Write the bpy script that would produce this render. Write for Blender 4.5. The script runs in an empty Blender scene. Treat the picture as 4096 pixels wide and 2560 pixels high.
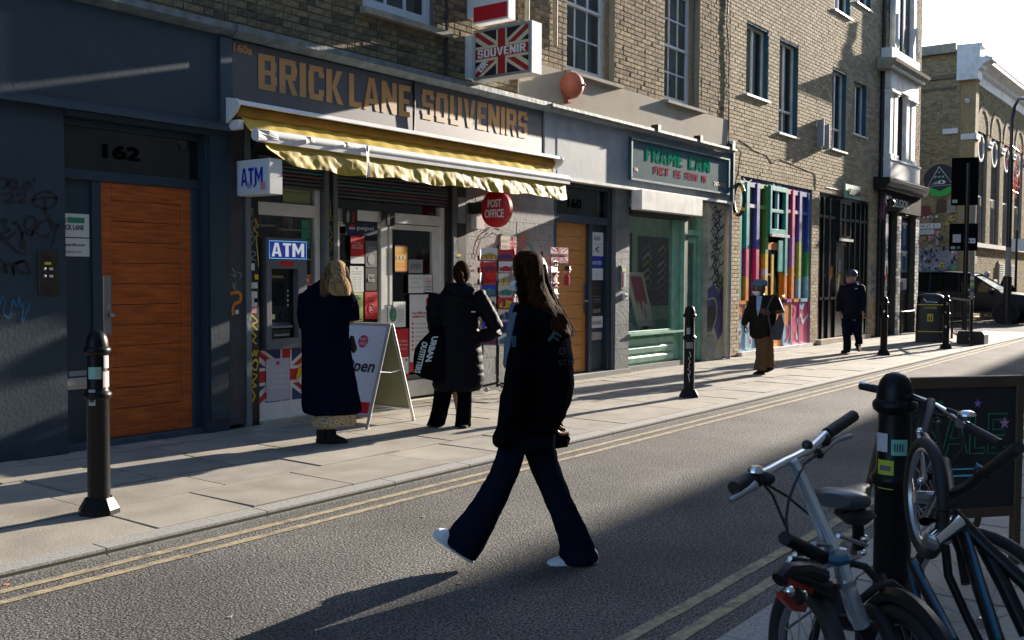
import bpy, bmesh, math, random
from mathutils import Vector, Matrix, noise
random.seed(7)
scn = bpy.context.scene
COL = scn.collection
PI = math.pi
# ------------------------------------------------------------ camera
HC = 1.5
YAW = math.radians(37.1); PITCH = math.radians(-2.44); ROLL = 0.0045
FOC = 3982.0
FW = Vector((math.cos(YAW)*math.cos(PITCH), math.sin(YAW)*math.cos(PITCH), math.sin(PITCH)))
R0 = Vector((math.sin(YAW), -math.cos(YAW), 0)); U0 = R0.cross(FW)
RR = R0*math.cos(ROLL)+U0*math.sin(ROLL); UU = U0*math.cos(ROLL)-R0*math.sin(ROLL)
cd = bpy.data.cameras.new('camera'); cam = bpy.data.objects.new('camera', cd); COL.objects.link(cam)
cd.sensor_width = 36; cd.lens = FOC/4096*36; cd.clip_start = 0.05; cd.clip_end = 2000
mw = Matrix((RR, UU, -FW)).transposed().to_4x4(); mw.translation = Vector((0, 0, HC)); cam.matrix_world = mw
cd.dof.use_dof = True; cd.dof.focus_distance = 9.5; cd.dof.aperture_fstop = 14
scn.camera = cam
# ------------------------------------------------------------ light
SUN_AZ, SUN_EL = 5.2, 15.5      # degrees off the street axis towards the near side, elevation
w = bpy.data.worlds.new("World"); scn.world = w; w.use_nodes = True
nt = w.node_tree; bg = nt.nodes['Background']; sky = nt.nodes.new('ShaderNodeTexSky')
sky.sky_type = 'NISHITA'; sky.sun_disc = False
sky.sun_elevation = math.radians(SUN_EL); sky.sun_rotation = math.radians(90+SUN_AZ)
sky.air_density = 1.0; sky.dust_density = 1.2; sky.ozone_density = 3.5
nt.links.new(sky.outputs[0], bg.inputs[0]); bg.inputs[1].default_value = 0.095
sl = bpy.data.lights.new('sun', 'SUN'); so = bpy.data.objects.new('sun', sl); COL.objects.link(so)
sl.energy = 4.9; sl.angle = math.radians(0.53); sl.color = (1.0, 0.89, 0.75)
sd = Vector((math.cos(math.radians(SUN_EL))*math.cos(math.radians(SUN_AZ)), -math.cos(math.radians(SUN_EL))*math.sin(math.radians(SUN_AZ)), math.sin(math.radians(SUN_EL))))
so.rotation_euler = sd.to_track_quat('Z', 'Y').to_euler(); so.location = (0, 0, 30)
vs = scn.view_settings; vs.view_transform = 'Standard'; vs.look = 'None'; vs.exposure = 1.7; vs.gamma = 1; vs.use_curve_mapping = False
# ------------------------------------------------------------ sight lines (turn a measured direction into a point on a real plane)
ZS = {0: (0, 0, .59058), 1: (0, 0, 1.512), 2: (0, 900, 1.512), 3: (850, 0, 2.16), 4: (1800, 0, 1.89), 5: (900, 600, 2.326), 6: (900, 1150, 2.326), 7: (1500, 700, 2.326), 8: (1500, 1300, 1.512), 9: (2200, 700, 1.7787), 10: (2900, 0, 1.89), 11: (2850, 650, 1.68), 12: (3450, 100, 2.16), 13: (3450, 700, 2.0155), 14: (2850, 1400, 1.3034), 15: (0, 1700, 1.758), 17: (1150, 1000, 1.89), 21: (2900, 1050, 3.024), 22: (3300, 1050, 3.78), 23: (3650, 1000, 3.361), 24: (1850, 950, 2.0155), 25: (1650, 950, 1.68), 26: (2900, 1600, 2.52), 27: (3400, 1450, 2.52), 28: (3050, 2000, 2.3135)}
def ray(z, x, y):
    a = ZS[z]; px = a[0]+x/a[2]; py = a[1]+y/a[2]
    return FW+RR*((px-2048)/FOC)+UU*((1280-py)/FOC)
def W(z, x, y, Y):
    r = ray(z, x, y); t = Y/r.y; return (r.x*t, HC+r.z*t)
def at(z, x, y, d):
    r = ray(z, x, y); return Vector((r.x*d, r.y*d, HC+r.z*d))
def ground(z, x, y, gz=0):
    r = ray(z, x, y); t = (gz-HC)/r.z; return Vector((r.x*t, r.y*t, gz))
# ------------------------------------------------------------ materials
MC = {}
def mat(name, col, rough=.6, metal=0., var=.12, scale=6., bump=0., bscale=60., spec=.5, dirt=0., dirtcol=(.02, .018, .015), stretch=None, coat=0., sheen=0., patch=0.):
    if name in MC: return MC[name]
    m = bpy.data.materials.new(name); m.use_nodes = True; n = m.node_tree; L = n.links
    b = n.nodes['Principled BSDF']; b.inputs['Roughness'].default_value = rough; b.inputs['Metallic'].default_value = metal
    b.inputs['Specular IOR Level'].default_value = spec; b.inputs['Coat Weight'].default_value = coat; b.inputs['Sheen Weight'].default_value = sheen; b.inputs['Sheen Roughness'].default_value = .35; b.inputs['Coat Roughness'].default_value = .5 if coat and rough > .3 else .04
    b.inputs['Base Color'].default_value = (*col, 1)
    MC[name] = m
    if var == 0 and bump == 0 and dirt == 0: return m
    tc = n.nodes.new('ShaderNodeTexCoord'); vec = tc.outputs['Object']
    if stretch:
        mp = n.nodes.new('ShaderNodeMapping'); mp.inputs['Scale'].default_value = stretch; L.new(vec, mp.inputs[0]); vec = mp.outputs[0]
    def nz(s, d=4.):
        t = n.nodes.new('ShaderNodeTexNoise'); t.inputs['Scale'].default_value = s; t.inputs['Detail'].default_value = d; L.new(vec, t.inputs[0]); return t.outputs[0]
    f = nz(scale)
    hs = n.nodes.new('ShaderNodeHueSaturation'); hs.inputs['Color'].default_value = (*col, 1)
    mr = n.nodes.new('ShaderNodeMapRange'); mr.inputs[1].default_value = .3; mr.inputs[2].default_value = .7; mr.inputs[3].default_value = 1-var; mr.inputs[4].default_value = 1+var
    L.new(f, mr.inputs[0]); L.new(mr.outputs[0], hs.inputs['Value']); out = hs.outputs[0]
    if dirt > 0:
        mx = n.nodes.new('ShaderNodeMix'); mx.data_type = 'RGBA'; g = nz(scale*.37+.9, 8)
        m2 = n.nodes.new('ShaderNodeMapRange'); m2.inputs[1].default_value = .48; m2.inputs[2].default_value = .72; m2.inputs[4].default_value = dirt
        L.new(g, m2.inputs[0]); L.new(m2.outputs[0], mx.inputs[0]); L.new(out, mx.inputs[6]); mx.inputs[7].default_value = (*dirtcol, 1); out = mx.outputs[2]
    if patch:
        h2 = n.nodes.new('ShaderNodeHueSaturation'); m3 = n.nodes.new('ShaderNodeMapRange'); m3.inputs[1].default_value = .35; m3.inputs[2].default_value = .65; m3.inputs[3].default_value = 1-patch; m3.inputs[4].default_value = 1+patch*.7
        L.new(nz(.9, 7), m3.inputs[0]); L.new(m3.outputs[0], h2.inputs['Value']); L.new(out, h2.inputs['Color']); out = h2.outputs[0]
    L.new(out, b.inputs['Base Color'])
    rr = n.nodes.new('ShaderNodeMapRange'); rr.inputs[3].default_value = max(0, rough-.08); rr.inputs[4].default_value = min(1, rough+.1); L.new(f, rr.inputs[0]); L.new(rr.outputs[0], b.inputs['Roughness'])
    if bump > 0:
        bp = n.nodes.new('ShaderNodeBump'); bp.inputs['Strength'].default_value = 1; bp.inputs['Distance'].default_value = bump
        L.new(nz(bscale, 3), bp.inputs['Height']); L.new(bp.outputs[0], b.inputs['Normal'])
    return m
def brickmat(name, c1, c2, c3):
    m = bpy.data.materials.new(name); m.use_nodes = True; n = m.node_tree; L = n.links; b = n.nodes['Principled BSDF']; b.inputs['Roughness'].default_value = .9; b.inputs['Specular IOR Level'].default_value = .2
    oi = n.nodes.new('ShaderNodeObjectInfo'); ge = n.nodes.new('ShaderNodeNewGeometry'); ad = n.nodes.new('ShaderNodeMath'); ad.operation = 'ADD'; fr = n.nodes.new('ShaderNodeMath'); fr.operation = 'FRACT'
    L.new(oi.outputs['Random'], ad.inputs[0]); L.new(ge.outputs['Random Per Island'], ad.inputs[1]); L.new(ad.outputs[0], fr.inputs[0])
    cr = n.nodes.new('ShaderNodeValToRGB'); e = cr.color_ramp.elements; e[0].color = (*c1, 1); e[1].color = (*c3, 1); k = e.new(.5); k.color = (*c2, 1); L.new(fr.outputs[0], cr.inputs[0])
    tc = n.nodes.new('ShaderNodeTexCoord'); nz = n.nodes.new('ShaderNodeTexNoise'); nz.inputs['Scale'].default_value = 28; nz.inputs['Detail'].default_value = 6; L.new(tc.outputs['Object'], nz.inputs[0])
    hs = n.nodes.new('ShaderNodeHueSaturation'); mr = n.nodes.new('ShaderNodeMapRange'); mr.inputs[1].default_value = .3; mr.inputs[2].default_value = .7; mr.inputs[3].default_value = .62; mr.inputs[4].default_value = 1.3
    L.new(nz.outputs[0], mr.inputs[0]); L.new(mr.outputs[0], hs.inputs['Value']); L.new(cr.outputs[0], hs.inputs['Color']); L.new(hs.outputs[0], b.inputs['Base Color'])
    bp = n.nodes.new('ShaderNodeBump'); bp.inputs['Distance'].default_value = .012; n2 = n.nodes.new('ShaderNodeTexNoise'); n2.inputs['Scale'].default_value = 70; n2.inputs['Detail'].default_value = 4; L.new(tc.outputs['Object'], n2.inputs[0]); L.new(n2.outputs[0], bp.inputs['Height']); L.new(bp.outputs[0], b.inputs['Normal'])
    MC[name] = m; return m
def glass(name, tint=(.55, .6, .58), rough=.02, mixv=None):
    m = bpy.data.materials.new(name); m.use_nodes = True; n = m.node_tree; L = n.links; n.nodes.remove(n.nodes['Principled BSDF']); o = n.nodes['Material Output']
    t = n.nodes.new('ShaderNodeBsdfTransparent'); t.inputs[0].default_value = (*tint, 1); g = n.nodes.new('ShaderNodeBsdfGlossy'); g.inputs['Roughness'].default_value = rough
    lw = n.nodes.new('ShaderNodeLayerWeight'); p5 = n.nodes.new('ShaderNodeMath'); p5.operation = 'POWER'; p5.inputs[1].default_value = 4.5; f = n.nodes.new('ShaderNodeMath'); f.operation = 'MULTIPLY_ADD'; f.inputs[1].default_value = .9; f.inputs[2].default_value = .05; L.new(lw.outputs['Facing'], p5.inputs[0]); L.new(p5.outputs[0], f.inputs[0])
    lw.inputs[0].default_value = .5; mx = n.nodes.new('ShaderNodeMixShader'); L.new(f.outputs[0], mx.inputs[0]); L.new(t.outputs[0], mx.inputs[1]); L.new(g.outputs[0], mx.inputs[2]); L.new(mx.outputs[0], o.inputs[0]); MC[name] = m; return m
def emis(name, col, s):
    m = bpy.data.materials.new(name); m.use_nodes = True; b = m.node_tree.nodes['Principled BSDF']; b.inputs['Base Color'].default_value = (*col, 1); b.inputs['Emission Color'].default_value = (*col, 1); b.inputs['Emission Strength'].default_value = s; MC[name] = m; return m
# ------------------------------------------------------------ mesh builder
class MB:
    def __init__(s): s.v = []; s.f = []
    def add(s, vs, fs):
        o = len(s.v); s.v += [tuple(v) for v in vs]; s.f += [tuple(i+o for i in f) for f in fs]; return s
    def box(s, x0, x1, y0, y1, z0, z1):
        if x0 > x1: x0, x1 = x1, x0
        if y0 > y1: y0, y1 = y1, y0
        if z0 > z1: z0, z1 = z1, z0
        return s.add([(x0, y0, z0), (x1, y0, z0), (x1, y1, z0), (x0, y1, z0), (x0, y0, z1), (x1, y0, z1), (x1, y1, z1), (x0, y1, z1)],
                     [(0, 3, 2, 1), (4, 5, 6, 7), (0, 1, 5, 4), (1, 2, 6, 5), (2, 3, 7, 6), (3, 0, 4, 7)])
    def quad(s, a, b, c, d): return s.add([a, b, c, d], [(0, 1, 2, 3)])
    def tube(s, pts, r, n=8, caps=True):
        pts = [Vector(p) for p in pts]; rs = r if isinstance(r, (list, tuple)) else [r]*len(pts)
        up = None; o = len(s.v); k = len(pts)
        for i, p in enumerate(pts):
            d = (pts[min(i+1, k-1)]-pts[max(i-1, 0)]).normalized()
            if up is None:
                a = Vector((0, 0, 1)) if abs(d.z) < .9 else Vector((1, 0, 0)); u = d.cross(a).normalized()
            else: u = (up-d*up.dot(d)).normalized()
            up = u; q = d.cross(u)
            for j in range(n):
                t = 2*PI*j/n; s.v.append(tuple(p+(u*math.cos(t)+q*math.sin(t))*rs[i]))
        for i in range(k-1):
            for j in range(n):
                a = o+i*n+j; b = o+i*n+(j+1) % n; s.f.append((a, b, b+n, a+n))
        if caps: s.f.append(tuple(o+j for j in reversed(range(n)))); s.f.append(tuple(o+(k-1)*n+j for j in range(n)))
        return s
    def lathe(s, prof, c=(0, 0, 0), n=20, axis='z'):
        o = len(s.v); k = len(prof)
        for r, z in prof:
            for j in range(n):
                t = 2*PI*j/n; a, b = r*math.cos(t), r*math.sin(t)
                s.v.append((c[0]+a, c[1]+b, c[2]+z) if axis == 'z' else ((c[0]+z, c[1]+a, c[2]+b) if axis == 'x' else (c[0]+a, c[1]+z, c[2]+b)))
        for i in range(k-1):
            for j in range(n):
                a = o+i*n+j; b = o+i*n+(j+1) % n; s.f.append((a, b, b+n, a+n))
        s.f.append(tuple(o+j for j in reversed(range(n)))); s.f.append(tuple(o+(k-1)*n+j for j in range(n)))
        return s
    def prism(s, poly, h, ax='y', at0=0.):
        """poly of 2D points extruded from at0 by h along ax"""
        k = len(poly)
        def P(a, b, c): return {'y': (a, c, b), 'x': (c, a, b), 'z': (a, b, c)}[ax]
        vs = [P(a, b, at0) for a, b in poly]+[P(a, b, at0+h) for a, b in poly]
        return s.add(vs, [tuple(range(k)), tuple(range(2*k-1, k-1, -1))]+[(i, i+k, (i+1) % k+k, (i+1) % k) for i in range(k)])
    def loft(s, rings, n=20, p=2.0):
        """rings: (centre, u, v) half-axis vectors; closed ends"""
        o = len(s.v)
        for c, u, v in rings:
            c = Vector(c); u = Vector(u); v = Vector(v)
            for j in range(n):
                t = 2*PI*j/n; ct, st = math.cos(t), math.sin(t)
                q = c+u*(abs(ct)**(2/p)*(1 if ct >= 0 else -1))+v*(abs(st)**(2/p)*(1 if st >= 0 else -1)); s.v.append(tuple(q))
        k = len(rings)
        for i in range(k-1):
            for j in range(n):
                a = o+i*n+j; b = o+i*n+(j+1) % n; s.f.append((a, b, b+n, a+n))
        s.f.append(tuple(o+j for j in reversed(range(n)))); s.f.append(tuple(o+(k-1)*n+j for j in range(n)))
        return s
    def ball(s, c, rx, ry=None, rz=None, n=12):
        ry = ry or rx; rz = rz or rx; c = Vector(c); o = len(s.v); m = max(6, n*2//3)
        for i in range(m+1):
            ph = PI*(.02+.96*i/m)
            for j in range(n):
                t = 2*PI*j/n; s.v.append((c.x+rx*math.sin(ph)*math.cos(t), c.y+ry*math.sin(ph)*math.sin(t), c.z-rz*math.cos(ph)))
        for i in range(m):
            for j in range(n):
                a = o+i*n+j; b = o+i*n+(j+1) % n; s.f.append((a, b, b+n, a+n))
        s.f.append(tuple(o+j for j in reversed(range(n)))); s.f.append(tuple(o+m*n+j for j in range(n)))
        return s
    def limb(s, pts, rs, n=12):
        s.tube(pts, rs, n)
        for p, r in ((pts[0], rs[0]), (pts[-1], rs[-1])): s.ball(p, r, n=10)
        return s
    def ribbon(s, pts, wd, nrm=(0, -1, 0)):
        nrm = Vector(nrm); pts = [Vector(p) for p in pts]; o = len(s.v); k = len(pts)
        for i, p in enumerate(pts):
            d = (pts[min(i+1, k-1)]-pts[max(i-1, 0)]); sde = d.cross(nrm).normalized()*wd/2*(.7+.6*random.random())
            s.v += [tuple(p-sde), tuple(p+sde)]
        for i in range(k-1): s.f.append((o+2*i, o+2*i+1, o+2*i+3, o+2*i+2))
        return s
    def mesh(s, name, m, org=(0, 0, 0), smooth=False):
        me = bpy.data.meshes.new(name); me.from_pydata([(v[0]-org[0], v[1]-org[1], v[2]-org[2]) for v in s.v], [], s.f)
        if m: me.materials.append(m if not isinstance(m, str) else MC[m])
        if smooth:
            me.shade_smooth()
            try: me.set_sharp_from_angle(angle=math.radians(40))
            except Exception: pass
        return me
ORG = {}
def org(o): return ORG.get(o.name, (0, 0, 0)) if o else (0, 0, 0)
def tag(o, label=None, cat=None, group=None, kind=None):
    if label: o['label'] = label
    if cat: o['category'] = cat
    if group: o['group'] = group
    if kind: o['kind'] = kind
    return o
def thing(name, label, cat, loc=(0, 0, 0), rz=0, group=None, local=False):
    o = bpy.data.objects.new(name, None); COL.objects.link(o); o.location = loc; o.rotation_euler = (0, 0, rz); o.empty_display_size = .2
    ORG[o.name] = (0, 0, 0) if (local or rz) else tuple(loc)
    return tag(o, label, cat, group)
def bevel(me, wd, seg=1):
    bm = bmesh.new(); bm.from_mesh(me); bmesh.ops.recalc_face_normals(bm, faces=bm.faces)
    bmesh.ops.bevel(bm, geom=[e for e in bm.edges if e.is_manifold and e.calc_face_angle(0) > .5], offset=wd, segments=seg, affect='EDGES', clamp_overlap=True); bm.to_mesh(me); bm.free()
def part(name, mb, m, parent, smooth=False, label=None, kind=None, bev=0):
    g = org(parent); me = mb.mesh(name, m, g, smooth)
    if bev: bevel(me, bev)
    o = bpy.data.objects.new(name, me); COL.objects.link(o); o.parent = parent; ORG[o.name] = g
    if label: o['label'] = label
    if kind: o['kind'] = kind
    return o
def solo(name, mb, m, label, cat, group=None, smooth=False, bev=0, loc=None):
    xs = [v[0] for v in mb.v]; ys = [v[1] for v in mb.v]; zs = [v[2] for v in mb.v]
    g = loc or ((min(xs)+max(xs))/2, (min(ys)+max(ys))/2, min(zs)); me = mb.mesh(name, m, g, smooth)
    if bev: bevel(me, bev)
    o = bpy.data.objects.new(name, me); COL.objects.link(o); o.location = g; ORG[o.name] = g
    return tag(o, label, cat, group)
def struct(name, mb, m, parent=None, kind='structure', smooth=False):
    me = mb.mesh(name, m, (0, 0, 0), smooth); o = bpy.data.objects.new(name, me); COL.objects.link(o)
    if parent: o.parent = parent
    else: o['kind'] = kind
    return o
def copy_tree(o, loc=None, rz=None, label=None, parent=None, rename=None):
    c = o.copy(); COL.objects.link(c); ORG[c.name] = org(o)
    if parent: c.parent = parent
    if loc is not None: c.location = loc
    if rz is not None: c.rotation_euler = (0, 0, rz)
    if label: c['label'] = label
    for ch in list(o.children): copy_tree(ch, parent=c)
    return c
def box1(name, x0, x1, y0, y1, z0, z1, m, parent, bev=0, label=None): return part(name, MB().box(x0, x1, y0, y1, z0, z1), m, parent, bev=bev, label=label)
# ---- lettering: fits exactly to a width and height, laid on a plane
TXT = {}
def text(s, origin, wd, ht, m, parent, right=(1, 0, 0), up=(0, 0, 1), bold=.0, depth=.0, name='lettering', off=.003, shear=0., space=1., arch=None):
    right = Vector(right).normalized(); up = Vector(up).normalized(); nrm = right.cross(up)
    b0 = bold; bold = min(bold, .01)*.6; key = (s, bold, depth > 0, shear)
    if key not in TXT:
        cu = bpy.data.curves.new('t', 'FONT'); cu.body = s; cu.offset = 0; cu.shear = shear; cu.resolution_u = 3
        cu.extrude = .05 if depth > 0 else 0; cu.space_character = space
        ob = bpy.data.objects.new('t', cu); COL.objects.link(ob); dg = bpy.context.evaluated_depsgraph_get()
        me = bpy.data.meshes.new_from_object(ob.evaluated_get(dg)); TXT[key] = ([v.co.copy() for v in me.vertices], [tuple(p.vertices) for p in me.polygons])
        bpy.data.objects.remove(ob); bpy.data.meshes.remove(me)
    vs, fs = TXT[key]
    x0 = min(v.x for v in vs); x1 = max(v.x for v in vs); y0 = min(v.y for v in vs); y1 = max(v.y for v in vs)
    o = Vector(origin); e = min(b0*ht*1.05, wd*.035); sx = (wd-2*e)/max(1e-6, x1-x0); sy = (ht-2*e)/max(1e-6, y1-y0); b = MB()
    for i, (ex, ey) in enumerate(((0, 0),) if not e else ((-1, -.9), (1, .9), (-1, .9), (1, -.9), (0, 0), (-1, 0), (1, 0))):
        b.add([o+right*((v.x-x0)*sx+e+ex*e)+up*((v.y-y0)*sy+e+ey*e)+nrm*(off+.0003*i+(v.z*10*depth+depth/2 if depth else 0)) for v in vs], fs)
    return part(name, b, m, parent)
def ntext(s, x, z, wd, ht, Y, m, parent, **k): return text(s, (x, Y, z), wd, ht, m, parent, **k)       # on a wall facing the street
def stext(s, X, y, z, wd, ht, m, parent, **k): return text(s, (X, y, z), wd, ht, m, parent, right=(0, -1, 0), **k)  # on a sign facing down the street
# ---- squared block lettering cut from flat pieces
def _r(a, b, c, d): return [(a, b), (c, b), (c, d), (a, d)]
_s, _h = .34, .17
_top, _bot = _r(.07, 1-_h, .93, 1), _r(.07, 0, .93, _h)
GL = {'B': (.8, [_r(0, 0, _s, 1), _r(_s, 1-_h, .9, 1), _r(_s, .43, .93, .57), _r(_s, 0, .93, _h), _r(.66, .57, .97, 1-_h), _r(.66, _h, 1, .43)]),
      'R': (.8, [_r(0, 0, _s, 1), _r(_s, 1-_h, .92, 1), _r(_s, .42, .92, .57), _r(.66, .57, 1, 1-_h), [(.44, .42), (.72, .42), (1.04, 0), (.68, 0)]]),
      'P': (.75, [_r(0, 0, _s, 1), _r(_s, 1-_h, .92, 1), _r(_s, .42, .92, .57), _r(.66, .57, 1, 1-_h)]), 'I': (.3, [_r(0, 0, 1, 1)]),
      'C': (.75, [_r(0, _h, _s, 1-_h), _top, _bot, _r(.66, .68, 1, 1-_h), _r(.66, _h, 1, .32)]),
      'K': (.82, [_r(0, 0, _s, 1), [(_s, .5), (.62, 1), (.98, 1), (.6, .5)], [(_s, .5), (.6, .5), (1.03, 0), (.66, 0)]]), 'L': (.66, [_r(0, _h, .4, 1), _r(0, 0, 1, _h)]),
      'A': (.86, [[(0, 0), (.28, 0), (.5, .8), (.5, 1), (.32, 1)], [(.5, 1), (.5, .8), (.72, 0), (1, 0), (.68, 1)], [(.335, .2), (.665, .2), (.62, .36), (.38, .36)]]),
      'N': (.85, [_r(0, 0, .3, 1), _r(.7, 0, 1, 1), [(.3, 1), (.3, .5), (.7, 0), (.7, .5)]]), 'E': (.7, [_r(0, 0, .4, 1), _r(.4, 1-_h, 1, 1), _r(.4, .42, .88, .57), _r(.4, 0, 1, _h)]),
      'F': (.7, [_r(0, 0, .4, 1), _r(.4, 1-_h, 1, 1), _r(.4, .42, .88, .57)]), 'S': (.78, [_top, _r(0, .57, _s, 1-_h), _r(.05, .42, .95, .57), _r(.66, _h, 1, .42), _bot, _r(.66, .7, 1, 1-_h), _r(0, _h, _s, .3)]),
      'O': (.82, [_r(0, _h, _s, 1-_h), _r(1-_s, _h, 1, 1-_h), _top, _bot]), 'U': (.82, [_r(0, _h, _s, 1), _r(1-_s, _h, 1, 1), _bot]), 'T': (.72, [_r(0, 1-_h, 1, 1), _r(.3, 0, .7, 1-_h)]),
      'V': (.86, [[(0, 1), (.31, 1), (.5, .25), (.5, 0), (.34, 0)], [(1, 1), (.66, 0), (.5, 0), (.5, .25), (.69, 1)]]), 'M': (1.05, [_r(0, 0, .25, 1), _r(.75, 0, 1, 1), [(.25, 1), (.25, .6), (.5, .15), (.5, .5)], [(.75, 1), (.5, .5), (.5, .15), (.75, .6)]]), ' ': (.4, [])}
def btext(s_, origin, wd, ht, m, parent, right=(1, 0, 0), up=(0, 0, 1), off=.004, gap=.11, thin=1.):
    right = Vector(right).normalized(); up = Vector(up).normalized(); nrm = right.cross(up); o = Vector(origin); tot = sum(GL[c][0] for c in s_)+gap*(len(s_)-1); k = wd/tot; x = 0
    for c in s_:
        w_, P = GL[c]; b = MB()
        for q in P: b.add([o+right*(x+a*w_)*k+up*z*ht+nrm*off for a, z in q], [tuple(range(len(q)))])
        if P: part('letter', b, m, parent)
        x += w_+gap
# ---- organic skins: join volumes, then one continuous surface
def skin(mb, vox=.012, sm=3, name='x', m=None, parent=None, disp=0., dscale=6., seed=0, label=None, stretch=(1, 1, 1)):
    me = mb.mesh('tmp', None); ob = bpy.data.objects.new('tmp', me); COL.objects.link(ob)
    rm = ob.modifiers.new('r', 'REMESH'); rm.mode = 'VOXEL'; rm.voxel_size = vox; rm.use_smooth_shade = True
    if sm: s = ob.modifiers.new('s', 'SMOOTH'); s.iterations = sm; s.factor = .5
    dg = bpy.context.evaluated_depsgraph_get(); dg.update(); m2 = bpy.data.meshes.new_from_object(ob.evaluated_get(dg)); bpy.data.objects.remove(ob); bpy.data.meshes.remove(me)
    if disp:
        nn = [v.normal.copy() for v in m2.vertices]
        for v, q in zip(m2.vertices, nn):
            c = v.co; d = noise.noise(Vector((c.x*dscale*stretch[0]+seed, c.y*dscale*stretch[1], c.z*dscale*stretch[2])))
            d = (1-abs(d)*2.2)*.6+noise.noise(c*dscale*2.7)*.4; v.co = c+q*(disp*d)
    m2.name = name; m2.materials.clear(); m2.materials.append(MC[m] if isinstance(m, str) else m); m2.shade_smooth()
    o = bpy.data.objects.new(name, m2); COL.objects.link(o); o.parent = parent
    if label: o['label'] = label
    return o
# ------------------------------------------------------------ palette
mat('asphalt', (.105, .10, .094), .85, var=1.3, scale=78, bump=.016, bscale=85, spec=.35, patch=.28)
mat('yorkstone', (.30, .272, .228), .75, patch=.12, var=.12, scale=3, bump=.0018, bscale=60, dirt=.55, dirtcol=(.15, .135, .11))
mat('yorkstone_grey', (.265, .245, .21), .75, var=.15, scale=4, bump=.0015, bscale=60, dirt=.3, dirtcol=(.12, .11, .1))
mat('granite', (.3, .29, .27), .8, var=.35, scale=90, bump=.002, bscale=120, dirt=.3)
mat('joint', (.07, .062, .05), .95)
mat('yellow_paint', (.33, .27, .165), .8, var=.3, scale=34, bump=.003, bscale=160, dirt=1., dirtcol=(.13, .115, .09))
mat('slate_paint', (.017, .038, .058), .5, sheen=.03, var=.12, scale=3, bump=.0015, bscale=35)
mat('slate_trim', (.045, .07, .10), .32, var=.1)
mat('lead', (.13, .17, .19), .5, var=.35, scale=9, bump=.004, bscale=14, dirt=.4)
mat('navy_board', (.007, .007, .022), .5, sheen=.1, spec=1., coat=.9, var=.05)
mat('gold_letter', (.48, .24, .06), .55, var=0, sheen=.05, coat=.8)
mat('black', (.012, .012, .013), .5, var=0)
mat('black_gloss', (.01, .01, .012), .22, var=0)
mat('white_metal', (.72, .72, .71), .38, var=.06)
mat('white_upvc', (.74, .72, .68), .4, var=.12, scale=5, dirt=.15, dirtcol=(.25, .22, .18))
mat('steel', (.42, .43, .45), .32, .9, var=.1)
mat('alu', (.66, .67, .68), .35, .85, var=.05)
mat('chrome', (.75, .77, .8), .14, 1., var=0)
mat('timber_door', (.42, .085, .007), .45, var=.42, scale=4, stretch=(1, 1, 12), bump=.001, bscale=30, dirt=.35, dirtcol=(.16, .03, .004))
mat('timber_light', (.56, .24, .055), .5, var=.16, scale=5, stretch=(1, 1, 14))
mat('render', (.46, .40, .31), .85, var=.1, scale=2, bump=.002, bscale=50, dirt=.4, dirtcol=(.22, .19, .14))
mat('pier_paint', (.27, .275, .275), .6, var=.15, scale=5, bump=.003, bscale=26, dirt=.25, dirtcol=(.2, .2, .2))
mat('charcoal_paint', (.05, .055, .062), .5, var=.2, scale=6, bump=.004, bscale=30)
mat('grey_fascia', (.23, .27, .31), .6, sheen=.14, spec=.7, var=.2, scale=3, bump=.001, bscale=12)
mat('grey_pil', (.15, .17, .18), .45, var=.15, scale=6, bump=.004, bscale=28)
mat('awning', (.47, .33, .035), .55, var=.18, scale=5, bump=.003, bscale=9, dirt=.3, dirtcol=(.2, .15, .04))
mat('awning_shaded', (.22, .115, .008), .6, var=.2)  # awning cloth with the shade under the cover put into its colour
mat('stone', (.32, .29, .23), .8, var=.2, scale=8, bump=.003, bscale=40, dirt=.6, dirtcol=(.1, .09, .06))
mat('white_stucco', (.74, .73, .70), .6, var=.08, scale=5, dirt=.45, dirtcol=(.32, .28, .22))
mat('sash_paint', (.62, .65, .68), .45, var=.05)
mat('mortar', (.30, .27, .21), .95, var=.1)
mat('mortar_dark', (.13, .12, .1), .95, var=.15)
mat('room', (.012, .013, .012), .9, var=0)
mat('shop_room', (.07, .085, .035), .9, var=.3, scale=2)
mat('teal_trim', (.02, .09, .12), .35, var=.1)
mat('mint', (.22, .44, .33), .5, var=.18, scale=6, dirt=.2)
mat('green_room', (.5, .9, .65), .7, var=.2)
mat('paper', (.72, .72, .70), .7, var=0)
mat('paper_grey', (.3, .3, .31), .6, var=0)
mat('paper_lilac', (.50, .47, .54), .6, var=0)
mat('red', (.55, .012, .018), .4, var=0)
mat('deep_red', (.30, .01, .012), .45, var=0)
mat('post_pink', (.55, .02, .09), .4, var=0)
mat('blue', (.015, .03, .42), .4, var=0)
mat('flag_blue', (.02, .03, .16), .5, var=0)
mat('navy', (.008, .02, .06), .4, var=0)
mat('green_sticker', (.02, .28, .13), .4, var=0)
mat('lime_paper', (.55, .62, .22), .6, var=0)
mat('orange', (.75, .2, .015), .5, var=0)
mat('amber', (.75, .38, .02), .5, var=0)
mat('yellow', (.75, .6, .02), .5, var=0)
mat('cream', (.62, .55, .38), .6, var=0)
mat('dark_text', (.02, .02, .03), .6, var=0)
mat('grey_text', (.12, .12, .13), .6, var=0)
mat('graff_yellow', (.65, .5, .02), .5, var=0)
mat('graff_blue', (.02, .12, .25), .6, var=0)
mat('pinkish', (.6, .25, .3), .6, var=0)
mat('wood_dark', (.08, .045, .025), .5, var=.2)
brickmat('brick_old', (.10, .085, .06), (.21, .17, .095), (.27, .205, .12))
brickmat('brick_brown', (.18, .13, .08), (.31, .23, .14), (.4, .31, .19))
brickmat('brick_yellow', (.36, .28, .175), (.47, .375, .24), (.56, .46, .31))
brickmat('brick_dark', (.09, .08, .065), (.14, .12, .09), (.2, .165, .11))
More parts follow.
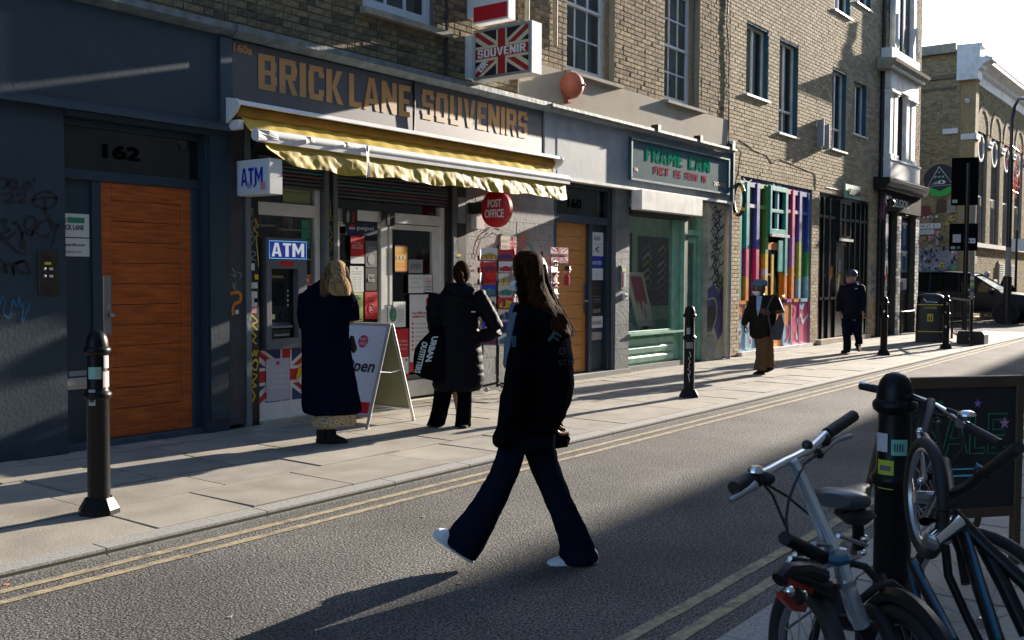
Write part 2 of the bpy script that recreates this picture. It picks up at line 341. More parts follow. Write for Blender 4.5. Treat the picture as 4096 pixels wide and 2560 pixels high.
brickmat('brick_stock', (.20, .155, .08), (.31, .24, .12), (.38, .29, .15))
mat('pale_reflection', (.78, .84, .9), .8, var=.35, scale=2)  # pale blue colour standing in for reflections in the upper windows
glass('glass'); glass('shop_glass', (.97, .98, .96)); glass('dark_glass', (.2, .22, .22))
# ------------------------------------------------------------ ground
RZ = -.04
struct('ground', MB().box(-60, 400, -60, 200, -.6, -.05), 'asphalt')
road = struct('road', MB().box(-40, 300, 1.77, 5.05, -.049, RZ).box(31.6, 300, 5.051, 6.6, -.049, RZ).box(31.6, 41.8, 6.601, 60, -.049, RZ), 'asphalt')
def yline(pts, wd):
    b = MB(); n = 160
    for i in range(n):
        t0, t1 = i/n, (i+1)/n; x0 = pts[0]+(pts[1]-pts[0])*t0; x1 = pts[0]+(pts[1]-pts[0])*t1
        def c(x): return pts[2]+(.03*max(0, x-14)**1.12*.35 if pts[3] else 0)
        j = [random.uniform(-.004, .004) for _ in range(4)]
        b.quad((x0, c(x0)-wd/2+j[0], RZ+.004), (x1, c(x1)-wd/2+j[1], RZ+.004), (x1, c(x1)+wd/2+j[2], RZ+.004), (x0, c(x0)+wd/2+j[3], RZ+.004))
    part('yellow_line', b, 'yellow_paint', road)
for y in (4.86, 4.70): yline((-6, 31, y, 1), .062)
for y in (2.13, 1.96): yline((-6, 31, y, 0), .07)
pav = struct('pavement', MB().box(-12, 31.6, 5.05, 8.35, -.048, -.014), 'joint')
def slabs(parent, x0, x1, rows, mats, z=0., seed=3, wmin=.55, wmax=1.05):
    rd = random.Random(seed); cnt = 0
    for ya, yb in rows:
        x = x0-rd.random()*.5
        while x < x1:
            l = rd.uniform(wmin, wmax); g = .006; dz = rd.uniform(-.004, .003)
            xa, xb = max(x, x0)+g, min(x+l, x1)-g
            if xb-xa > .08:
                m = MB(); t = [rd.uniform(-.003, .003) for _ in range(4)]
                a, c_, d, e = ya+g, yb-g, -.03, z+dz
                m.add([(xa, a, d), (xb, a, d), (xb, c_, d), (xa, c_, d), (xa+.004, a+.004, e+t[0]), (xb-.004, a+.004, e+t[1]), (xb-.004, c_-.004, e+t[2]), (xa+.004, c_-.004, e+t[3])], [(0, 1, 5, 4), (1, 2, 6, 5), (2, 3, 7, 6), (3, 0, 4, 7), (4, 5, 6, 7)])
                part('paving_slab', m, mats[rd.random() < .35], parent); cnt += 1
            x += l
    return cnt
slabs(pav, -1.5, 31.6, [(5.21, 5.93), (5.93, 6.52), (6.52, 7.22), (7.22, 7.75), (7.75, 8.34)], ('yorkstone', 'yorkstone_grey'))
x = -1.5; rd = random.Random(5)
while x < 31.5:
    l = rd.uniform(.85, 1.2); part('kerb_stone', MB().add([(x+.005, 5.045, -.06), (x+l-.005, 5.045, -.06), (x+l-.005, 5.205, -.06), (x+.005, 5.205, -.06), (x+.005, 5.055, -.001), (x+l-.005, 5.055, -.001), (x+l-.005, 5.203, .001), (x+.005, 5.203, .001)], [(0, 1, 5, 4), (1, 2, 6, 5), (2, 3, 7, 6), (3, 0, 4, 7), (4, 5, 6, 7)]), 'granite', pav); x += l
near = tag(struct('near_pavement', MB().box(-12, 120, -1.2, 1.77, -.048, -.014), 'joint'), kind='structure')
slabs(near, 2.4, 9.5, [(-.6, .05), (.05, .75), (.75, 1.6)], ('yorkstone_grey', 'yorkstone_grey'), seed=11)
x = 2.0
while x < 12: part('kerb_stone', MB().box(x+.004, x+.91, 1.6, 1.775, -.06, .002), 'granite', near); x += .915
far = struct('far_pavement', MB().box(41.8, 300, 6.6, 9.2, -.048, .05), 'yorkstone_grey')
# ------------------------------------------------------------ brickwork
def proj(p):
    p = Vector(p)-Vector((0, 0, HC)); d = p.dot(FW)
    return (2048+FOC*p.dot(RR)/d, 1280-FOC*p.dot(UU)/d) if d > .1 else (-9999, -9999)
def cells(mb, x0, x1, z0, z1, ya, yb, holes, mp=None):
    xs = sorted({x0, x1, *[h[0] for h in holes], *[h[1] for h in holes]}); zs = sorted({z0, z1, *[h[2] for h in holes], *[h[3] for h in holes]})
    xs = [v for v in xs if x0 <= v <= x1]; zs = [v for v in zs if z0 <= v <= z1]
    for i in range(len(xs)-1):
        k = 0
        while k < len(zs)-1:
            cx = (xs[i]+xs[i+1])/2
            free = lambda kk: not any(h[0] < cx < h[1] and h[2] < (zs[kk]+zs[kk+1])/2 < h[3] for h in holes)
            if free(k):
                e = k
                while e+1 < len(zs)-1 and free(e+1): e += 1
                if mp: mp(mb, xs[i], xs[i+1], zs[k], zs[e+1])
                else: mb.box(xs[i], xs[i+1], ya, yb, zs[k], zs[e+1])
                k = e+1
            else: k += 1
BRK = {}
def brickwall(parent, x0, x1, z0, z1, yf, holes, bm, mm, lim=300, seed=1, flem=True, back=.25, vis=True, flank=None, jit=.006, hc=.075):
    """flank=X: wall lies in the plane x=X facing -X and x0..x1 run along y"""
    mb = MB()
    if flank is None: cells(mb, x0, x1, z0, z1, yf, yf+back, holes)
    else: cells(mb, x0, x1, z0, z1, 0, 0, holes, mp=lambda m, a, b, c, d: m.box(flank, flank+back, a, b, c, d))
    part('wall', mb, mm, parent)
    rd = random.Random(seed); L = []; row = 0; z = z0
    while z < z1-.02:
        zb = z+.005; zt = min(z+hc-.005, z1); zc = (zb+zt)/2; u = x0-(rd.random()*.02+(.056 if row % 2 else .168)); k = row % 2
        if not flem: u = x0-(.1125 if row % 2 else 0)
        hs = [h for h in holes if h[2] < zc < h[3]]
        while u < x1:
            l = (.225 if k % 2 == 0 else .1125) if flem else .225
            if flem: k += 1
            a, b = max(u, x0)+.005, min(u+l, x1)-.005; u += l
            segs = [(a, b)]
            for h in hs:
                ns = []
                for (p, q) in segs:
                    if q <= h[0] or p >= h[1]: ns.append((p, q))
                    else:
                        if h[0]-p > .03: ns.append((p, h[0]-.003))
                        if q-h[1] > .03: ns.append((h[1]+.003, q))
                segs = ns
            for p, q in segs:
                if q-p < .03: continue
                P = ((p+q)/2, yf, zc) if flank is None else (flank, (p+q)/2, zc)
                if vis:
                    s = proj(P)
                    if not (-250 < s[0] < 4350 and s[1] > -350): continue
                L.append((p, q, zb, zt, rd.uniform(.004, .004+jit), rd.uniform(-.004, .004)))
        z += hc; row += 1
    if flank is None and lim: L.sort(key=lambda t: (t[0]+t[1])**2/4+yf*yf if proj(((t[0]+t[1])/2, yf, t[2]))[1] > 0 and proj(((t[0]+t[1])/2, yf, t[2]))[0] > 0 else 9e9)
    first = L[:lim] if flank is None else []; rest = L[len(first):]
    for p, q, zb, zt, d, tl in first:
        key = (round(q-p, 2), round(zt-zb, 3), bm)
        if key not in BRK:
            hw = (q-p)/2; hh = (zt-zb)/2; g = .003
            BRK[key] = MB().add([(-hw, .0, -hh), (hw, .0, -hh), (hw, .0, hh), (-hw, .0, hh), (-hw+g, -.01, -hh+g), (hw-g, -.01, -hh+g), (hw-g, -.01, hh-g), (-hw+g, -.01, hh-g)], [(4, 5, 6, 7), (0, 1, 5, 4), (1, 2, 6, 5), (2, 3, 7, 6), (3, 0, 4, 7)]).mesh('brick', bm)
        o = bpy.data.objects.new('brick', BRK[key]); COL.objects.link(o); o.parent = parent; g = org(parent)
        o.location = ((p+q)/2-g[0], yf-g[1], (zb+zt)/2-g[2]); o.scale = (1, d/.01, 1); o.rotation_euler = (0, 0, tl)
    if rest:
        b = MB()
        for p, q, zb, zt, d, tl in rest:
            d2 = d+tl*(q-p)*.5
            if flank is None: v = [(p, yf, zb), (q, yf, zb), (q, yf, zt), (p, yf, zt), (p+.003, yf-d, zb+.003), (q-.003, yf-d2, zb+.003), (q-.003, yf-d2, zt-.003), (p+.003, yf-d, zt-.003)]
            else: v = [(flank, q, zb), (flank, p, zb), (flank, p, zt), (flank, q, zt), (flank-d, q-.003, zb+.003), (flank-d2, p+.003, zb+.003), (flank-d2, p+.003, zt-.003), (flank-d, q-.003, zt-.003)]
            b.add(v, [(4, 5, 6, 7), (0, 1, 5, 4), (1, 2, 6, 5), (2, 3, 7, 6), (3, 0, 4, 7)])
        part('brickwork', b, bm, parent, kind='stuff')
def building(name, label, x0, x1, h, back=20, y=8.1, zlow=3.0, gh=True):
    t = thing(name, label, 'building', (x0, y, 0))
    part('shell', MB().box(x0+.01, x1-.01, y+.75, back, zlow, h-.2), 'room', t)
    part('roof', MB().box(x0, x1, y+.02, back, h, h+.15), 'lead', t)
    return t
def sill(w_, x0, x1, z, y, pr=.08, h=.07, m='stone'): part('sill', MB().add([(x0, y-pr, z-h), (x1, y-pr, z-h), (x1, y+.1, z-h), (x0, y+.1, z-h), (x0, y-pr, z-.012), (x1, y-pr, z-.012), (x1, y+.1, z), (x0, y+.1, z)], [(0, 3, 2, 1), (4, 5, 6, 7), (0, 1, 5, 4), (1, 2, 6, 5), (2, 3, 7, 6), (3, 0, 4, 7)]), m, w_)
def window(bld, x0, x1, z0, z1, y, cols, rows, fm='sash_paint', fr=.07, bar=.025, rec=.1, meet=None, gm='glass', pale_reflection='pale_reflection'):
    """recessed window: frame mesh, each pane a sub-part; rows/cols per sash; meet = height of the meeting rail"""
    f = MB(); yf = y+rec; yb = yf+.06
    f.box(x0, x0+fr, yf, yb, z0, z1).box(x1-fr, x1, yf, yb, z0, z1).box(x0+fr, x1-fr, yf, yb, z0, z0+fr*1.3).box(x0+fr, x1-fr, yf, yb, z1-fr, z1)
    sashes = [(z0+fr*1.3, z1-fr, 0)] if meet is None else [(z0+fr*1.3, meet-.02, .012), (meet+.02, z1-fr, 0)]
    if meet is not None: f.box(x0+fr, x1-fr, yf-.012, yb-.012, meet-.02, meet+.02)
    panes = []
    for (a, b, dy) in sashes:
        rws = rows if isinstance(rows, int) else rows[sashes.index((a, b, dy))]
        for c in range(1, cols):
            xx = x0+fr+(x1-x0-2*fr)*c/cols; f.box(xx-bar/2, xx+bar/2, yf+.01+dy, yb-.01, a, b)
        for r_ in range(1, rws):
            zz = a+(b-a)*r_/rws
            for c in range(cols):
                xa = x0+fr+(x1-x0-2*fr)*c/cols+(bar/2 if c else 0); xb = x0+fr+(x1-x0-2*fr)*(c+1)/cols-(bar/2 if c < cols-1 else 0); f.box(xa, xb, yf+.01+dy, yb-.01, zz-bar/2, zz+bar/2)
        for r_ in range(rws):
            for c in range(cols): panes.append((x0+fr+(x1-x0-2*fr)*c/cols, x0+fr+(x1-x0-2*fr)*(c+1)/cols, a+(b-a)*r_/rws, a+(b-a)*(r_+1)/rws))
    w_ = part('window', f, fm, bld)
    for a, b, c, d in panes: part('pane', MB().box(a+.003, b-.003, yf+.035, yf+.041, c+.003, d-.003), gm, w_)
    part('reflection_sheet', MB().box(x0+fr, x1-fr, yb+.10, yb+.11, z0, z1), pale_reflection, w_)  # added sheet behind the panes, its pale colour imitates their reflection
    return w_
# ------------------------------------------------------------ near-side terrace (behind the viewer, throws the long shadow over the road)
ya = -.62+.038*(-14-49)+1.4
t = thing('terrace_building', 'long brown brick terrace on the near side of the street, out of view', 'building', (-14, -1.4, 0), math.atan(.038))
part('wall', MB().box(0, 126, ya-9, ya, 0, 12.1), mat('near_brick', (.55, .5, .42), .9, var=.2), t)
for k in range(42):
    for z in (7.2,): part('window', MB().box(1+k*3, 2.1+k*3, ya, ya+.03, z, z+1.6), 'dark_glass', t)
# ------------------------------------------------------------ number 162
b162 = building('shop_building', 'dark blue painted shopfront with tall orange timber door marked 162', -6, 6.07, 8.6)
brickwall(b162, 3.2, 6.07, 3.9, 8.6, 8.1, [], 'brick_old', 'mortar_dark', 120, 2)
part('wall', MB().box(-6, 3.2, 8.1, 8.35, 0, 8.6), 'brick_old', b162)
part('cornice', MB().prism([(7.99, 3.79), (7.9, 3.84), (7.9, 3.9), (8.1, 3.95), (8.1, 3.79)], 12.07, 'x', -6), 'lead', b162)
box1('fascia', -6, 6.05, 7.99, 8.099, 2.96, 3.787, 'slate_paint', b162)
part('fascia_trim', MB().box(-6, 6.05, 7.94, 8.099, 2.885, 2.92).box(-6, 6.05, 7.965, 8.099, 2.922, 2.957), 'slate_trim', b162)
box1('fascia_stop', 5.93, 6.06, 7.96, 7.988, 2.96, 3.77, 'slate_trim', b162)
shaft = MB().box(-6, 4.405, 8.02, 8.099, 0, 2.883); part('render_wall', shaft, 'slate_paint', b162)
box1('soffit', 4.405, 6.07, 8.0, 8.4, 2.84, 2.883, 'slate_paint', b162)
pl = MB().box(5.80, 6.06, 8.03, 8.4, 0, 2.839).box(5.83, 6.03, 8.005, 8.029, .12, 2.839); part('pilaster', pl, 'slate_paint', b162)
fr = MB().box(4.405, 4.44, 8.12, 8.2, 0, 2.839).box(4.44, 5.8, 8.12, 8.2, 2.78, 2.839).box(4.44, 5.8, 8.11, 8.2, 2.32, 2.41).box(4.705, 4.79, 8.12, 8.2, .06, 2.32).box(5.70, 5.8, 8.12, 8.2, 0, 2.32).box(4.44, 5.8, 8.10, 8.22, 0, .055)
dset = part('door_frame', fr, 'slate_paint', b162, bev=.006)
part('sill', MB().box(4.41, 5.82, 8.07, 8.099, .0, .05), 'slate_trim', dset)
part('pane', MB().box(4.44, 5.8, 8.155, 8.163, 2.41, 2.78), 'glass', dset)
box1('panel', 4.44, 4.705, 8.15, 8.17, .055, 2.32, 'slate_paint', dset)
box1('reflection_backing', 4.44, 5.79, 8.185, 8.19, 2.3, 2.83, mat('fanlight_reflection', (.13, .12, .11), .9, var=.3, scale=2), b162)  # grey-brown sheet behind the fanlight, colour imitates the reflection in its glass
ntext('162', 4.83, 2.53, .36, .125, 8.150, mat('numeral', (.003, .003, .004), .9, var=0, spec=0), dset, bold=.06)
dr = part('door', MB().box(4.79, 4.89, 8.13, 8.18, .06, 2.32).box(5.60, 5.70, 8.13, 8.18, .06, 2.32).box(4.89, 5.6, 8.13, 8.18, .06, .13).box(4.89, 5.6, 8.13, 8.18, 2.17, 2.32), 'timber_door', b162, bev=.004)
for i in range(11):
    z = .13+i*(2.04/11); part('plank', MB().box(4.892, 5.598, 8.138+random.uniform(0, .002), 8.17, z+.003, z+2.04/11-.003), 'timber_door', dr)
part('handle', MB().box(4.80, 4.875, 8.122, 8.13, .98, 1.5), 'steel', dr, bev=.003); part('lever', MB().box(4.82, 4.87, 8.06, 8.12, 1.14, 1.17).box(4.825, 4.85, 8.10, 8.122, 1.2, 1.25), 'chrome', dr)
lb = part('letter_box', MB().box(4.42, 4.66, 8.135, 8.15, .52, .62).box(4.44, 4.64, 8.128, 8.135, .55, .6), 'steel', dset, bev=.002)
ntext('NO JUNK MAIL', 4.5, .645, .15, .022, 8.146, 'paper_grey', dset)
box1('notice', 4.49, 4.66, 8.147, 8.149, .635, .68, 'paper_grey', dset)
# graffiti on the dark wall
def scribble(parent, strokes, Y, m, wd, z=None, name='graffiti', off=.004):
    b = MB()
    for s in strokes:
        P = [Vector((p[0], Y-off, p[1])) for p in (s if z is None else [W(z, q[0], q[1], Y) for q in s])]
        Q = []
        for i in range(len(P)-1):
            p0 = P[max(i-1, 0)]; p1 = P[i]; p2 = P[i+1]; p3 = P[min(i+2, len(P)-1)]
            for t in (0, .25, .5, .75): Q.append(.5*((2*p1)+(-p0+p2)*t+(2*p0-5*p1+4*p2-p3)*t*t+(-p0+3*p1-3*p2+p3)*t**3))
        Q.append(P[-1]); b.ribbon(Q, wd)
    return part(name, b, m, parent)
scribble(b162, [[(0, 1085), (30, 1075), (45, 1110), (15, 1140)], [(40, 1140), (60, 1085), (85, 1095), (60, 1120), (90, 1140), (60, 1150)], [(100, 1080), (105, 1140), (135, 1140)], [(160, 1095), (145, 1130), (170, 1145), (185, 1110), (160, 1095)], [(205, 1075), (210, 1100)],
    [(30, 1180), (60, 1165), (75, 1190), (35, 1225), (90, 1220)], [(95, 1180), (140, 1165), (150, 1190), (110, 1225), (165, 1220)], [(275, 1155), (215, 1180), (205, 1230), (270, 1265), (335, 1230), (330, 1180), (275, 1155)], [(185, 1215), (250, 1195), (345, 1198)], [(275, 1205), (270, 1260), (300, 1330), (330, 1360)],
    [(0, 1340), (40, 1330), (25, 1375), (60, 1390), (0, 1420), (50, 1440), (90, 1400)], [(80, 1360), (100, 1340), (130, 1420), (120, 1480), (150, 1500), (135, 1400), (190, 1420), (215, 1330), (165, 1310), (150, 1380), (200, 1400), (190, 1430)], [(290, 1330), (240, 1350), (220, 1400), (260, 1430), (300, 1420)], [(300, 1340), (320, 1390), (355, 1350), (330, 1420), (315, 1480)], [(0, 1440), (60, 1480), (100, 1520), (150, 1540)]], 8.02, 'black', .019, 1)
scribble(b162, [[(0, 210), (30, 240), (40, 290), (20, 260), (60, 235), (85, 300), (80, 240), (150, 215), (90, 240), (120, 280), (180, 292), (150, 215)]], 8.02, 'black', .019, 2)
scribble(b162, [[(0, 480), (15, 430), (30, 470), (20, 530), (60, 560), (75, 450), (100, 500), (115, 430), (125, 500), (140, 470), (135, 590), (180, 470)]], 8.02, 'graff_blue', .012, 2)
it = thing('door_entry_panel', 'brown metal entry phone panel with two buttons on the dark blue wall', 'intercom', (4.25, 8.02, 1.34))
part('plate', MB().box(4.165, 4.335, 8.006, 8.02, 1.34, 1.71), mat('bronze', (.055, .045, .035), .4, .5), it, bev=.003)
part('grille', MB().box(4.20, 4.26, 8.003, 8.006, 1.63, 1.665), 'black', it); part('yellow_label', MB().box(4.215, 4.27, 8.003, 8.006, 1.59, 1.61), 'yellow', it)
for z in (1.555, 1.495):
    part('button', MB().lathe([(.012, 0), (.012, -.006), (.006, -.009)], (4.215, 8.006, z), 12, 'y'), 'chrome', it); part('name_slot', MB().box(4.255, 4.285, 8.002, 8.006, z-.01, z+.01), 'paper', it)
part('reader', MB().box(4.225, 4.27, 8.001, 8.006, 1.37, 1.42), 'black', it)
def poster(label, x0, x1, z0, z1, Y, m='paper', cat='poster', th=.0015, texts=(), group=None, bands=(), name='poster'):
    o = solo(name, MB().box(x0, x1, Y-th, Y, z0, z1), m, label, cat, group)
    for (a, b, c, d, mm) in bands: part('print', MB().box(x0+a*(x1-x0), x0+b*(x1-x0), Y-th-.0006, Y-th, z0+c*(z1-z0), z0+d*(z1-z0)), mm, o)
    for t in texts:
        s, rx, rz, rw, rh, mm = t[:6]; ntext(s, x0+rx*(x1-x0), z0+rz*(z1-z0), rw*(x1-x0), rh*(z1-z0), Y-th, mm, o, off=.0012, bold=t[6] if len(t) > 6 else 0)
    return o
poster('white plaque reading 162 BRICK LANE with a green stripe beside the timber door', 4.41, 4.69, 1.83, 2.03, 8.15, 'paper', 'sign', .004, [('162', .02, .62, .26, .17, 'dark_text', .01), ('BRICK LANE', .02, .3, .8, .22, 'dark_text', .02)], bands=[(.3, .85, .6, .84, 'green_sticker')], name='door_plaque')
poster('white plaque reading SpareRoom Flatshare Ltd below the 162 plaque', 4.41, 4.69, 1.665, 1.82, 8.15, 'paper', 'sign', .004, [('SpareRoom', .16, .52, .68, .2, 'dark_text', .01), ('Flatshare Ltd', .16, .2, .56, .14, 'dark_text')], name='door_plaque')
# ------------------------------------------------------------ number 160a, the souvenir shop and post office
b160 = building('shop_building', 'souvenir shop building with dark BRICK LANE SOUVENIRS fascia and glazed shopfront', 6.071, 10.81, 8.6)
ORG[b160.name] = tuple(b160.location)
brickwall(b160, 6.071, 10.81, 3.9, 8.6, 8.1, [(7.93, 9.10, 4.5, 6.4)], 'brick_old', 'mortar_dark', 300, 3)
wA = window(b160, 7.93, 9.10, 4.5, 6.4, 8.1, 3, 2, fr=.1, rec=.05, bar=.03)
sill(wA, 7.88, 9.36, 4.5, 8.1, .1, .08)
part('cornice', MB().prism([(7.97, 3.79), (7.88, 3.84), (7.88, 3.9), (8.1, 3.95), (8.1, 3.79)], 5.23, 'x', 6.072), 'lead', b160)
box1('backing', 6.072, 11.3, 8.03, 8.1, 3.1, 3.79, 'black', b160)
def board(x0, x1, z0, z1, y, parent, rad=.06):
    P = []
    for cx, cz, a0 in ((x0+rad, z0+rad, 180), (x1-.01, z0+.01, 270), (x1-.01, z1-.01, 0), (x0+.01, z1-.01, 90)):
        rr = rad if cx == x0+rad else .01
        for k in range(5): a = math.radians(a0+k*22.5); P.append((cx+rr*math.cos(a), cz+rr*math.sin(a)))
    return part('fascia_board', MB().prism(P, .012, 'y', y), 'navy_board', parent)
fb1 = board(6.09, 8.635, 3.2, 3.775, 8.0, b160); fb2 = board(8.655, 11.235, 3.2, 3.785, 8.0, b160, .011)
ntext('160a', 6.105, 3.665, .225, .085, 8.0, 'gold_letter', fb1, bold=.05)
for s, a, b, zb, zt in (('BRICK', 6.40, 7.53, 3.353, 3.705), ('LANE', 7.62, 8.60, 3.355, 3.71)): btext(s, (a, 8.0, zb), b-a, zt-zb, 'gold_letter', fb1)
btext('SOUVENIRS', (8.79, 8.0, 3.37), 2.11, .35, 'gold_letter', fb2)
part('wire', MB().tube([(8.645, 7.985, 3.79), (8.65, 7.98, 3.5), (8.64, 7.985, 3.19)], .009, 6), 'black', b160)
scribble(b160, [[(672, 830), (600, 860), (535, 905), (520, 915)], [(530, 900), (600, 930), (668, 945)], [(690, 820), (705, 850), (690, 920), (672, 975)]], 7.995, 'black', .007, 4, 'wire')
# awning
aw = thing('awning', 'torn yellow fabric awning half rolled out above the souvenir shop', 'awning', (8.6, 8.0, 2.5))
def slabx(poly, x0, x1): return MB().prism(poly, x1-x0, 'x', x0)
part('cover', slabx([(8.03, 3.2), (7.98, 3.21), (7.80, 3.17), (7.78, 3.13), (7.8, 3.125), (7.97, 3.165), (8.03, 3.165)], 6.0, 11.42), 'white_metal', aw)
for x, n in ((5.985, 0), (11.42, 1)): part('end_cap', MB().prism([(8.03, 3.215), (7.8, 3.18), (7.76, 3.12), (7.8, 3.06), (7.9, 2.99), (8.03, 2.93)], .018, 'x', x), 'white_metal', aw)
rp = [(6.03+5.3*i/48, 7.9, 3.075+.004*math.sin(i*1.7)) for i in range(49)]
part('roller', MB().tube(rp, [.062+.003*math.sin(i*2.1) for i in range(49)], 18), 'awning_shaded', aw, smooth=True)
for x in (6.02, 11.26): part('bracket', MB().box(x, x+.06, 7.82, 8.02, 2.9, 2.99), 'white_metal', aw)
N = 90; cv = MB(); rd = random.Random(4); wave = [rd.uniform(-1, 1) for _ in range(40)]
def wv(x, k=0): i = (x*2.3+k*7) % 38; a = int(i); f = i-a; return wave[a]*(1-f)+wave[a+1]*f
pts = []
for i in range(N+1):
    x = 6.08+(11.22-6.08)*i/N
    for j in range(9):
        u = j/8; y = 7.86+(7.62-7.86)*u; z = 3.02+(2.86-3.02)*u-.035*math.sin(PI*u)*(1+.8*wv(x, 1))+.006*math.sin(x*23+u*3); pts.append((x, y, z))
cv.add(pts, [(i*9+j, (i+1)*9+j, (i+1)*9+j+1, i*9+j+1) for i in range(N) for j in range(8)]); part('canopy', cv, 'awning', aw, smooth=True)
part('front_bar', MB().tube([(6.04, 7.6, 2.832), (11.28, 7.6, 2.832)], .058, 20).box(6.05, 11.27, 7.55, 7.6, 2.765, 2.8), 'white_metal', aw, smooth=True)
vl = MB(); pts = []; NN = 420; NJ = 14
for i in range(NN+1):
    x = 6.13+(11.2-6.13)*i/NN
    bot = 2.555+.012*math.sin(x*5)+.008*math.sin(x*13)
    if x < 6.45: bot += (6.45-x)*.55
    for j in range(NJ+1):
        u = j/NJ; z = 2.775+(bot-2.775)*u; am = u**.7
        y = 7.585-.045*u+am*(.030*noise.noise(Vector((x*3.2+u*.6, u*1.3, 0)))+.020*noise.noise(Vector((x*7.5-u*1.2, u*1.6, 3)))+.006*noise.noise(Vector((x*17, u*4, 9))))
        pts.append((x, y, z))
vl.add(pts, [(i*(NJ+1)+j, i*(NJ+1)+j+1, (i+1)*(NJ+1)+j+1, (i+1)*(NJ+1)+j) for i in range(NN) for j in range(NJ)]); part('valance', vl, 'awning', aw, smooth=True)
tp = MB()
for x0, l, dz, dw in ((6.02, .25, .0, .1), (6.6, .12, .0, .07), (7.1, .1, 0, .05), (7.42, .05, 0, .33)):
    g = [(x0+l*a, 7.53-.012*math.sin(b*3+a*4), 2.87-dw*b-.02*a*math.sin(b*5)) for a in (0, .5, 1) for b in (0, .33, .66, 1)]
    part('torn_tape', MB().add(g, [(a*4+b, a*4+b+1, a*4+b+5, a*4+b+4) for a in range(2) for b in range(3)]), 'white_metal', aw)
for x in (6.6, 8.6, 10.6): part('folding_arm', MB().tube([(x, 8.0, 2.95), (x+.35, 7.78, 2.86), (x+.05, 7.62, 2.83)], .018, 8), 'alu', aw)
# shop front
part('pillar', MB().box(6.072, 6.275, 8.06, 8.4, .04, 3.1), 'charcoal_paint', b160)
box1('steel_channel', 6.275, 6.335, 8.04, 8.3, .0, 3.0, 'grey_pil', b160)
gp = box1('post', 6.335, 6.465, 8.09, 8.3, 0, 3.0, 'black', b160); gp['label'] = 'narrow black post covered in graffiti and stickers'
scribble(gp, [[(6.36+.045*math.sin(k*2.2+j), 2.2-k*.12-.02*j) for k in range(3)] for j in range(6)]+[[(6.35, 2.2), (6.4, 2.15), (6.36, 2.1)], [(6.36, 2.02), (6.42, 2.06), (6.41, 1.95)], [(6.36, 1.9), (6.36, 1.8), (6.43, 1.9), (6.43, 1.8)], [(6.37, 1.75), (6.43, 1.73), (6.37, 1.68), (6.43, 1.66)]], 8.088, 'paper_grey', .009)
scribble(gp, [[(6.36, 1.12), (6.44, 1.05), (6.38, 1.02), (6.44, .96)], [(6.37, .94), (6.42, .9), (6.38, .86), (6.43, .82)], [(6.36, .76), (6.38, .7), (6.4, .76), (6.42, .7), (6.44, .76)], [(6.4, .66), (6.36, .6), (6.42, .56), (6.44, .64), (6.4, .66)], [(6.38, .52), (6.43, .5), (6.37, .44), (6.42, .4), (6.36, .38), (6.4, .3), (6.37, .24)]], 8.087, 'graff_yellow', .016)
scribble(gp, [[(6.42, 2.08), (6.45, 2.0), (6.4, 1.98), (6.455, 1.92), (6.42, 1.9)], [(6.43, 1.88), (6.45, 1.7), (6.46, 1.6)]], 8.087, 'graff_yellow', .01)
for i, (x, z, a, b, m) in enumerate(((6.36, 1.56, .05, .07, 'paper'), (6.41, 1.47, .045, .05, 'yellow'), (6.345, 1.38, .05, .06, 'paper'), (6.4, 1.38, .045, .06, 'paper'), (6.37, 1.2, .07, .15, 'paper'), (6.35, 1.13, .08, .07, 'pinkish'), (6.4, 1.24, .04, .04, 'red'))):
    part('sticker', MB().box(x, x+a, 8.084, 8.09, z, z+b), m, gp)
scribble(b160, [[(6.12, 1.58), (6.16, 1.5), (6.1, 1.52)], [(6.18, 1.54), (6.23, 1.52), (6.2, 1.47)], [(6.12, 1.44), (6.14, 1.36)], [(6.17, 1.44), (6.14, 1.4), (6.18, 1.36)]], 8.06, 'paper_grey', .008)
scribble(b160, [[(6.09, 1.33), (6.2, 1.34), (6.21, 1.26), (6.13, 1.22), (6.12, 1.12)]], 8.059, 'orange', .03)
box1('sticker', 6.15, 6.19, 8.056, 8.06, 1.13, 1.17, 'paper', b160)
# white framed window A with cash machine
y1 = 8.15
wf = part('window_frame', MB().box(6.465, 6.5, y1, 8.23, .02, 2.8).box(7.27, 7.34, y1, 8.23, .02, 2.8).box(6.5, 7.27, y1-.01, 8.23, .02, .2).box(6.5, 7.27, y1-.01, 8.23, 2.13, 2.26).box(6.5, 7.27, y1, 8.23, 2.7, 2.8), 'white_upvc', b160, bev=.005)
box1('pane', 6.5, 7.27, 8.185, 8.19, .2, 2.13, 'shop_glass', wf); box1('pane', 6.5, 7.27, 8.185, 8.19, 2.26, 2.7, 'shop_glass', wf)
part('sill', MB().box(6.465, 7.36, 8.09, 8.149, 0, .05), 'white_upvc', wf)
part('shutter_guide', MB().box(7.35, 7.405, 8.08, 8.2, .04, 2.75), 'grey_pil', b160); part('shutter_guide', MB().box(7.475, 7.53, 8.08, 8.2, .04, 2.75), 'grey_pil', b160)
gq = box1('post', 7.405, 7.475, 8.1, 8.2, .04, 2.9, 'black', b160)
scribble(gq, [[(7.43, 2.33), (7.44, 2.2), (7.42, 2.12), (7.46, 2.12), (7.42, 2.22)], [(7.42, 2.05), (7.46, 1.95), (7.42, 1.9), (7.46, 1.86), (7.43, 1.78)], [(7.46, 1.72), (7.42, 1.68), (7.45, 1.6)]], 8.099, 'graff_yellow', .006)
sh = part('roller_shutter', MB().box(6.47, 7.34, 8.12, 8.149, 2.44, 2.75), 'black', b160)
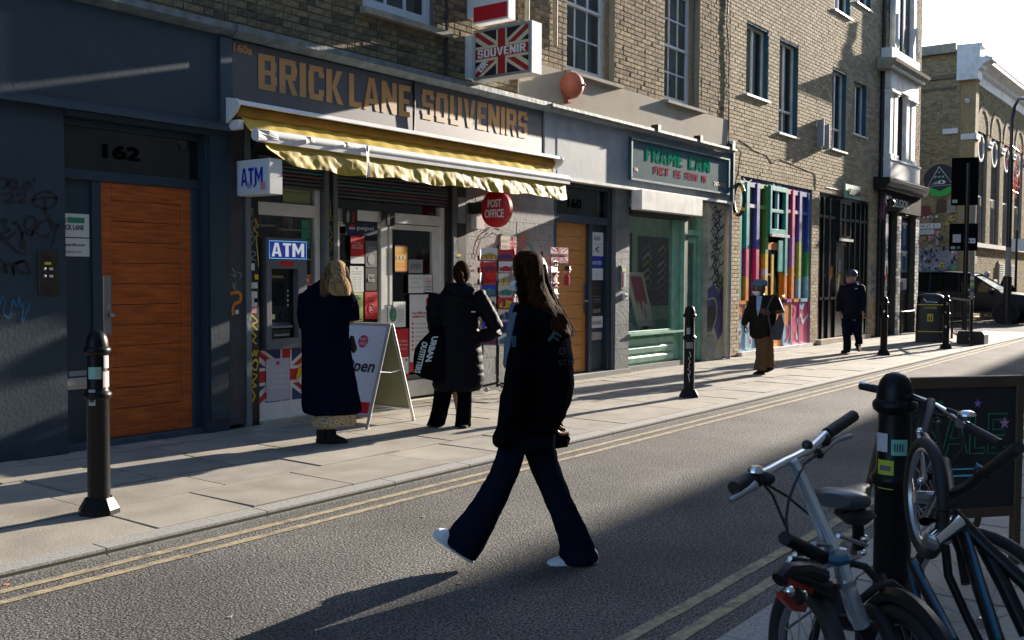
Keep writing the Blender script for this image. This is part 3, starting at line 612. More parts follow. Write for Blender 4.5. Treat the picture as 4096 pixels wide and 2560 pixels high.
for i in range(8): z = 2.42+i*.04; part('slat', MB().prism([(8.11, z), (8.10, z+.012), (8.1, z+.026), (8.112, z+.037), (8.12, z+.037), (8.12, z)], .87, 'x', 6.47), ('charcoal_paint', 'charcoal_paint', mat('teal_graff', (.02, .12, .11), .5), 'charcoal_paint', mat('plum_graff', (.12, .03, .05), .5))[(i*3) % 5], sh)
sh = part('roller_shutter', MB().box(7.54, 9.4, 8.12, 8.149, 2.38, 2.75), 'black', b160)
for i in range(9): z = 2.37+i*.04; part('slat', MB().prism([(8.11, z), (8.10, z+.012), (8.1, z+.026), (8.112, z+.037), (8.12, z+.037), (8.12, z)], 1.86, 'x', 7.54), ('charcoal_paint', 'teal_graff', 'charcoal_paint', 'charcoal_paint', 'plum_graff')[(i*2) % 5], sh)
box1('shutter_box', 6.36, 9.75, 8.0, 8.3, 2.76, 3.08, 'black', b160)
# doors
df = part('door_frame', MB().box(7.54, 7.6, y1, 8.23, .04, 2.36).box(9.3, 9.38, y1, 8.23, .04, 2.36).box(7.6, 9.3, y1-.012, 8.23, 2.13, 2.25), 'white_upvc', b160, bev=.004)
box1('pane', 7.6, 9.3, 8.185, 8.19, 2.25, 2.38, 'shop_glass', df)
for a, b in ((7.6, 8.38), (8.41, 9.3)):
    s = .09 if a < 8 else .1; d = part('door', MB().box(a, a+(.03 if a < 8 else s*.5), y1+.005, 8.22, .06, 2.12).box(b-s*1.2, b, y1+.005, 8.22, .06, 2.12).box(a+.03, b-s*1.2, y1+.005, 8.22, 2.06, 2.12).box(a+.03, b-s*1.2, y1+.005, 8.22, .06, .26), 'white_upvc', b160, bev=.004)
    box1('pane', a+.02, b-.05, 8.185, 8.19, .26, 2.06, 'shop_glass', d)
part('door_handle', MB().box(8.42, 8.45, 8.12, 8.15, 1.0, 1.16), 'steel', b160); part('threshold', MB().box(6.47, 9.75, 8.02, 8.4, -.01, .035), 'render', b160)
part('post', MB().box(9.38, 9.46, 8.1, 8.3, .03, 2.9), 'black', b160); part('shutter_guide', MB().box(9.465, 9.52, 8.07, 8.2, .03, 2.75), 'grey_pil', b160); gq = part('post', MB().box(9.525, 9.728, 8.09, 8.3, .03, 2.9), 'black', b160)
box1('sticker', 9.55, 9.62, 8.085, 8.09, 1.76, 1.79, 'yellow', gq); part('light_panel', MB().box(9.54, 9.68, 8.06, 8.09, 2.18, 2.5), 'grey_fascia', gq)
scribble(gq, [[(9.6, 2.1), (9.66, 2.0), (9.6, 1.95), (9.66, 1.85)], [(9.58, 2.0), (9.64, 1.92)]], 8.088, 'grey_text', .006)
# painted block pier
pr_ = part('pier', MB().box(9.73, 11.72, 8.14, 8.4, 0, 3.0), 'joint', b160); rd = random.Random(9)
z = .0; row = 0
while z < 2.95:
    x = 9.73-(.22 if row % 2 else 0); zt = min(z+.225, 2.98)
    while x < 11.7:
        a, b = max(x, 9.73), min(x+.44, 11.72)
        if b-a > .05: part('block', MB().box(a+.0015, b-.0015, 8.118+rd.uniform(-.0012, .0012), 8.142, z+.0015, zt-.0015), 'pier_paint' if z > .9 or True else 'charcoal_paint', pr_)
        x += .44
    z += .225; row += 1
# mural of an arm and drapery on the pier
def blobpoly(parent, pts, Y, m, z, off=.003, name='mural'):
    P = [W(z, a, b, Y) for a, b in pts]; Q = []
    n = len(P)
    for i in range(n):
        p0, p1, p2, p3 = P[i-1], P[i], P[(i+1) % n], P[(i+2) % n]
        for t in (0, .33, .66): Q.append(tuple(.5*(2*p1[k]+(-p0[k]+p2[k])*t+(2*p0[k]-5*p1[k]+4*p2[k]-p3[k])*t*t+(-p0[k]+3*p1[k]-3*p2[k]+p3[k])*t**3) for k in (0, 1)))
    b = MB(); b.add([(x, Y-off, zz) for x, zz in Q], [tuple(range(len(Q)))]); return part(name, b, m, parent)
blobpoly(pr_, [(1160, 620), (1200, 530), (1310, 560), (1440, 640), (1480, 700), (1400, 760), (1250, 820), (1180, 760)], 8.112, mat('mural_teal', (.08, .2, .2), .6), 7, .003)
blobpoly(pr_, [(1250, 690), (1290, 620), (1340, 570), (1395, 545), (1405, 590), (1370, 620), (1320, 680), (1290, 740), (1255, 740)], 8.112, mat('mural_skin', (.45, .22, .12), .6), 7, .006)
blobpoly(pr_, [(1300, 720), (1340, 650), (1400, 600), (1410, 640), (1380, 660), (1330, 740), (1280, 800), (1275, 760)], 8.112, mat('mural_pink', (.42, .2, .22), .6), 7, .009)
blobpoly(pr_, [(1350, 720), (1390, 660), (1420, 655), (1440, 700), (1500, 760), (1480, 830), (1350, 820)], 8.112, mat('mural_sand', (.45, .36, .2), .6), 7, .012)
scribble(pr_, [[(960, 760), (970, 650), (1010, 560), (1080, 500), (1180, 480), (1240, 520)], [(985, 760), (1000, 660), (1040, 570), (1100, 520)], [(1090, 560), (1150, 520), (1200, 560)]], 8.112, mat('mural_grey', (.2, .22, .24), .6), .02, 7, 'mural', .004)
rd = random.Random(21)
for i in range(16):
    x = rd.uniform(9.85, 11.6); zz = rd.uniform(1.2, 2.4); part('spike', MB().tube([(x, 8.118, zz), (x+.005, 8.10, zz)], [.008, .005], 6), mat('rust', (.2, .04, .03), .7), pr_)
box1('junction_box', 9.86, 10.02, 8.03, 8.118, 2.12, 2.3, 'white_metal', b160); box1('camera_box', 9.80, 10.0, 7.9, 8.118, 2.31, 2.45, 'black', b160)
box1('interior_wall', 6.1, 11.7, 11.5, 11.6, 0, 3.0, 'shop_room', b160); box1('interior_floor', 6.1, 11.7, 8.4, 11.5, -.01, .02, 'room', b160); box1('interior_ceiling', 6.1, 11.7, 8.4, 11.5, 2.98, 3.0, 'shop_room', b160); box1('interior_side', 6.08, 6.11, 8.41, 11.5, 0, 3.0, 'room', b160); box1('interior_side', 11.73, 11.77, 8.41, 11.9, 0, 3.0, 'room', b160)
rd = random.Random(31)
for k, (xa, xb, yy) in enumerate(((6.55, 7.25, 8.75), (7.7, 8.3, 9.3), (8.5, 9.2, 9.6))):
    s = thing('display_shelf', ('shelf of red packets seen through the cash machine window', 'dark shelf of goods behind the left glass door', 'dark shelf of goods behind the right glass door')[k], 'shelf', (xa, yy, 0))
    part('frame', MB().box(xa, xa+.03, yy, yy+.3, 0, 2.2).box(xb-.03, xb, yy, yy+.3, 0, 2.2), 'black', s)
    for z in (.5, .9, 1.3, 1.7, 2.05):
        part('shelf', MB().box(xa+.03, xb-.03, yy, yy+.3, z, z+.02), 'white_upvc', s)
        x = xa+.05
        while x < xb-.12: wv_ = rd.uniform(.05, .11); part('packet', MB().box(x, x+wv_, yy+.05, yy+.2, z+.021, z+rd.uniform(.12, .26)), rd.choice(['red', 'deep_red', 'cream', 'navy', 'green_sticker', 'red']), s); x += wv_+.01
# flag helper: layered flat print of a union flag on a plane
def flag(parent, o, wd, ht, right=(1, 0, 0), off=.001, dull=False):
    right = Vector(right); up = Vector((0, 0, 1)); nrm = right.cross(up); o = Vector(o)
    def lay(polys, m, k):
        b = MB()
        for P in polys: b.add([o+right*(x*wd)+up*(z*ht)+nrm*(off+k*.0008) for x, z in P], [tuple(range(len(P)))])
        part('print', b, m, parent)
    A = .13; B = .13*wd/ht
    Wm, Rm, Bm = ('cream', 'flag_red', 'black') if dull else ('paper', 'red', 'flag_blue')
    mat('flag_red', (.33, .015, .015), .5, var=0)
    lay([[(0, 0), (1, 0), (1, 1), (0, 1)]], Bm, 0)
    lay([[(0, 0), (A, 0), (1, 1-B), (1, 1), (1-A, 1), (0, B)], [(0, 1), (0, 1-B), (1-A, 0), (1, 0), (1, B), (A, 1)]], Wm, 1)
    a = A*.4; b_ = B*.4
    lay([[(0, 0), (a, 0), (1, 1-b_), (1, 1), (1-a, 1), (0, b_)], [(0, 1), (0, 1-b_), (1-a, 0), (1, 0), (1, b_), (a, 1)]], Rm, 2)
    lay([[(.4, 0), (.6, 0), (.6, 1), (.4, 1)], [(0, .33), (.4, .33), (.4, .67), (0, .67)], [(.6, .33), (1, .33), (1, .67), (.6, .67)]], Wm, 3)
    lay([[(.43, 0), (.57, 0), (.57, 1), (.43, 1)], [(0, .39), (.43, .39), (.43, .61), (0, .61)], [(.57, .39), (1, .39), (1, .61), (.57, .61)]], Rm, 4)
fl = solo('flag_poster', MB().box(6.50, 7.26, 8.176, 8.179, .2, .74), 'flag_blue', 'union flag poster inside the window below the cash machine', 'poster'); flag(fl, (6.50, 8.176, .2), .76, .54)
poster('lilac notice reading Your new branch opens here over the union flag', 6.61, 6.92, .21, .65, 8.165, 'paper_lilac', 'poster', .002, [('Your new', .22, .68, .5, .08, 'paper'), ('branch opens', .1, .54, .8, .08, 'paper'), ('here on', .28, .42, .42, .08, 'paper'), ('28th January', .14, .27, .72, .09, 'paper')], bands=[(.42, .56, .85, .93, 'post_pink')])
fo = solo('envelope', MB().prism([(7.0, .42), (7.24, .22), (7.26, .5), (7.05, .56)], .004, 'y', 8.16), 'amber', 'amber and white envelopes leaning in the window right of the notice', 'envelope'); part('envelope_front', MB().prism([(7.02, .4), (7.16, .26), (7.25, .38), (7.12, .5)], .003, 'y', 8.155), 'paper', fo)
# cash machine
at_ = thing('cash_machine', 'grey cash machine with lit blue ATM header set in the shop window', 'cash machine', (6.85, 8.1, .75))
sr = MB(); cells(sr, 6.565, 7.10, .75, 1.90, 8.09, 8.25, [(6.63, 6.98, .86, 1.58)]); part('housing', sr, mat('atm_grey', (.13, .13, .145), .45, var=.1), at_, bev=.004)
box1('recess', 6.625, 6.985, 8.17, 8.25, .855, 1.585, 'black_gloss', at_)
hd = part('header', MB().box(6.59, 7.085, 8.08, 8.089, 1.685, 1.865), emis('atm_blue', (.03, .04, .30), .12), at_); btext('ATM', (6.62, 8.08, 1.705), .43, .14, emis('atm_white', (.6, .65, .7), .18), hd, off=.002)
part('header_edge', MB().tube([(6.592, 8.079, 1.686), (7.083, 8.079, 1.686), (7.083, 8.079, 1.864), (6.592, 8.079, 1.864), (6.592, 8.079, 1.686)], .003, 5), emis('atm_edge', (.15, .5, .8), .3), hd)
rl = box1('red_label', 6.74, 6.92, 8.086, 8.089, 1.61, 1.66, 'red', at_); ntext('cashzone', 6.65, 1.485, .19, .035, 8.168, 'lime_paper', at_)
part('screen', MB().box(6.66, 6.85, 8.155, 8.17, 1.2, 1.45), 'dark_glass', at_)
for z in (1.35, 1.30, 1.25, 1.20): part('key', MB().lathe([(.013, 0), (.013, -.01), (.006, -.014)], (6.90, 8.17, z), 10, 'y'), 'chrome', at_)
part('card_slot', MB().box(6.65, 6.71, 8.14, 8.17, 1.06, 1.11), 'lime_paper', at_); part('card_reader', MB().lathe([(.045, 0), (.045, -.015), (.03, -.016), (.03, -.004)], (6.84, 8.17, 1.09), 18, 'y'), 'black_gloss', at_)
kp = part('keypad', MB().add([(6.64, 8.12, .985), (6.92, 8.12, .985), (6.92, 8.17, 1.02), (6.64, 8.17, 1.02), (6.64, 8.12, .97), (6.92, 8.12, .97), (6.92, 8.17, .97), (6.64, 8.17, .97)], [(0, 1, 2, 3), (4, 5, 1, 0), (5, 6, 2, 1), (6, 7, 3, 2), (7, 4, 0, 3), (4, 7, 6, 5)]), 'steel', at_)
part('cash_slot', MB().box(6.66, 6.90, 8.13, 8.17, .87, .95), 'black', at_); part('slot_lip', MB().box(6.68, 6.88, 8.12, 8.13, .885, .905), 'steel', at_)
scribble(at_, [[(6.98, 1.3), (7.03, 1.25), (7.0, 1.35), (7.05, 1.3), (7.02, 1.2), (7.07, 1.22), (7.04, 1.12)], [(7.0, 1.1), (7.05, 1.05), (7.02, 1.0), (7.07, .98)]], 8.089, 'black', .006)
# posters on the glass
YG = 8.144
pp = poster('dark blue drinks poster with round logo at the top of the left glass door', 7.70, 8.20, 1.97, 2.12, YG, 'navy', 'poster', texts=[('pepsi', .36, .3, .52, .38, 'paper')])
for m, a0, a1, k in (('red', 10, 170, 0), ('blue', 190, 350, 1), ('paper', 0, 360, -1)): part('logo', MB().add([(7.80+.045*math.cos(math.radians(a0+(a1-a0)*i/14)), YG-.0025-.0006*k-.001, 2.04+.045*math.sin(math.radians(a0+(a1-a0)*i/14))) for i in range(15)], [tuple(range(15))]), m, pp)
poster('red poster reading Posting abroad this Christmas on the left glass door', 7.78, 7.99, 1.73, 1.96, YG, 'red', texts=[('Posting', .25, .62, .45, .09, 'paper'), ('abroad this', .12, .5, .74, .09, 'paper'), ('Christmas?', .1, .38, .78, .09, 'paper')])
poster('blank white card below the red Christmas poster', 7.78, 7.99, 1.65, 1.727, YG, 'paper')
gpz = poster('grey poster with a round smiling face symbol on the left glass door', 8.01, 8.19, 1.61, 1.91, YG, 'grey_text', texts=[('Please keep', .2, .74, .6, .05, 'paper'), ('social distance', .15, .66, .7, .05, 'paper'), ('face covering', .15, .58, .7, .05, 'paper')])
part('print', MB().add([(8.10+.055*math.cos(2*PI*i/18), YG-.003, 1.70+.06*math.sin(2*PI*i/18)) for i in range(18)], [tuple(range(18))]), 'paper_grey', gpz)
pc = poster('white paper with a table of opening hours on the left glass door', 7.77, 7.98, 1.33, 1.62, YG, 'paper', bands=[(.45, .55, .88, .94, 'red')], texts=[('Change to the opening', .1, .76, .8, .05, 'grey_text'), ('hours of this branch', .14, .68, .7, .05, 'grey_text')]+[('10 00    5 30', .2, .1+.09*i, .6, .04, 'grey_text') for i in range(6)])
pa = poster('black poster reading amazon hub on the left glass door', 8.01, 8.19, 1.345, 1.60, YG, 'black', texts=[('amazon', .22, .62, .55, .1, 'paper'), ('hub', .22, .38, .55, .2, 'paper', .01)])
poster('pale green notice reading FINAL COLLECTION TIME on the left glass door', 7.77, 7.97, 1.0, 1.325, YG, 'lime_paper', texts=[('FINAL', .3, .86, .35, .06, 'grey_text', .02), ('COLLECTION', .12, .76, .7, .06, 'grey_text', .02), ('TIME', .34, .66, .28, .06, 'grey_text', .02), ('4.45pm', .2, .36, .5, .08, 'grey_text', .02), ('11.45am', .14, .16, .6, .07, 'grey_text', .02)], bands=[(.6, .9, .04, .08, 'red')])
pr2 = poster('bright red poster with round POST OFFICE mark above the A-board', 8.0, 8.2, 1.02, 1.33, YG, 'red', texts=[('Change', .3, .76, .4, .06, 'deep_red', .02), ('Bureau', .3, .66, .4, .06, 'deep_red', .02), ('POST', .38, .38, .26, .06, 'paper'), ('OFFICE', .34, .3, .34, .06, 'paper')])
part('print', MB().tube([(8.10+.042*math.cos(2*PI*i/20), YG-.003, 1.14+.05*math.sin(2*PI*i/20)) for i in range(21)], .0015, 4), 'paper', pr2)
oy = poster('amber warning notice with striped border on the right glass door', 8.49, 8.70, 1.56, 1.87, YG, 'amber', bands=[(0, 1, .0, .05, 'deep_red'), (0, 1, .95, 1, 'deep_red'), (.1, .9, .2, .24, 'orange'), (.1, .9, .3, .33, 'orange'), (.15, .85, .72, .76, 'orange')])
for i in range(3): part('print', MB().add([(8.53+.06*i+.02*math.cos(2*PI*k/12), YG-.003, 1.73+.022*math.sin(2*PI*k/12)) for k in range(12)], [tuple(range(12))]), 'cream', oy)
poster('glass-mounted paper reading OPEN on the right glass door', 8.72, 8.97, 1.55, 1.71, YG, 'paper_grey', texts=[('OPEN', .1, .3, .75, .4, 'grey_text', .02)])
poster('white handwritten paper on the right glass door beside the no smoking notice', 8.72, 8.99, 1.31, 1.53, YG, 'paper', texts=[('POST OFFICE', .15, .76, .75, .08, 'paper_grey'), ('INSIDE', .25, .54, .35, .08, 'paper_grey'), ('BACK OF THE SHOP', .1, .26, .8, .08, 'paper_grey')])
ns = poster('white NO SMOKING notice with red ring on the right glass door', 9.0, 9.135, 1.32, 1.53, YG, 'paper', texts=[('NO SMOKING', .08, .26, .84, .07, 'dark_text', .02)], bands=[(.1, .9, .08, .18, 'paper_grey')])
part('print', MB().tube([(9.067+.042*math.cos(2*PI*i/20), YG-.003, 1.45+.042*math.sin(2*PI*i/20)) for i in range(21)], .004, 4).tube([(9.037, YG-.003, 1.48), (9.097, YG-.003, 1.42)], .004, 4), 'red', ns); part('print', MB().box(9.035, 9.1, YG-.0028, YG-.002, 1.445, 1.453), 'dark_text', ns)
sv = poster('tall white board listing Post Office services available here on the right door', 8.74, 9.22, .36, 1.29, YG, 'paper', 'notice board', .004, [('Post Office services', .08, .745, .7, .035, 'red', .01), ('available here...', .08, .70, .52, .035, 'red', .01)]+[(s, .2, .61-.055*i, w_, .024, 'grey_text') for i, (s, w_) in enumerate((('postal orders', .4), ('Post Office card account', .7), ('cash deposits and withdrawals', .75), ('via chip and pin', .4), ('postal orders', .35), ('moneygram', .3), ('travel', .2), ('bill payments', .3)))], bands=[(0, 1, 0, .13, 'red')])
for k in range(7): part('print', MB().add([(8.79+.016*math.cos(2*PI*i/12), YG-.0055, .94-.055*.93*k+.016*math.sin(2*PI*i/12)) for i in range(12)], [tuple(range(12))]), 'post_pink', sv)
part('print', MB().add([(9.08+.055*math.cos(2*PI*i/24), YG-.006, 1.205+.06*math.sin(2*PI*i/24)) for i in range(24)], [tuple(range(24))]), 'red', sv); ntext('POST', 9.05, 1.213, .06, .028, YG-.006, 'paper', sv); ntext('OFFICE', 9.045, 1.175, .07, .028, YG-.006, 'paper', sv)
gg = poster('white sticker with green oval badge on the middle door post', 8.37, 8.53, .96, 1.16, 8.14, 'paper'); part('print', MB().add([(8.45+.06*math.cos(2*PI*i/24), 8.136, 1.06+.085*math.sin(2*PI*i/24)) for i in range(24)], [tuple(range(24))]), 'green_sticker', gg); part('print', MB().add([(8.45+.025*math.cos(2*PI*i/14), 8.135, 1.07+.03*math.sin(2*PI*i/14)) for i in range(14)], [tuple(range(14))]), 'cream', gg); part('print', MB().add([(8.45+.017*math.cos(2*PI*i/14), 8.134, 1.065+.024*math.sin(2*PI*i/14)) for i in range(14)], [tuple(range(14))]), 'orange', gg)
poster('white typed letter behind the green badge sticker', 8.46, 8.67, .91, 1.21, YG, 'paper', texts=[('notice', .5, .86, .4, .04, 'grey_text')]+[('lorem text of the notice here', .15, .2+.08*i, .7, .025, 'paper_grey') for i in range(7)] if False else [('the notice', .3, .86, .4, .04, 'grey_text')], bands=[(.15, .85, .2+.08*i, .22+.08*i, 'paper_grey') for i in range(7)])
poster('red poster with white lines low on the right door behind the A-board', 8.48, 8.72, .56, .89, YG, 'red', texts=[('Post Office', .2, .52, .7, .07, 'paper'), ("at the shop's", .15, .38, .8, .07, 'paper'), ("when we're", .15, .24, .7, .07, 'paper')])
poster('white leaflet with red foot low on the right door', 8.50, 8.72, .3, .55, YG, 'paper', bands=[(0, 1, 0, .2, 'red'), (.75, .9, .8, .92, 'red'), (.1, .4, .35, .36, 'grey_text')])
for i, (z, l) in enumerate(((2.01, 'topmost green sticker on the cash machine window edge'), (1.905, 'middle green sticker on the cash machine window edge'), (1.8, 'lowest round green sticker on the cash machine window edge'))):
    gs = poster(l, 7.10, 7.22, z, z+.09, 8.18, 'green_sticker', 'sticker', name='sticker', bands=[(.1, .9, .15, .25, 'mural_teal'), (.1, .9, .6, .8, 'mural_teal')])
st = poster('orange square sign with white star beside the cash machine', 7.115, 7.225, 1.41, 1.52, 8.175, mat('star_orange', (.5, .09, .02), .5, var=0), 'sign', .004, bands=[(0, 1, 0, .08, 'cream'), (0, 1, .92, 1, 'cream')])
def star(parent, c, r_, m, right=(1, 0, 0), off=.003, rot=0, up=(0, 0, 1)):
    right = Vector(right); up = Vector(up); nr = right.cross(up); c = Vector(c); b = MB()
    b.add([c+nr*off]+[c+nr*off+right*math.sin(rot+PI*k/5)*(r_ if k % 2 == 0 else r_*.42)+up*math.cos(rot+PI*k/5)*(r_ if k % 2 == 0 else r_*.42) for k in range(10)], [(0, 1+(k+1) % 10, 1+k) for k in range(10)]); part('star', b, m, parent)
star(st, (7.17, 8.171, 1.462), .032, 'paper')
poster('pale translucent poster about services in the light above the cash machine', 6.85, 7.22, 2.27, 2.42, 8.178, mat('pale_green', (.3, .34, .16), .6, var=0), 'poster', texts=[('Post Office services available', .05, .7, .9, .14, 'grey_text')])
for x, l in ((7.62, 'black card with two painted figures hanging left above the doors'), (8.22, 'black card with one pale figure hanging above the middle door post')):
    k = poster(l, x, x+.22, 2.08, 2.26, 8.1, 'black', 'poster', .004)
    for j, (dx, m) in enumerate(((.06, 'paper_grey'), (.14, 'deep_red')) if x < 8 else ((.1, 'paper_grey'),)): part('print', MB().prism([(x+dx, 2.1), (x+dx+.03, 2.1), (x+dx+.04, 2.18), (x+dx+.02, 2.24), (x+dx-.01, 2.18)], .001, 'y', 8.094), m, k)
# ------------------------------------------------------------ signs that stick out from the wall
sb = thing('box_sign', 'large projecting light box reading SOUVENIR UK over a distressed union flag', 'sign', (9.86, 8.05, 3.96))
part('case', MB().box(9.755, 9.965, 7.10, 8.0, 3.96, 4.585), 'white_metal', sb, bev=.006)
fp = part('face', MB().box(9.748, 9.755, 7.14, 7.96, 4.0, 4.545), 'black', sb); flag(fp, (9.748, 7.96, 4.0), .82, .545, (0, -1, 0), dull=True)
btext('SOUVENIR', (9.742, 7.92, 4.225), .74, .10, 'paper', fp, right=(0, -1, 0)); btext('UK', (9.742, 7.87, 4.04), .15, .10, 'paper', fp, right=(0, -.8, .6), up=(0, .6, .8))
part('frame', MB().box(9.74, 9.756, 7.105, 7.995, 3.965, 3.998).box(9.74, 9.756, 7.105, 7.995, 4.547, 4.58).box(9.74, 9.756, 7.105, 7.138, 3.998, 4.547).box(9.74, 9.756, 7.962, 7.995, 3.998, 4.547), 'alu', sb)
part('bracket', MB().box(9.70, 9.84, 8.0, 8.1, 3.99, 4.52), 'white_metal', sb)
sp = thing('box_sign', 'white and red projecting light box cut off by the top of the picture', 'sign', (9.8, 8.05, 4.65))
part('case', MB().box(9.735, 9.88, 7.44, 8.0, 4.655, 5.6), 'white_metal', sp, bev=.004); part('face_band', MB().box(9.729, 9.735, 7.46, 7.98, 4.68, 4.86), 'red', sp); part('face', MB().box(9.729, 9.735, 7.46, 7.98, 4.861, 5.58), 'paper', sp)
part('roundel', MB().lathe([(.17, 0), (.17, -.003)], (9.729, 7.72, 5.11), 32, 'x'), 'red', sp); part('bracket', MB().box(9.74, 9.85, 8.0, 8.1, 4.75, 5.5), 'white_metal', sp)
am = thing('box_sign', 'small white light box reading ATM in blue beside the awning', 'sign', (6.2, 8.05, 2.28))
part('case', MB().box(6.18, 6.335, 7.565, 8.06, 2.285, 2.625), 'white_metal', am, bev=.004); fc = part('face', MB().box(6.174, 6.18, 7.59, 8.04, 2.305, 2.605), mat('opal', (.62, .66, .74), .35, var=0), am); btext('ATM', (6.174, 7.985, 2.375), .33, .17, 'blue', fc, right=(0, -1, 0), off=.002)
part('sticker', MB().box(6.170, 6.1735, 7.62, 7.69, 2.33, 2.40), 'pinkish', fc); part('sticker', MB().box(6.170, 6.1735, 7.83, 7.89, 2.35, 2.40), 'paper_grey', fc)
part('sticker', MB().lathe([(.016, 0), (.016, -.002)], (6.174, 7.78, 2.37), 14, 'x'), 'grey_text', fc)
po = thing('round_sign', 'round red projecting sign reading POST OFFICE hanging below the awning', 'sign', (9.83, 7.69, 2.13))
part('disc', MB().lathe([(.215, 0), (.23, .012), (.23, .07), (.215, .082)], (9.80, 7.69, 2.355), 48, 'x'), 'red', po, smooth=True)
stext('POST', 9.80, 7.80, 2.375, .215, .10, 'paper', po, bold=.025); stext('OFFICE', 9.80, 7.845, 2.245, .30, .105, 'paper', po, bold=.025); part('arm', MB().box(9.82, 9.86, 7.9, 8.12, 2.34, 2.38).box(9.82, 9.86, 7.66, 7.70, 2.56, 2.62), 'black', po)
# ------------------------------------------------------------ number 160 and the picture framer
b2 = building('shop_building', 'brick house over grey shopfront with orange door 160 and green picture framing window', 10.811, 17.42, 9.4)
brickwall(b2, 10.811, 17.42, 4.45, 9.4, 8.1, [(11.98, 13.28, 4.45, 6.5), (14.88, 16.16, 4.45, 6.5)], 'brick_brown', 'mortar', 300, 5)
part('render_band', MB().box(10.811, 17.35, 8.075, 8.349, 3.93, 4.447), 'render', b2)
for a, b, sx0, sx1, m in ((12.0, 13.14, 11.96, 13.42, 5.5), (14.91, 15.98, 14.86, 16.28, 5.45)):
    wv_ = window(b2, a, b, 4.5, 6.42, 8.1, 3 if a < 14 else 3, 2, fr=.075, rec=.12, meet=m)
    sill(wv_, sx0, sx1, 4.485, 8.075, .075, .06)
    part('jamb', MB().box(b, b+.14, 8.19, 8.3, 4.5, 6.5), 'brick_brown', wv_)
part('blind', MB().box(12.1, 12.55, 8.285, 8.29, 4.62, 5.0), 'paper', b2, label='white sheet standing behind the lower left pane')
part('cornice', MB().prism([(7.97, 3.79), (7.93, 3.83), (7.86, 3.85), (7.86, 3.89), (8.08, 3.93), (8.08, 3.79)], 5.98, 'x', 11.305), 'lead', b2)
for x in (14.25, 15.75, 17.05): part('clamp', MB().box(x, x+.1, 7.85, 7.98, 3.85, 3.97), 'black', b2)
box1('fascia', 11.305, 11.6, 7.995, 8.099, 2.93, 3.79, 'grey_fascia', b2); box1('fascia', 11.605, 17.27, 7.99, 8.099, 2.93, 3.79, 'grey_fascia', b2)
part('drip_strip', MB().box(11.6, 17.28, 7.95, 8.099, 2.885, 2.926), 'white_upvc', b2); part('end_board', MB().box(17.272, 17.33, 7.93, 8.099, 2.9, 3.85), 'teal_trim', b2)
fs = part('sign_board', MB().box(13.6, 17.08, 7.965, 7.989, 3.07, 3.67), mat('teal_board', (.075, .14, .16), .85, var=.15, spec=.2), b2)
part('sign_frame', MB().box(13.55, 17.13, 7.93, 7.99, 3.67, 3.70).box(13.55, 17.13, 7.93, 7.99, 3.035, 3.07).box(13.55, 13.6, 7.93, 7.99, 3.07, 3.67).box(17.08, 17.13, 7.93, 7.99, 3.07, 3.67), 'teal_trim', fs, bev=.005)
mat('letter_green', (.02, .26, .15), 1., var=0, spec=0); mat('letter_red', (.36, .07, .09), 1., var=0, spec=0)
for s, a, b in (('FRAME', 14.05, 15.32), ('LAN', 15.55, 16.36)): btext(s, (a, 7.965, 3.38), b-a, .235, 'letter_green', fs, off=.006)
for s, a, b in (('PICT', 14.33, 14.83), ('RE', 15.03, 15.27), ('FRAM', 15.42, 15.88), ('N', 16.06, 16.2)): btext(s, (a, 7.965, 3.19), b-a, .125, 'letter_red', fs, off=.005)
ntext('16', 13.71, 3.185, .1, .06, 7.965, 'gold_letter', fs, bold=.01); ntext('247-0612', 16.53, 3.17, .48, .075, 7.965, 'gold_letter', fs, bold=.02)
# entrance 160
part('pilaster', MB().box(13.30, 13.715, 8.06, 8.4, 0, 2.884), 'grey_pil', b2); part('plinth', MB().box(11.74, 13.73, 8.0, 8.4, -.01, .07), 'granite', b2)
rd = random.Random(2); pb_ = b2
for k in range(6): part('block', MB().box(13.302, 13.713, 8.046, 8.0595, .01+k*.38, .385+k*.38), 'grey_pil', b2)
f160 = part('door_frame', MB().box(11.725, 11.79, 8.12, 8.25, .07, 2.884).box(13.18, 13.30, 8.12, 8.25, .07, 2.884).box(11.79, 13.18, 8.12, 8.25, 2.31, 2.42).box(11.79, 13.18, 8.12, 8.25, 2.83, 2.884).box(12.67, 12.76, 8.13, 8.25, .07, 2.31), 'slate_paint', b2, bev=.005)
box1('pane', 11.79, 13.18, 8.2, 8.205, 2.42, 2.83, 'glass', f160); box1('panel', 12.76, 13.18, 8.19, 8.22, .07, 2.31, 'slate_paint', f160); box1('reflection_backing', 11.79, 13.18, 8.225, 8.23, 2.31, 2.88, 'fanlight_reflection', b2)  # backing close behind the fanlight pane carries its painted reflection
ntext('160', 12.18, 2.53, .36, .14, 8.195, 'numeral', f160, bold=.02)
d2 = part('door', MB().box(11.79, 11.88, 8.19, 8.22, .09, 2.31).box(12.58, 12.67, 8.19, 8.22, .09, 2.31), 'timber_light', b2, bev=.003)
for i in range(11): z = .09+i*2.22/11; part('plank', MB().box(11.882, 12.578, 8.195+random.uniform(0, .001), 8.215, z+.003, z+2.22/11-.003), 'timber_light', d2)
part('handle', MB().box(12.595, 12.66, 8.18, 8.19, .98, 1.42), 'steel', d2); part('lever', MB().box(12.60, 12.65, 8.13, 8.18, 1.14, 1.17), 'chrome', d2)
nb = thing('tenant_board', 'column of eight tenant name plates beside the orange door 160', 'notice board', (12.96, 8.19, .73))
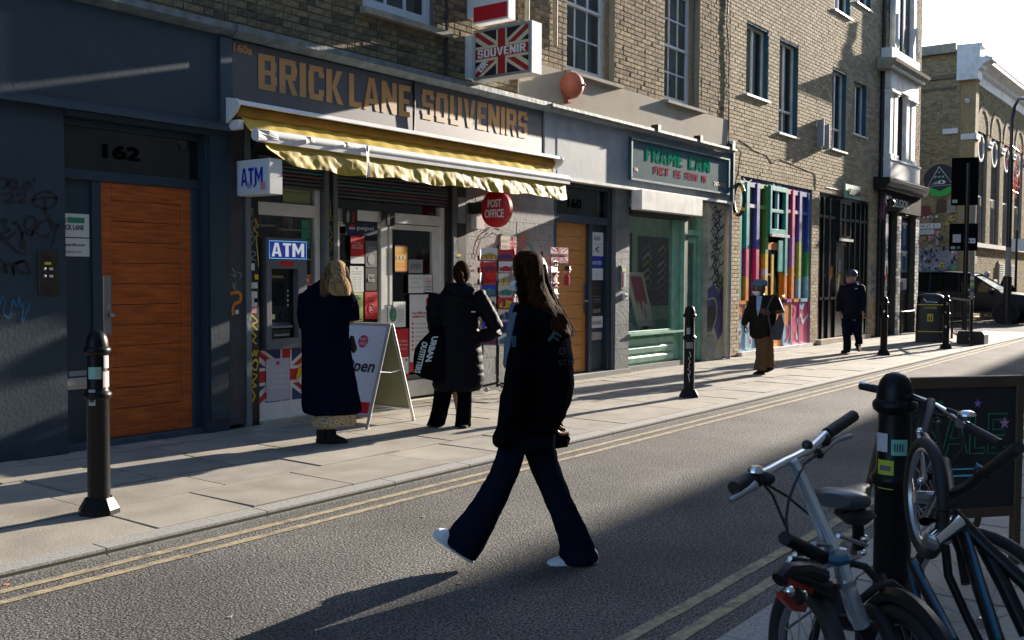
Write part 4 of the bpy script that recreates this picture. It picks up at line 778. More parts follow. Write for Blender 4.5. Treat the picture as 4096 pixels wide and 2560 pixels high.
for k, (s, m, tm) in enumerate((('kobi', 'paper', 'dark_text'), ('<', 'paper', 'dark_text'), ('ROOTED', 'blue', 'paper'), ('W', 'paper', 'paper_grey'), ('- - - - -', 'black', 'grey_text'), ('- - -', 'black', 'paper_grey'), ("OLLY'S", 'black', 'paper'), ('=SHADES', 'paper', 'dark_text'))):
    z = 2.2-.1835*(k+1); p_ = part('name_plate', MB().box(12.785, 13.145, 8.18, 8.19, z+.002, z+.181), m, nb)
    wd_ = {0: .17, 1: .1, 2: .25, 3: .06, 4: .2, 5: .12, 6: .2, 7: .28}[k]; ntext(s, 12.965-wd_/2, z+.055, wd_, {0: .085, 1: .1, 4: .025, 5: .03, 3: .05}.get(k, .055), 8.18, tm, p_, bold=.02 if k in (1, 2) else 0)
    if k == 5: part('print', MB().tube([(12.87, 8.178, z+.03), (13.06, 8.178, z+.03), (13.06, 8.178, z+.12), (12.87, 8.178, z+.12), (12.87, 8.178, z+.03)], .003, 4), 'paper_grey', p_)
part('letter_box', MB().box(12.82, 13.12, 8.175, 8.19, .55, .67).box(12.85, 13.09, 8.168, 8.175, .58, .64), 'steel', f160, bev=.002)
ip = thing('door_entry_panel', 'slim grey entry phone with red lit buttons on the grey pilaster', 'intercom', (13.5, 8.046, 1.33)); part('plate', MB().box(13.43, 13.575, 8.02, 8.046, 1.33, 1.70), 'steel', ip, bev=.003)
part('label', MB().box(13.45, 13.555, 8.016, 8.02, 1.6, 1.66), 'lime_paper', ip)
for k in range(8): part('button', MB().lathe([(.01, 0), (.01, -.006)], (13.475, 8.02, 1.57-.028*k), 8, 'y'), 'red', ip); part('name_slot', MB().box(13.50, 13.56, 8.016, 8.02, 1.562-.028*k, 1.58-.028*k), 'paper', ip)
bl = thing('door_bell', 'small white bell push under the slim entry phone', 'door bell', (13.54, 8.046, 1.17)); part('case', MB().box(13.495, 13.59, 7.99, 8.046, 1.17, 1.26), 'white_metal', bl, bev=.006); part('push', MB().lathe([(.02, 0), (.016, -.01)], (13.542, 7.99, 1.215), 12, 'y'), 'black', bl)
# framer's window
part('shutter_box', MB().box(13.66, 15.76, 7.80, 7.989, 2.575, 2.884), 'white_upvc', b2, bev=.004); box1('shutter_slot', 13.72, 15.72, 8.0, 8.15, 2.5, 2.62, 'black', b2)
box1('soffit', 13.72, 17.3, 8.0, 8.6, 2.86, 2.884, 'teal_trim', b2)
fw = part('window_frame', MB().box(13.716, 13.76, 8.1, 8.2, .58, 2.56).box(15.30, 15.57, 8.12, 8.2, .1, 2.56).box(13.76, 15.30, 8.1, 8.2, 2.5, 2.56).box(13.76, 15.3, 8.08, 8.2, .58, .645), 'mint', b2, bev=.006)
box1('pane', 13.76, 15.30, 8.145, 8.15, .645, 2.5, 'shop_glass', fw); part('sill', MB().box(13.72, 15.58, 8.02, 8.079, .575, .61), 'mint', fw)
part('stall_riser', MB().box(13.73, 15.3, 8.12, 8.2, .09, .575), 'mint', b2)
for z in (.12, .27, .42): part('board', MB().prism([(8.119, z), (8.095, z+.01), (8.085, z+.09), (8.1, z+.115), (8.119, z+.12)], 1.56, 'x', 13.74), 'mint', b2)
part('plinth', MB().box(13.73, 15.6, 8.05, 8.4, -.01, .085), 'granite', b2)
part('shutter_guide', MB().box(15.575, 15.60, 8.04, 8.2, 0, 2.85), 'mint', b2); part('shutter_guide', MB().box(15.605, 15.71, 8.05, 8.2, 0, 2.85), 'black', b2)
# recessed door of the framer
fd = part('door_frame', MB().box(15.715, 15.78, 8.15, 8.3, .03, 2.85).box(16.36, 16.48, 8.15, 8.3, .03, 2.85).box(15.78, 16.36, 8.15, 8.3, 2.26, 2.36).box(15.78, 16.36, 8.15, 8.3, 2.78, 2.85), 'mint', b2, bev=.005)
fdo = part('door', MB().box(15.785, 15.85, 8.2, 8.25, .05, 2.25).box(16.25, 16.355, 8.2, 8.25, .05, 2.25).box(15.85, 16.25, 8.2, 8.25, 2.13, 2.25).box(15.85, 16.25, 8.2, 8.25, .05, .5), 'mint', b2, bev=.004)
box1('pane', 15.85, 16.25, 8.225, 8.23, .5, 2.13, 'shop_glass', fdo); box1('pane', 15.78, 16.36, 8.22, 8.225, 2.36, 2.78, 'shop_glass', fd); part('handle', MB().box(15.86, 15.885, 8.14, 8.2, 1.0, 1.15), 'steel', fdo)
poster('small white notice with red print on the framer\'s green door', 15.92, 16.06, 1.25, 1.5, 8.222, 'paper', bands=[(.2, .8, .5, .85, 'pinkish'), (.1, .9, .1, .25, 'paper_grey')])
gpn = part('panel', MB().box(16.485, 17.18, 8.05, 8.3, 0, 2.884), mat('graff_panel', (.42, .40, .32), .6, var=.2, dirt=.5), b2, label='narrow panel painted with black and purple graffiti')
rd = random.Random(12); ss = []
for k in range(22):
    z = 2.75-k*.068; x = 16.85+.12*math.sin(k*1.9); ss.append([(x-.14-.08*rd.random(), z), (x-.05, z+.06), (x+.04, z-.05), (x+.14+.08*rd.random(), z+.03)])
    if k % 3 == 0: ss.append([(x-.1, z), (x, z-.09), (x+.12, z-.12), (x+.06, z-.22)])
scribble(gpn, ss, 8.05, 'black', .03)
P_ = lambda pts, m, off: part('graffiti', MB().add([(x, 8.05-off, z) for x, z in pts], [tuple(range(len(pts)))]), m, gpn)
mat('graff_purple', (.06, .04, .16), .5, var=0); mat('graff_lime', (.35, .4, .12), .5, var=0)
P_([(16.5, 1.3), (16.75, 1.4), (16.95, 1.2), (17.16, 1.35), (17.16, .5), (16.95, .35), (16.8, .6), (16.5, .4)], 'graff_purple', .002); P_([(16.5, 1.0), (16.78, 1.02), (16.84, .8), (16.7, .62), (16.52, .6)], 'black', .005); P_([(16.5, .35), (16.7, .5), (16.9, .1), (16.7, .02), (16.5, .05)], 'mural_grey', .005)
scribble(gpn, [[(16.5, 1.12), (16.8, 1.12), (16.88, .85), (16.7, .55), (16.5, .5)], [(16.6, .42), (16.95, .3), (16.75, .08)]], 8.05, 'graff_lime', .035, off=.008)
scribble(gpn, [[(16.9, 1.6), (17.0, 1.4), (17.1, 1.55), (17.05, 1.2), (17.12, 1.0)], [(16.95, .95), (17.1, .7), (17.0, .5)]], 8.05, 'black', .03, off=.009)
# interior of the framer
box1('interior_wall', 13.4, 17.3, 8.98, 9.03, 0, 2.9, mat('shade_green', (.6, .92, .66), .8, var=.15), b2); box1('interior_side', 17.2, 17.25, 8.41, 8.98, 0, 2.9, 'green_room', b2); box1('interior_side', 13.38, 13.43, 8.41, 8.98, 0, 2.9, 'green_room', b2); box1('interior_floor', 13.72, 15.3, 8.21, 8.98, .5, .56, mat('mint_dark', (.16, .24, .22), .6), b2); box1('interior_ceiling', 13.43, 17.2, 8.41, 8.98, 2.84, 2.86, mat('cream_ceiling', (.5, .5, .4), .7), b2)
ms = thing('sample_board', 'dark board of picture frame corner samples behind the framer\'s glass', 'display board', (14.9, 8.95, 1.3)); part('board', MB().box(13.95, 15.35, 8.95, 8.979, 1.0, 2.3), mat('board_dark', (.09, .10, .09), .7), ms); part('board', MB().box(15.6, 16.9, 8.95, 8.979, 1.0, 2.25), 'board_dark', ms)
rd = random.Random(14); cm = ['graff_yellow', 'cream', 'paper', 'white_upvc', 'paper_grey', 'wood_dark', 'cream', 'stone', 'grey_text', 'stone']
for cx in (14.2, 14.68, 15.15, 15.85, 16.4):
    for k in range(8):
        z = 2.12-k*.14; s = .15; part('corner_sample', MB().add([(cx-s, 8.93, z-s*.7), (cx, 8.9, z), (cx+s, 8.93, z-s*.7), (cx+s, 8.93, z-s*.7-.055), (cx, 8.9, z-.055), (cx-s, 8.93, z-s*.7-.055)], [(0, 5, 4, 1), (1, 4, 3, 2)]), rd.choice(cm), ms)
def leaning(label, x, z, wd, ht, m, fmat, y=8.5, tilt=.0, prints=()):
    t = thing('framed_picture', label, 'framed picture', (x, y, z)); sh_ = -.11
    def q(u, v, d=0): return (x+u*wd+sh_*v, y-d+v*.18, z+v*ht)
    part('frame', MB().add([q(0, 0), q(1, 0), q(1, 1), q(0, 1), q(0, 0, -.03), q(1, 0, -.03), q(1, 1, -.03), q(0, 1, -.03)], [(0, 1, 2, 3), (4, 7, 6, 5), (0, 4, 5, 1), (1, 5, 6, 2), (2, 6, 7, 3), (3, 7, 4, 0)]), fmat, t)
    part('print', MB().add([q(.07, .05, .004), q(.93, .05, .004), q(.93, .95, .004), q(.07, .95, .004)], [(0, 1, 2, 3)]), m, t)
    for pts, mm in prints: part('print', MB().add([q(a, b, .008) for a, b in pts], [tuple(range(len(pts)))]), mm, t)
    return t
leaning('white framed print with a dripping red field in the framer\'s window', 14.72, .68, .56, .92, 'cream', 'white_upvc', 8.45, prints=[([(.16, .92), (.84, .92), (.84, .45), (.72, .38), (.6, .5), (.5, .42), (.42, .2), (.36, .42), (.3, .48), (.22, .38), (.16, .5)], 'letter_red'), ([(.5, .3), (.62, .36), (.66, .2), (.56, .1), (.5, .16)], 'stone')])
leaning('yellow print with a black beast leaning left in the framer\'s window', 14.2, .72, .42, .72, mat('old_yellow', (.4, .33, .12), .6), 'black', 8.6, prints=[([(.3, .9), (.5, .8), (.7, .9), (.8, .6), (.65, .4), (.35, .4), (.2, .6)], 'board_dark'), ([(.3, .3), (.7, .3), (.6, .1), (.4, .1)], 'board_dark')])
leaning('small grey framed card low in the framer\'s window', 14.35, .57, .3, .2, 'paper_grey', 'black', 8.32)
solo('orange_bag', MB().loft([((15.05, 8.5, .57), (.06, 0, 0), (0, .04, 0)), ((15.05, 8.5, .7), (.075, 0, 0), (0, .04, 0)), ((15.05, 8.5, .78), (.05, 0, 0), (0, .02, 0))], 12, 3), 'letter_red', 'small orange bag low at the right of the framer\'s window', 'bag')
# pink egg sculpture, pipes, wires
eg = thing('wall_sculpture', 'pink clay egg shaped face sculpture stuck on the rendered wall', 'sculpture', (11.95, 8.07, 4.05))
part('head', MB().lathe([(.175*math.sin(PI*i/20)*(1-.0*i), -.24*math.cos(PI*i/20)*.78+.19) for i in range(21)], (11.93, 7.97, 4.05), 28), mat('clay', (.40, .105, .06), .55, var=.15, bump=.001), eg, smooth=True); part('nose', MB().ball((11.99, 7.80, 4.24), .02, n=10), 'clay', eg, smooth=True); part('stem', MB().box(11.88, 11.98, 8.0, 8.08, 4.0, 4.1), 'rust', eg)
def pipe(name, label, pts, r_, m, cat='pipe'): return solo(name, MB().tube(pts, r_, 8), m, label, cat, smooth=True)
pipe('downpipe', 'grey pipe full of stickers at the corner of the framer\'s shop', [(17.30, 8.0, 0), (17.30, 8.0, 2.88)], .045, 'pier_paint')
pipe('downpipe', 'thin black pipe beside the plain sash window over the souvenir shop', [(9.31, 8.06, 3.95), (9.31, 8.06, 8.4)], .018, 'black')
pipe('downpipe', 'pale wall pipe to the right of the light boxes', [(11.62, 8.05, 4.75), (11.62, 8.05, 8.4)], .035, 'stone'); pipe('downpipe', 'pale wall pipe just behind the light boxes', [(10.95, 8.05, 4.9), (10.95, 8.05, 8.4)], .035, 'stone')
pipe('cable', 'thin black cable looping down the brick corner above the framer\'s sign', [(17.33, 8.08, 9), (17.30, 8.075, 7), (17.22, 8.075, 6.2), (17.33, 8.07, 5.6), (17.31, 8.075, 5.0), (17.34, 8.06, 4.0)], .011, 'black', 'cable'); pipe('cable', 'wire hanging in a loop beside the phone number sign', [(17.44, 8.05, 4.0), (17.62, 7.95, 3.9), (17.58, 7.98, 3.5), (17.47, 8.0, 3.2), (17.5, 8.02, 2.9)], .01, 'black', 'cable')
solo('junction_box', MB().box(17.36, 17.45, 7.98, 8.09, 3.93, 4.07), 'white_metal', 'tiny white junction box at the end of the framer\'s cornice', 'junction box', bev=.005)
hr = thing('hose_ring', 'black and yellow ring hung on the brick pier right of the framer\'s sign', 'ring', (17.6, 8.0, 2.8)); rg = [(17.52+.03*math.cos(a), 7.93+.12*math.cos(a), 2.98+.29*math.sin(a)) for a in [2*PI*i/24 for i in range(25)]]
part('ring', MB().tube(rg, .035, 8), 'black', hr, smooth=True); part('tape', MB().tube(rg[8:11], .037, 8).tube(rg[14:16], .037, 8).tube(rg[19:21], .037, 8), 'amber', hr)
# ------------------------------------------------------------ the yellow brick building
b3 = building('shop_building', 'yellow brick building with rainbow painted shop window and a black shop window', 17.421, 26.6, 11)
WN = [(18.14, 19.2, 5.06, 6.46, None), (19.77, 20.8, 4.51, 6.45, 5.02), (22.9, 23.87, 4.51, 6.38, 5.02), (24.39, 25.36, 5.03, 6.34, None), (22.94, 24.04, 7.7, 9.6, None), (24.44, 25.55, 8.2, 9.6, None), (18.1, 19.2, 8.2, 9.6, None)]
CWN = (17.97, 21.75, 0., 3.48); BWN = (22.2, 25.75, 0., 3.46)
brickwall(b3, 17.421, 26.6, 0.02, 11, 8.1, [w_[:4] for w_ in WN]+[CWN, BWN], 'brick_yellow', 'mortar', 300, 6, flem=False, jit=.004)
for (a, b, c, d, m) in WN:
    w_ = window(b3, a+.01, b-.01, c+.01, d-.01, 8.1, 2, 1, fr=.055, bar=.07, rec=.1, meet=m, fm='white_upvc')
    part('reveal', MB().box(b-.012, b-.002, 8.1, 8.2, c+.01, d-.01).box(a+.01, b-.012, 8.11, 8.2, d-.03, d-.008), 'teal_trim', w_); part('sill', MB().box(a-.03, b+.06, 8.05, 8.2, c-.03, c+.008), 'sash_paint', w_)
# rainbow window: posts, rails and panels are painted in blocks of colour
HUE = {'t': (.02, .35, .32), 'v': (.10, .08, .38), 'g': (.10, .30, .05), 'p': (.65, .03, .16), 'o': (.75, .22, .01), 'y': (.75, .48, .01), 'b': (.02, .07, .42), 's': (.25, .48, .62), 'm': (.5, .12, .4), 'l': (.3, .42, .03), 'e': (.02, .28, .08), 'r': (.6, .02, .04), 'w': (.6, .55, .6)}
for k, c in HUE.items(): mat('paint_'+k, c, .38, var=.12, scale=6)
cw = part('painted_window', MB().box(17.975, 21.745, 8.16, 8.24, 3.40, 3.475), 'paint_v', b3)
posts = [(17.99, 't', [(3.4, 't')]), (18.30, 't', [(3.4, 't'), (2.3, 't'), (2.1, 'p'), (1.55, 'o')]), (18.79, 'v', [(3.4, 'v'), (2.1, 'p'), (1.3, 'p')]), (19.24, 'g', [(3.4, 'g'), (2.0, 'y'), (1.7, 'w'), (1.55, 'y')]), (20.27, 't', [(3.4, 't'), (1.6, 'o')]), (20.66, 'p', [(3.4, 'p'), (2.4, 'm'), (1.75, 'o')]), (21.06, 'v', [(3.4, 'v'), (2.3, 'l'), (1.5, 's')]), (21.58, 'b', [(3.4, 'b'), (2.1, 'e'), (1.55, 's')])]
for x, c0, segs in posts:
    wd_ = .13 if x > 18 and x < 21.5 else .09
    for i, (zt, c) in enumerate(segs): zb = segs[i+1][0] if i+1 < len(segs) else 1.07; part('post', MB().box(x, x+wd_, 8.11, 8.2, zb, zt), 'paint_'+c, cw)
for xa, xb, c in ((17.98, 18.3, 't'), (18.43, 18.79, 'v'), (18.92, 19.24, 'g'), (20.4, 20.66, 'p'), (20.79, 21.06, 'v'), (21.19, 21.58, 'b')):
    part('rail', MB().box(xa, xb, 8.12, 8.2, 2.90, 2.97), 'paint_w' if c in 'tv' else 'paint_'+c, cw); part('rail', MB().box(xa, xb, 8.10, 8.2, 1.0, 1.07), 'paint_o' if c in 'tvg' else 'paint_'+('m' if c == 'p' else 's'), cw)
    part('head', MB().box(xa, xb, 8.12, 8.2, 3.30, 3.4), 'paint_'+c, cw)
    box1('pane', xa, xb, 8.17, 8.175, 2.97, 3.3, 'shop_glass', cw); box1('pane', xa, xb, 8.17, 8.175, 1.07, 2.9, 'shop_glass', cw)
tc_ = part('top_casement', MB().box(19.37, 19.45, 8.07, 8.15, 2.42, 3.4).box(20.18, 20.26, 8.07, 8.15, 2.42, 3.4).box(19.45, 20.18, 8.07, 8.15, 3.3, 3.4).box(19.45, 20.18, 8.07, 8.15, 2.42, 2.52).box(19.45, 20.18, 8.08, 8.15, 2.86, 2.93), 'paint_t', cw, bev=.005)
part('glazing_bar', MB().box(19.78, 19.85, 8.09, 8.15, 2.52, 2.86).box(19.78, 19.85, 8.09, 8.15, 2.93, 3.3), 'paint_s', tc_); box1('sill', 19.35, 20.28, 8.02, 8.07, 2.36, 2.42, 'paint_w', tc_)
dd = part('door', MB().box(19.38, 19.47, 8.15, 8.2, .05, 2.25).box(20.14, 20.25, 8.15, 8.2, .05, 2.25).box(19.47, 20.14, 8.15, 8.2, 2.1, 2.25).box(19.47, 20.14, 8.15, 8.2, .05, 1.0), 'paint_o', cw)
part('post', MB().box(19.62, 19.72, 8.13, 8.149, 1.0, 2.0), 'paint_y', dd); part('post', MB().box(19.95, 20.25, 8.12, 8.149, 1.65, 2.3), 'paint_t', dd); box1('pane', 19.47, 20.14, 8.175, 8.18, 1.0, 2.1, 'shop_glass', dd); part('handle', MB().tube([(20.18, 8.1, 1.1), (20.18, 8.08, 1.14), (20.1, 8.08, 1.14)], .012, 6), 'chrome', dd)
for xa, xb, c in ((17.98, 18.35, 's'), (18.36, 18.86, 's'), (18.87, 19.37, 'o'), (20.26, 20.72, 's'), (20.73, 21.19, 'p'), (21.2, 21.74, 'p')):
    pn = part('panel', MB().box(xa, xb-.008, 8.13, 8.2, .08, .99), 'paint_'+c, cw); part('moulding', MB().box(xa+.02, xb-.03, 8.115, 8.13, .08, .11).box(xb-.04, xb-.01, 8.115, 8.13, .11, .99), 'paint_'+('m' if c == 'p' else c), pn)
def pan(pts, m, off=.002, Y=8.13): part('mural', MB().add([(x, Y-off, z) for x, z in pts], [tuple(range(len(pts)))]), m, cw)
for i, (x, z) in enumerate(((18.12, .75), (18.1, .45), (18.13, .2), (18.55, .8), (18.5, .5), (18.6, .25), (18.15, .9), (18.7, .62))):
    pan([(x+.085*math.cos(a), z+.1*math.sin(a)) for a in [2*PI*k/12 for k in range(12)]], 'paint_w' if i % 2 else 'mural_grey'); pan([(x+.04*math.cos(a), z+.055*math.sin(a)) for a in [2*PI*k/12 for k in range(12)]], 'paint_v', .004)
pan([(17.98, .98), (18.6, .98), (18.5, .8), (18.2, .7), (17.98, .9)], 'paint_o', .003); pan([(18.9, .95), (19.3, .8), (19.35, .3), (19.1, .1), (18.9, .2)], 'paint_y', .002); pan([(20.3, .98), (20.8, .98), (20.7, .6), (20.3, .5)], 'paint_o', .002)
pan([(20.45, .5), (20.7, .62), (20.95, .6), (21.15, .78), (21.4, .75), (21.72, .98), (21.72, .1), (20.8, .1), (20.5, .25)], 'paint_p', .004); pan([(21.2, .98), (21.5, .98), (21.35, .8), (21.2, .85)], 'paint_s', .006)
scribble(cw, [[(21.0, .35), (21.05, .2), (21.15, .3), (21.1, .6), (21.25, .7), (21.35, .55), (21.5, .62), (21.7, .7)]], 8.125, 'paint_w', .09, name='mural'); scribble(cw, [[(20.85, .72), (20.95, .82), (20.9, .9)], [(20.4, .15), (20.6, .3), (20.6, .5)]], 8.124, 'paint_r', .05, name='mural')
scribble(cw, [[(19.4, 3.42), (19.5, 3.35), (19.6, 3.44), (19.7, 3.33)], [(19.8, 3.44), (19.86, 3.34), (19.95, 3.44)], [(20.05, 3.38), (20.2, 3.4), (20.1, 3.3)], [(18.1, 3.44), (18.3, 3.38), (18.5, 3.44)]], 8.108, 'black', .02)
part('threshold', MB().box(17.97, 21.76, 8.02, 8.3, 0, .075), 'white_upvc', b3)
# black shop window
bw = part('black_window', MB().box(22.205, 25.745, 8.15, 8.24, 3.38, 3.455), 'black_gloss', b3)
for x in (22.22, 22.53, 22.93, 23.40, 24.30, 24.70, 25.08, 25.42, 25.66): part('post', MB().box(x, x+.085, 8.11, 8.2, .12, 3.38), 'black_gloss', bw)
for xa, xb in ((22.305, 22.53), (22.615, 22.93), (23.015, 23.40), (24.385, 24.70), (24.785, 25.08), (25.165, 25.42), (25.505, 25.66)):
    part('rail', MB().box(xa, xb, 8.12, 8.2, 2.90, 2.97).box(xa, xb, 8.09, 8.2, 1.02, 1.08), 'black_gloss', bw); box1('pane', xa, xb, 8.17, 8.175, 2.97, 3.38, 'shop_glass', bw); box1('pane', xa, xb, 8.17, 8.175, 1.08, 2.9, 'shop_glass', bw)
    pn = box1('panel', xa, xb, 8.16, 8.2, .12, 1.02, 'black_gloss', bw); part('groove', MB().box(xa+.05, xa+.07, 8.15, 8.16, .15, 1.0).box(xb-.07, xb-.05, 8.15, 8.16, .15, 1.0), 'black_gloss', pn)
tk = part('top_casement', MB().box(23.49, 23.55, 8.06, 8.15, 2.46, 3.36).box(24.22, 24.29, 8.06, 8.15, 2.46, 3.36).box(23.55, 24.22, 8.06, 8.15, 3.28, 3.36).box(23.55, 24.22, 8.06, 8.15, 2.46, 2.53).box(23.85, 23.9, 8.08, 8.15, 2.53, 3.28).box(23.55, 24.22, 8.07, 8.15, 2.88, 2.94), 'black_gloss', bw)
box1('pane', 23.55, 24.22, 8.11, 8.115, 2.53, 3.28, 'shop_glass', tk); box1('sill', 23.45, 24.32, 8.01, 8.06, 2.40, 2.46, 'white_upvc', tk); box1('poster', 23.6, 24.2, 8.13, 8.135, 2.55, 2.86, mat('red_poster', (.4, .05, .03), .6), tk)
db = part('door', MB().box(23.49, 23.56, 8.14, 8.19, .14, 2.38).box(24.2, 24.29, 8.14, 8.19, .14, 2.38).box(23.56, 24.2, 8.14, 8.19, 2.28, 2.38).box(23.56, 24.2, 8.14, 8.19, .14, .95), 'black_gloss', bw); box1('pane', 23.56, 24.2, 8.165, 8.17, .95, 2.28, 'shop_glass', db); part('handle', MB().ball((23.55, 8.09, 1.2), .035, n=10), 'chrome', db)
part('threshold', MB().box(22.2, 25.76, 8.0, 8.3, 0, .115), 'render', b3)
poster('orange square notice low in the black shop window', 23.14, 23.33, 1.55, 1.8, 8.165, 'orange'); poster('yellow notice on the black shop door', 23.72, 23.86, 1.42, 1.62, 8.16, 'yellow'); poster('white notice above the yellow one on the black shop door', 23.72, 23.86, 1.66, 1.98, 8.16, 'paper_grey')
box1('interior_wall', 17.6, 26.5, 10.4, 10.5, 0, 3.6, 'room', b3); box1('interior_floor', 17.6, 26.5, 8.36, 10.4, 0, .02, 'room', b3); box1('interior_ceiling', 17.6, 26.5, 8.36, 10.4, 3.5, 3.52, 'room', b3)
for x, m in ((18.6, 'deep_red'), (20.9, 'deep_red'), (22.8, 'wood_dark'), (25.0, 'deep_red')):
    s = thing('clothes_rail', 'rail of clothes dimly seen inside at x %s' % x if False else {18.6: 'red clothes rail dimly seen at the left of the rainbow window', 20.9: 'red clothes rail dimly seen at the right of the rainbow window', 22.8: 'brown clothes rail dimly seen at the left of the black window', 25.0: 'red clothes rail dimly seen at the right of the black window'}[x], 'clothes rail', (x, 8.9, 0)); part('frame', MB().tube([(x-.5, 8.9, 0), (x-.5, 8.9, 1.6), (x+.5, 8.9, 1.6), (x+.5, 8.9, 0)], .015, 6), 'steel', s)
    for k in range(7): part('garment', MB().loft([((x-.4+.13*k, 8.9, .75+.1*(k % 2)), (.05, 0, 0), (0, .22, 0)), ((x-.4+.13*k, 8.9, 1.5), (.04, 0, 0), (0, .18, 0)), ((x-.4+.13*k, 8.9, 1.58), (.01, 0, 0), (0, .03, 0))], 10, 3), ['black', m, 'navy', m, 'grey_text', m, 'cream'][k], s)
ub = thing('hanging_sign', 'turquoise projecting sign reading URBANA above the black shop window', 'sign', (23.9, 8.0, 3.4)); part('board', MB().box(23.45, 24.5, 7.93, 7.96, 3.42, 3.74), mat('turq', (.18, .42, .36), .5), ub); ntext('URBANA', 23.62, 3.5, .8, .14, 7.93, 'grey_text', ub, bold=.03, depth=.02, off=.012)
part('spike_row', MB().tube([(22.6, 8.09, 3.6), (25.6, 8.09, 3.6)], .008, 5), 'black', ub)
for i, (x, z0, z1) in enumerate(((21.95, 4.45, 5.05), (22.3, 4.42, 4.98))): solo('wall_fin', MB().box(x, x+.02, 7.93, 8.09, z0, z1), 'grey_fascia', ('left', 'right')[i]+' one of two thin upright metal fins between the brick building windows', 'fin', 'thin metal fins')
pipe('cable', 'thin pale cable sagging across the yellow brick above the rainbow window', [(17.9, 8.088, 4.15), (18.6, 8.088, 4.02), (19.2, 8.088, 3.98), (19.5, 8.088, 3.85), (19.8, 8.088, 3.98), (21.0, 8.088, 3.9), (21.9, 8.088, 3.85), (21.95, 8.088, 3.5)], .005, 'stone', 'cable')
pipe('downpipe', 'long black downpipe between the yellow brick and the white bay', [(26.45, 8.03, 0), (26.45, 8.03, 10.8)], .05, 'black')
poster('tall faded paper on the brick beside the black shop window', 26.05, 26.32, 1.02, 1.85, 8.085, 'paper_grey', bands=[(.2, .8, .7, .8, 'grey_text'), (.2, .8, .45, .55, 'grey_text'), (.2, .8, .2, .3, 'grey_text')])
# ------------------------------------------------------------ white bay building and corner shop
b4 = building('shop_building', 'dark brick corner house with ornate white pilastered bay over a black shopfront', 26.601, 30.15, 11)
brickwall(b4, 26.601, 30.15, 4.1, 11, 8.08, [(27.2, 29.4, 7.5, 11)], 'brick_brown', 'mortar', 80, 8)
part('flank_wall', MB().box(29.9, 30.149, 8.35, 20, 0, 11), 'brick_dark', b4)
part('bay_base', MB().box(26.45, 29.2, 7.80, 8.079, 4.14, 4.58).box(26.43, 29.22, 7.78, 8.079, 4.58, 4.63), 'white_stucco', b4, bev=.008)
for xa, xb in ((26.50, 26.72), (26.86, 27.14), (27.95, 28.22), (28.42, 28.80)):
    part('pilaster', MB().box(xa, xb, 7.84, 8.079, 4.74, 6.28).box(xa-.04, xb+.04, 7.80, 8.079, 4.63, 4.74).box(xa-.03, xb+.03, 7.81, 8.079, 6.28, 6.33).box(xa-.06, xb+.06, 7.78, 8.079, 6.33, 6.40).box(xa-.01, xb+.01, 7.83, 8.079, 6.40, 6.44), 'white_stucco', b4, bev=.006)
box1('bay_back', 26.46, 29.0, 7.98, 8.078, 4.63, 6.44, 'white_stucco', b4); box1('bay_pane', 27.16, 27.93, 7.95, 7.975, 4.7, 6.4, 'room', b4)
part('entablature', MB().box(26.45, 28.95, 7.82, 8.079, 6.44, 6.86), 'white_stucco', b4)
part('bay_cornice', MB().prism([(8.079, 6.86), (7.78, 6.86), (7.74, 6.92), (7.66, 6.96), (7.60, 7.02), (7.58, 7.10), (8.079, 7.16)], 3.2, 'x', 25.95+.1), 'stone', b4)
for i in range(18): x = 26.15+i*.165; part('bracket', MB().box(x, x+.07, 7.68, 7.78, 6.88, 6.955), 'white_stucco', b4)
part('parapet', MB().box(26.4, 28.95, 7.8, 8.079, 7.16, 7.46), 'white_stucco', b4, bev=.01)
wu = part('window', MB().box(27.0, 27.12, 7.9, 8.05, 7.46, 11).box(28.62, 28.8, 7.88, 8.05, 7.46, 11), 'white_stucco', b4); box1('pane', 27.12, 28.62, 8.0, 8.01, 7.46, 11, 'dark_glass', wu); part('glazing_bar', MB().box(27.85, 27.93, 7.96, 8.0, 7.46, 11), 'teal_trim', wu)
for x in (26.93, 28.78): part('scroll', MB().tube([(x, 7.85, 8.4), (x-.02, 7.84, 8.0), (x-.08, 7.82, 7.85), (x-.1, 7.82, 7.65), (x, 7.82, 7.55), (x+.07, 7.82, 7.65), (x, 7.82, 7.75)], .035, 8), 'white_stucco', b4, smooth=True)
part('shop_cornice', MB().prism([(8.079, 3.78), (7.86, 3.80), (7.80, 3.86), (7.72, 3.90), (7.66, 4.0), (7.66, 4.06), (8.079, 4.13)], 3.75, 'x', 26.0), 'black_gloss', b4)
part('cornice_flashing', MB().box(26.0, 29.75, 7.65, 8.0, 4.062, 4.075), 'lead', b4)
for i in range(26): x = 26.1+i*.137; part('dentil', MB().box(x, x+.06, 7.78, 7.86, 3.80, 3.855), 'black_gloss', b4)
fz = box1('fascia', 26.5, 29.75, 7.9, 8.079, 3.3, 3.80, mat('fascia_black', (.018, .018, .02), .9, var=.1, spec=.1), b4); ntext('RELIGION', 27.1, 3.42, 1.36, .22, 7.9, 'paper', fz, bold=.01)
part('print', MB().add([(26.62, 7.897, 3.56), (26.8, 7.897, 3.36), (26.95, 7.897, 3.62), (26.8, 7.897, 3.72)], [(0, 1, 2, 3)]), 'paper_grey', fz)
rd = random.Random(41)
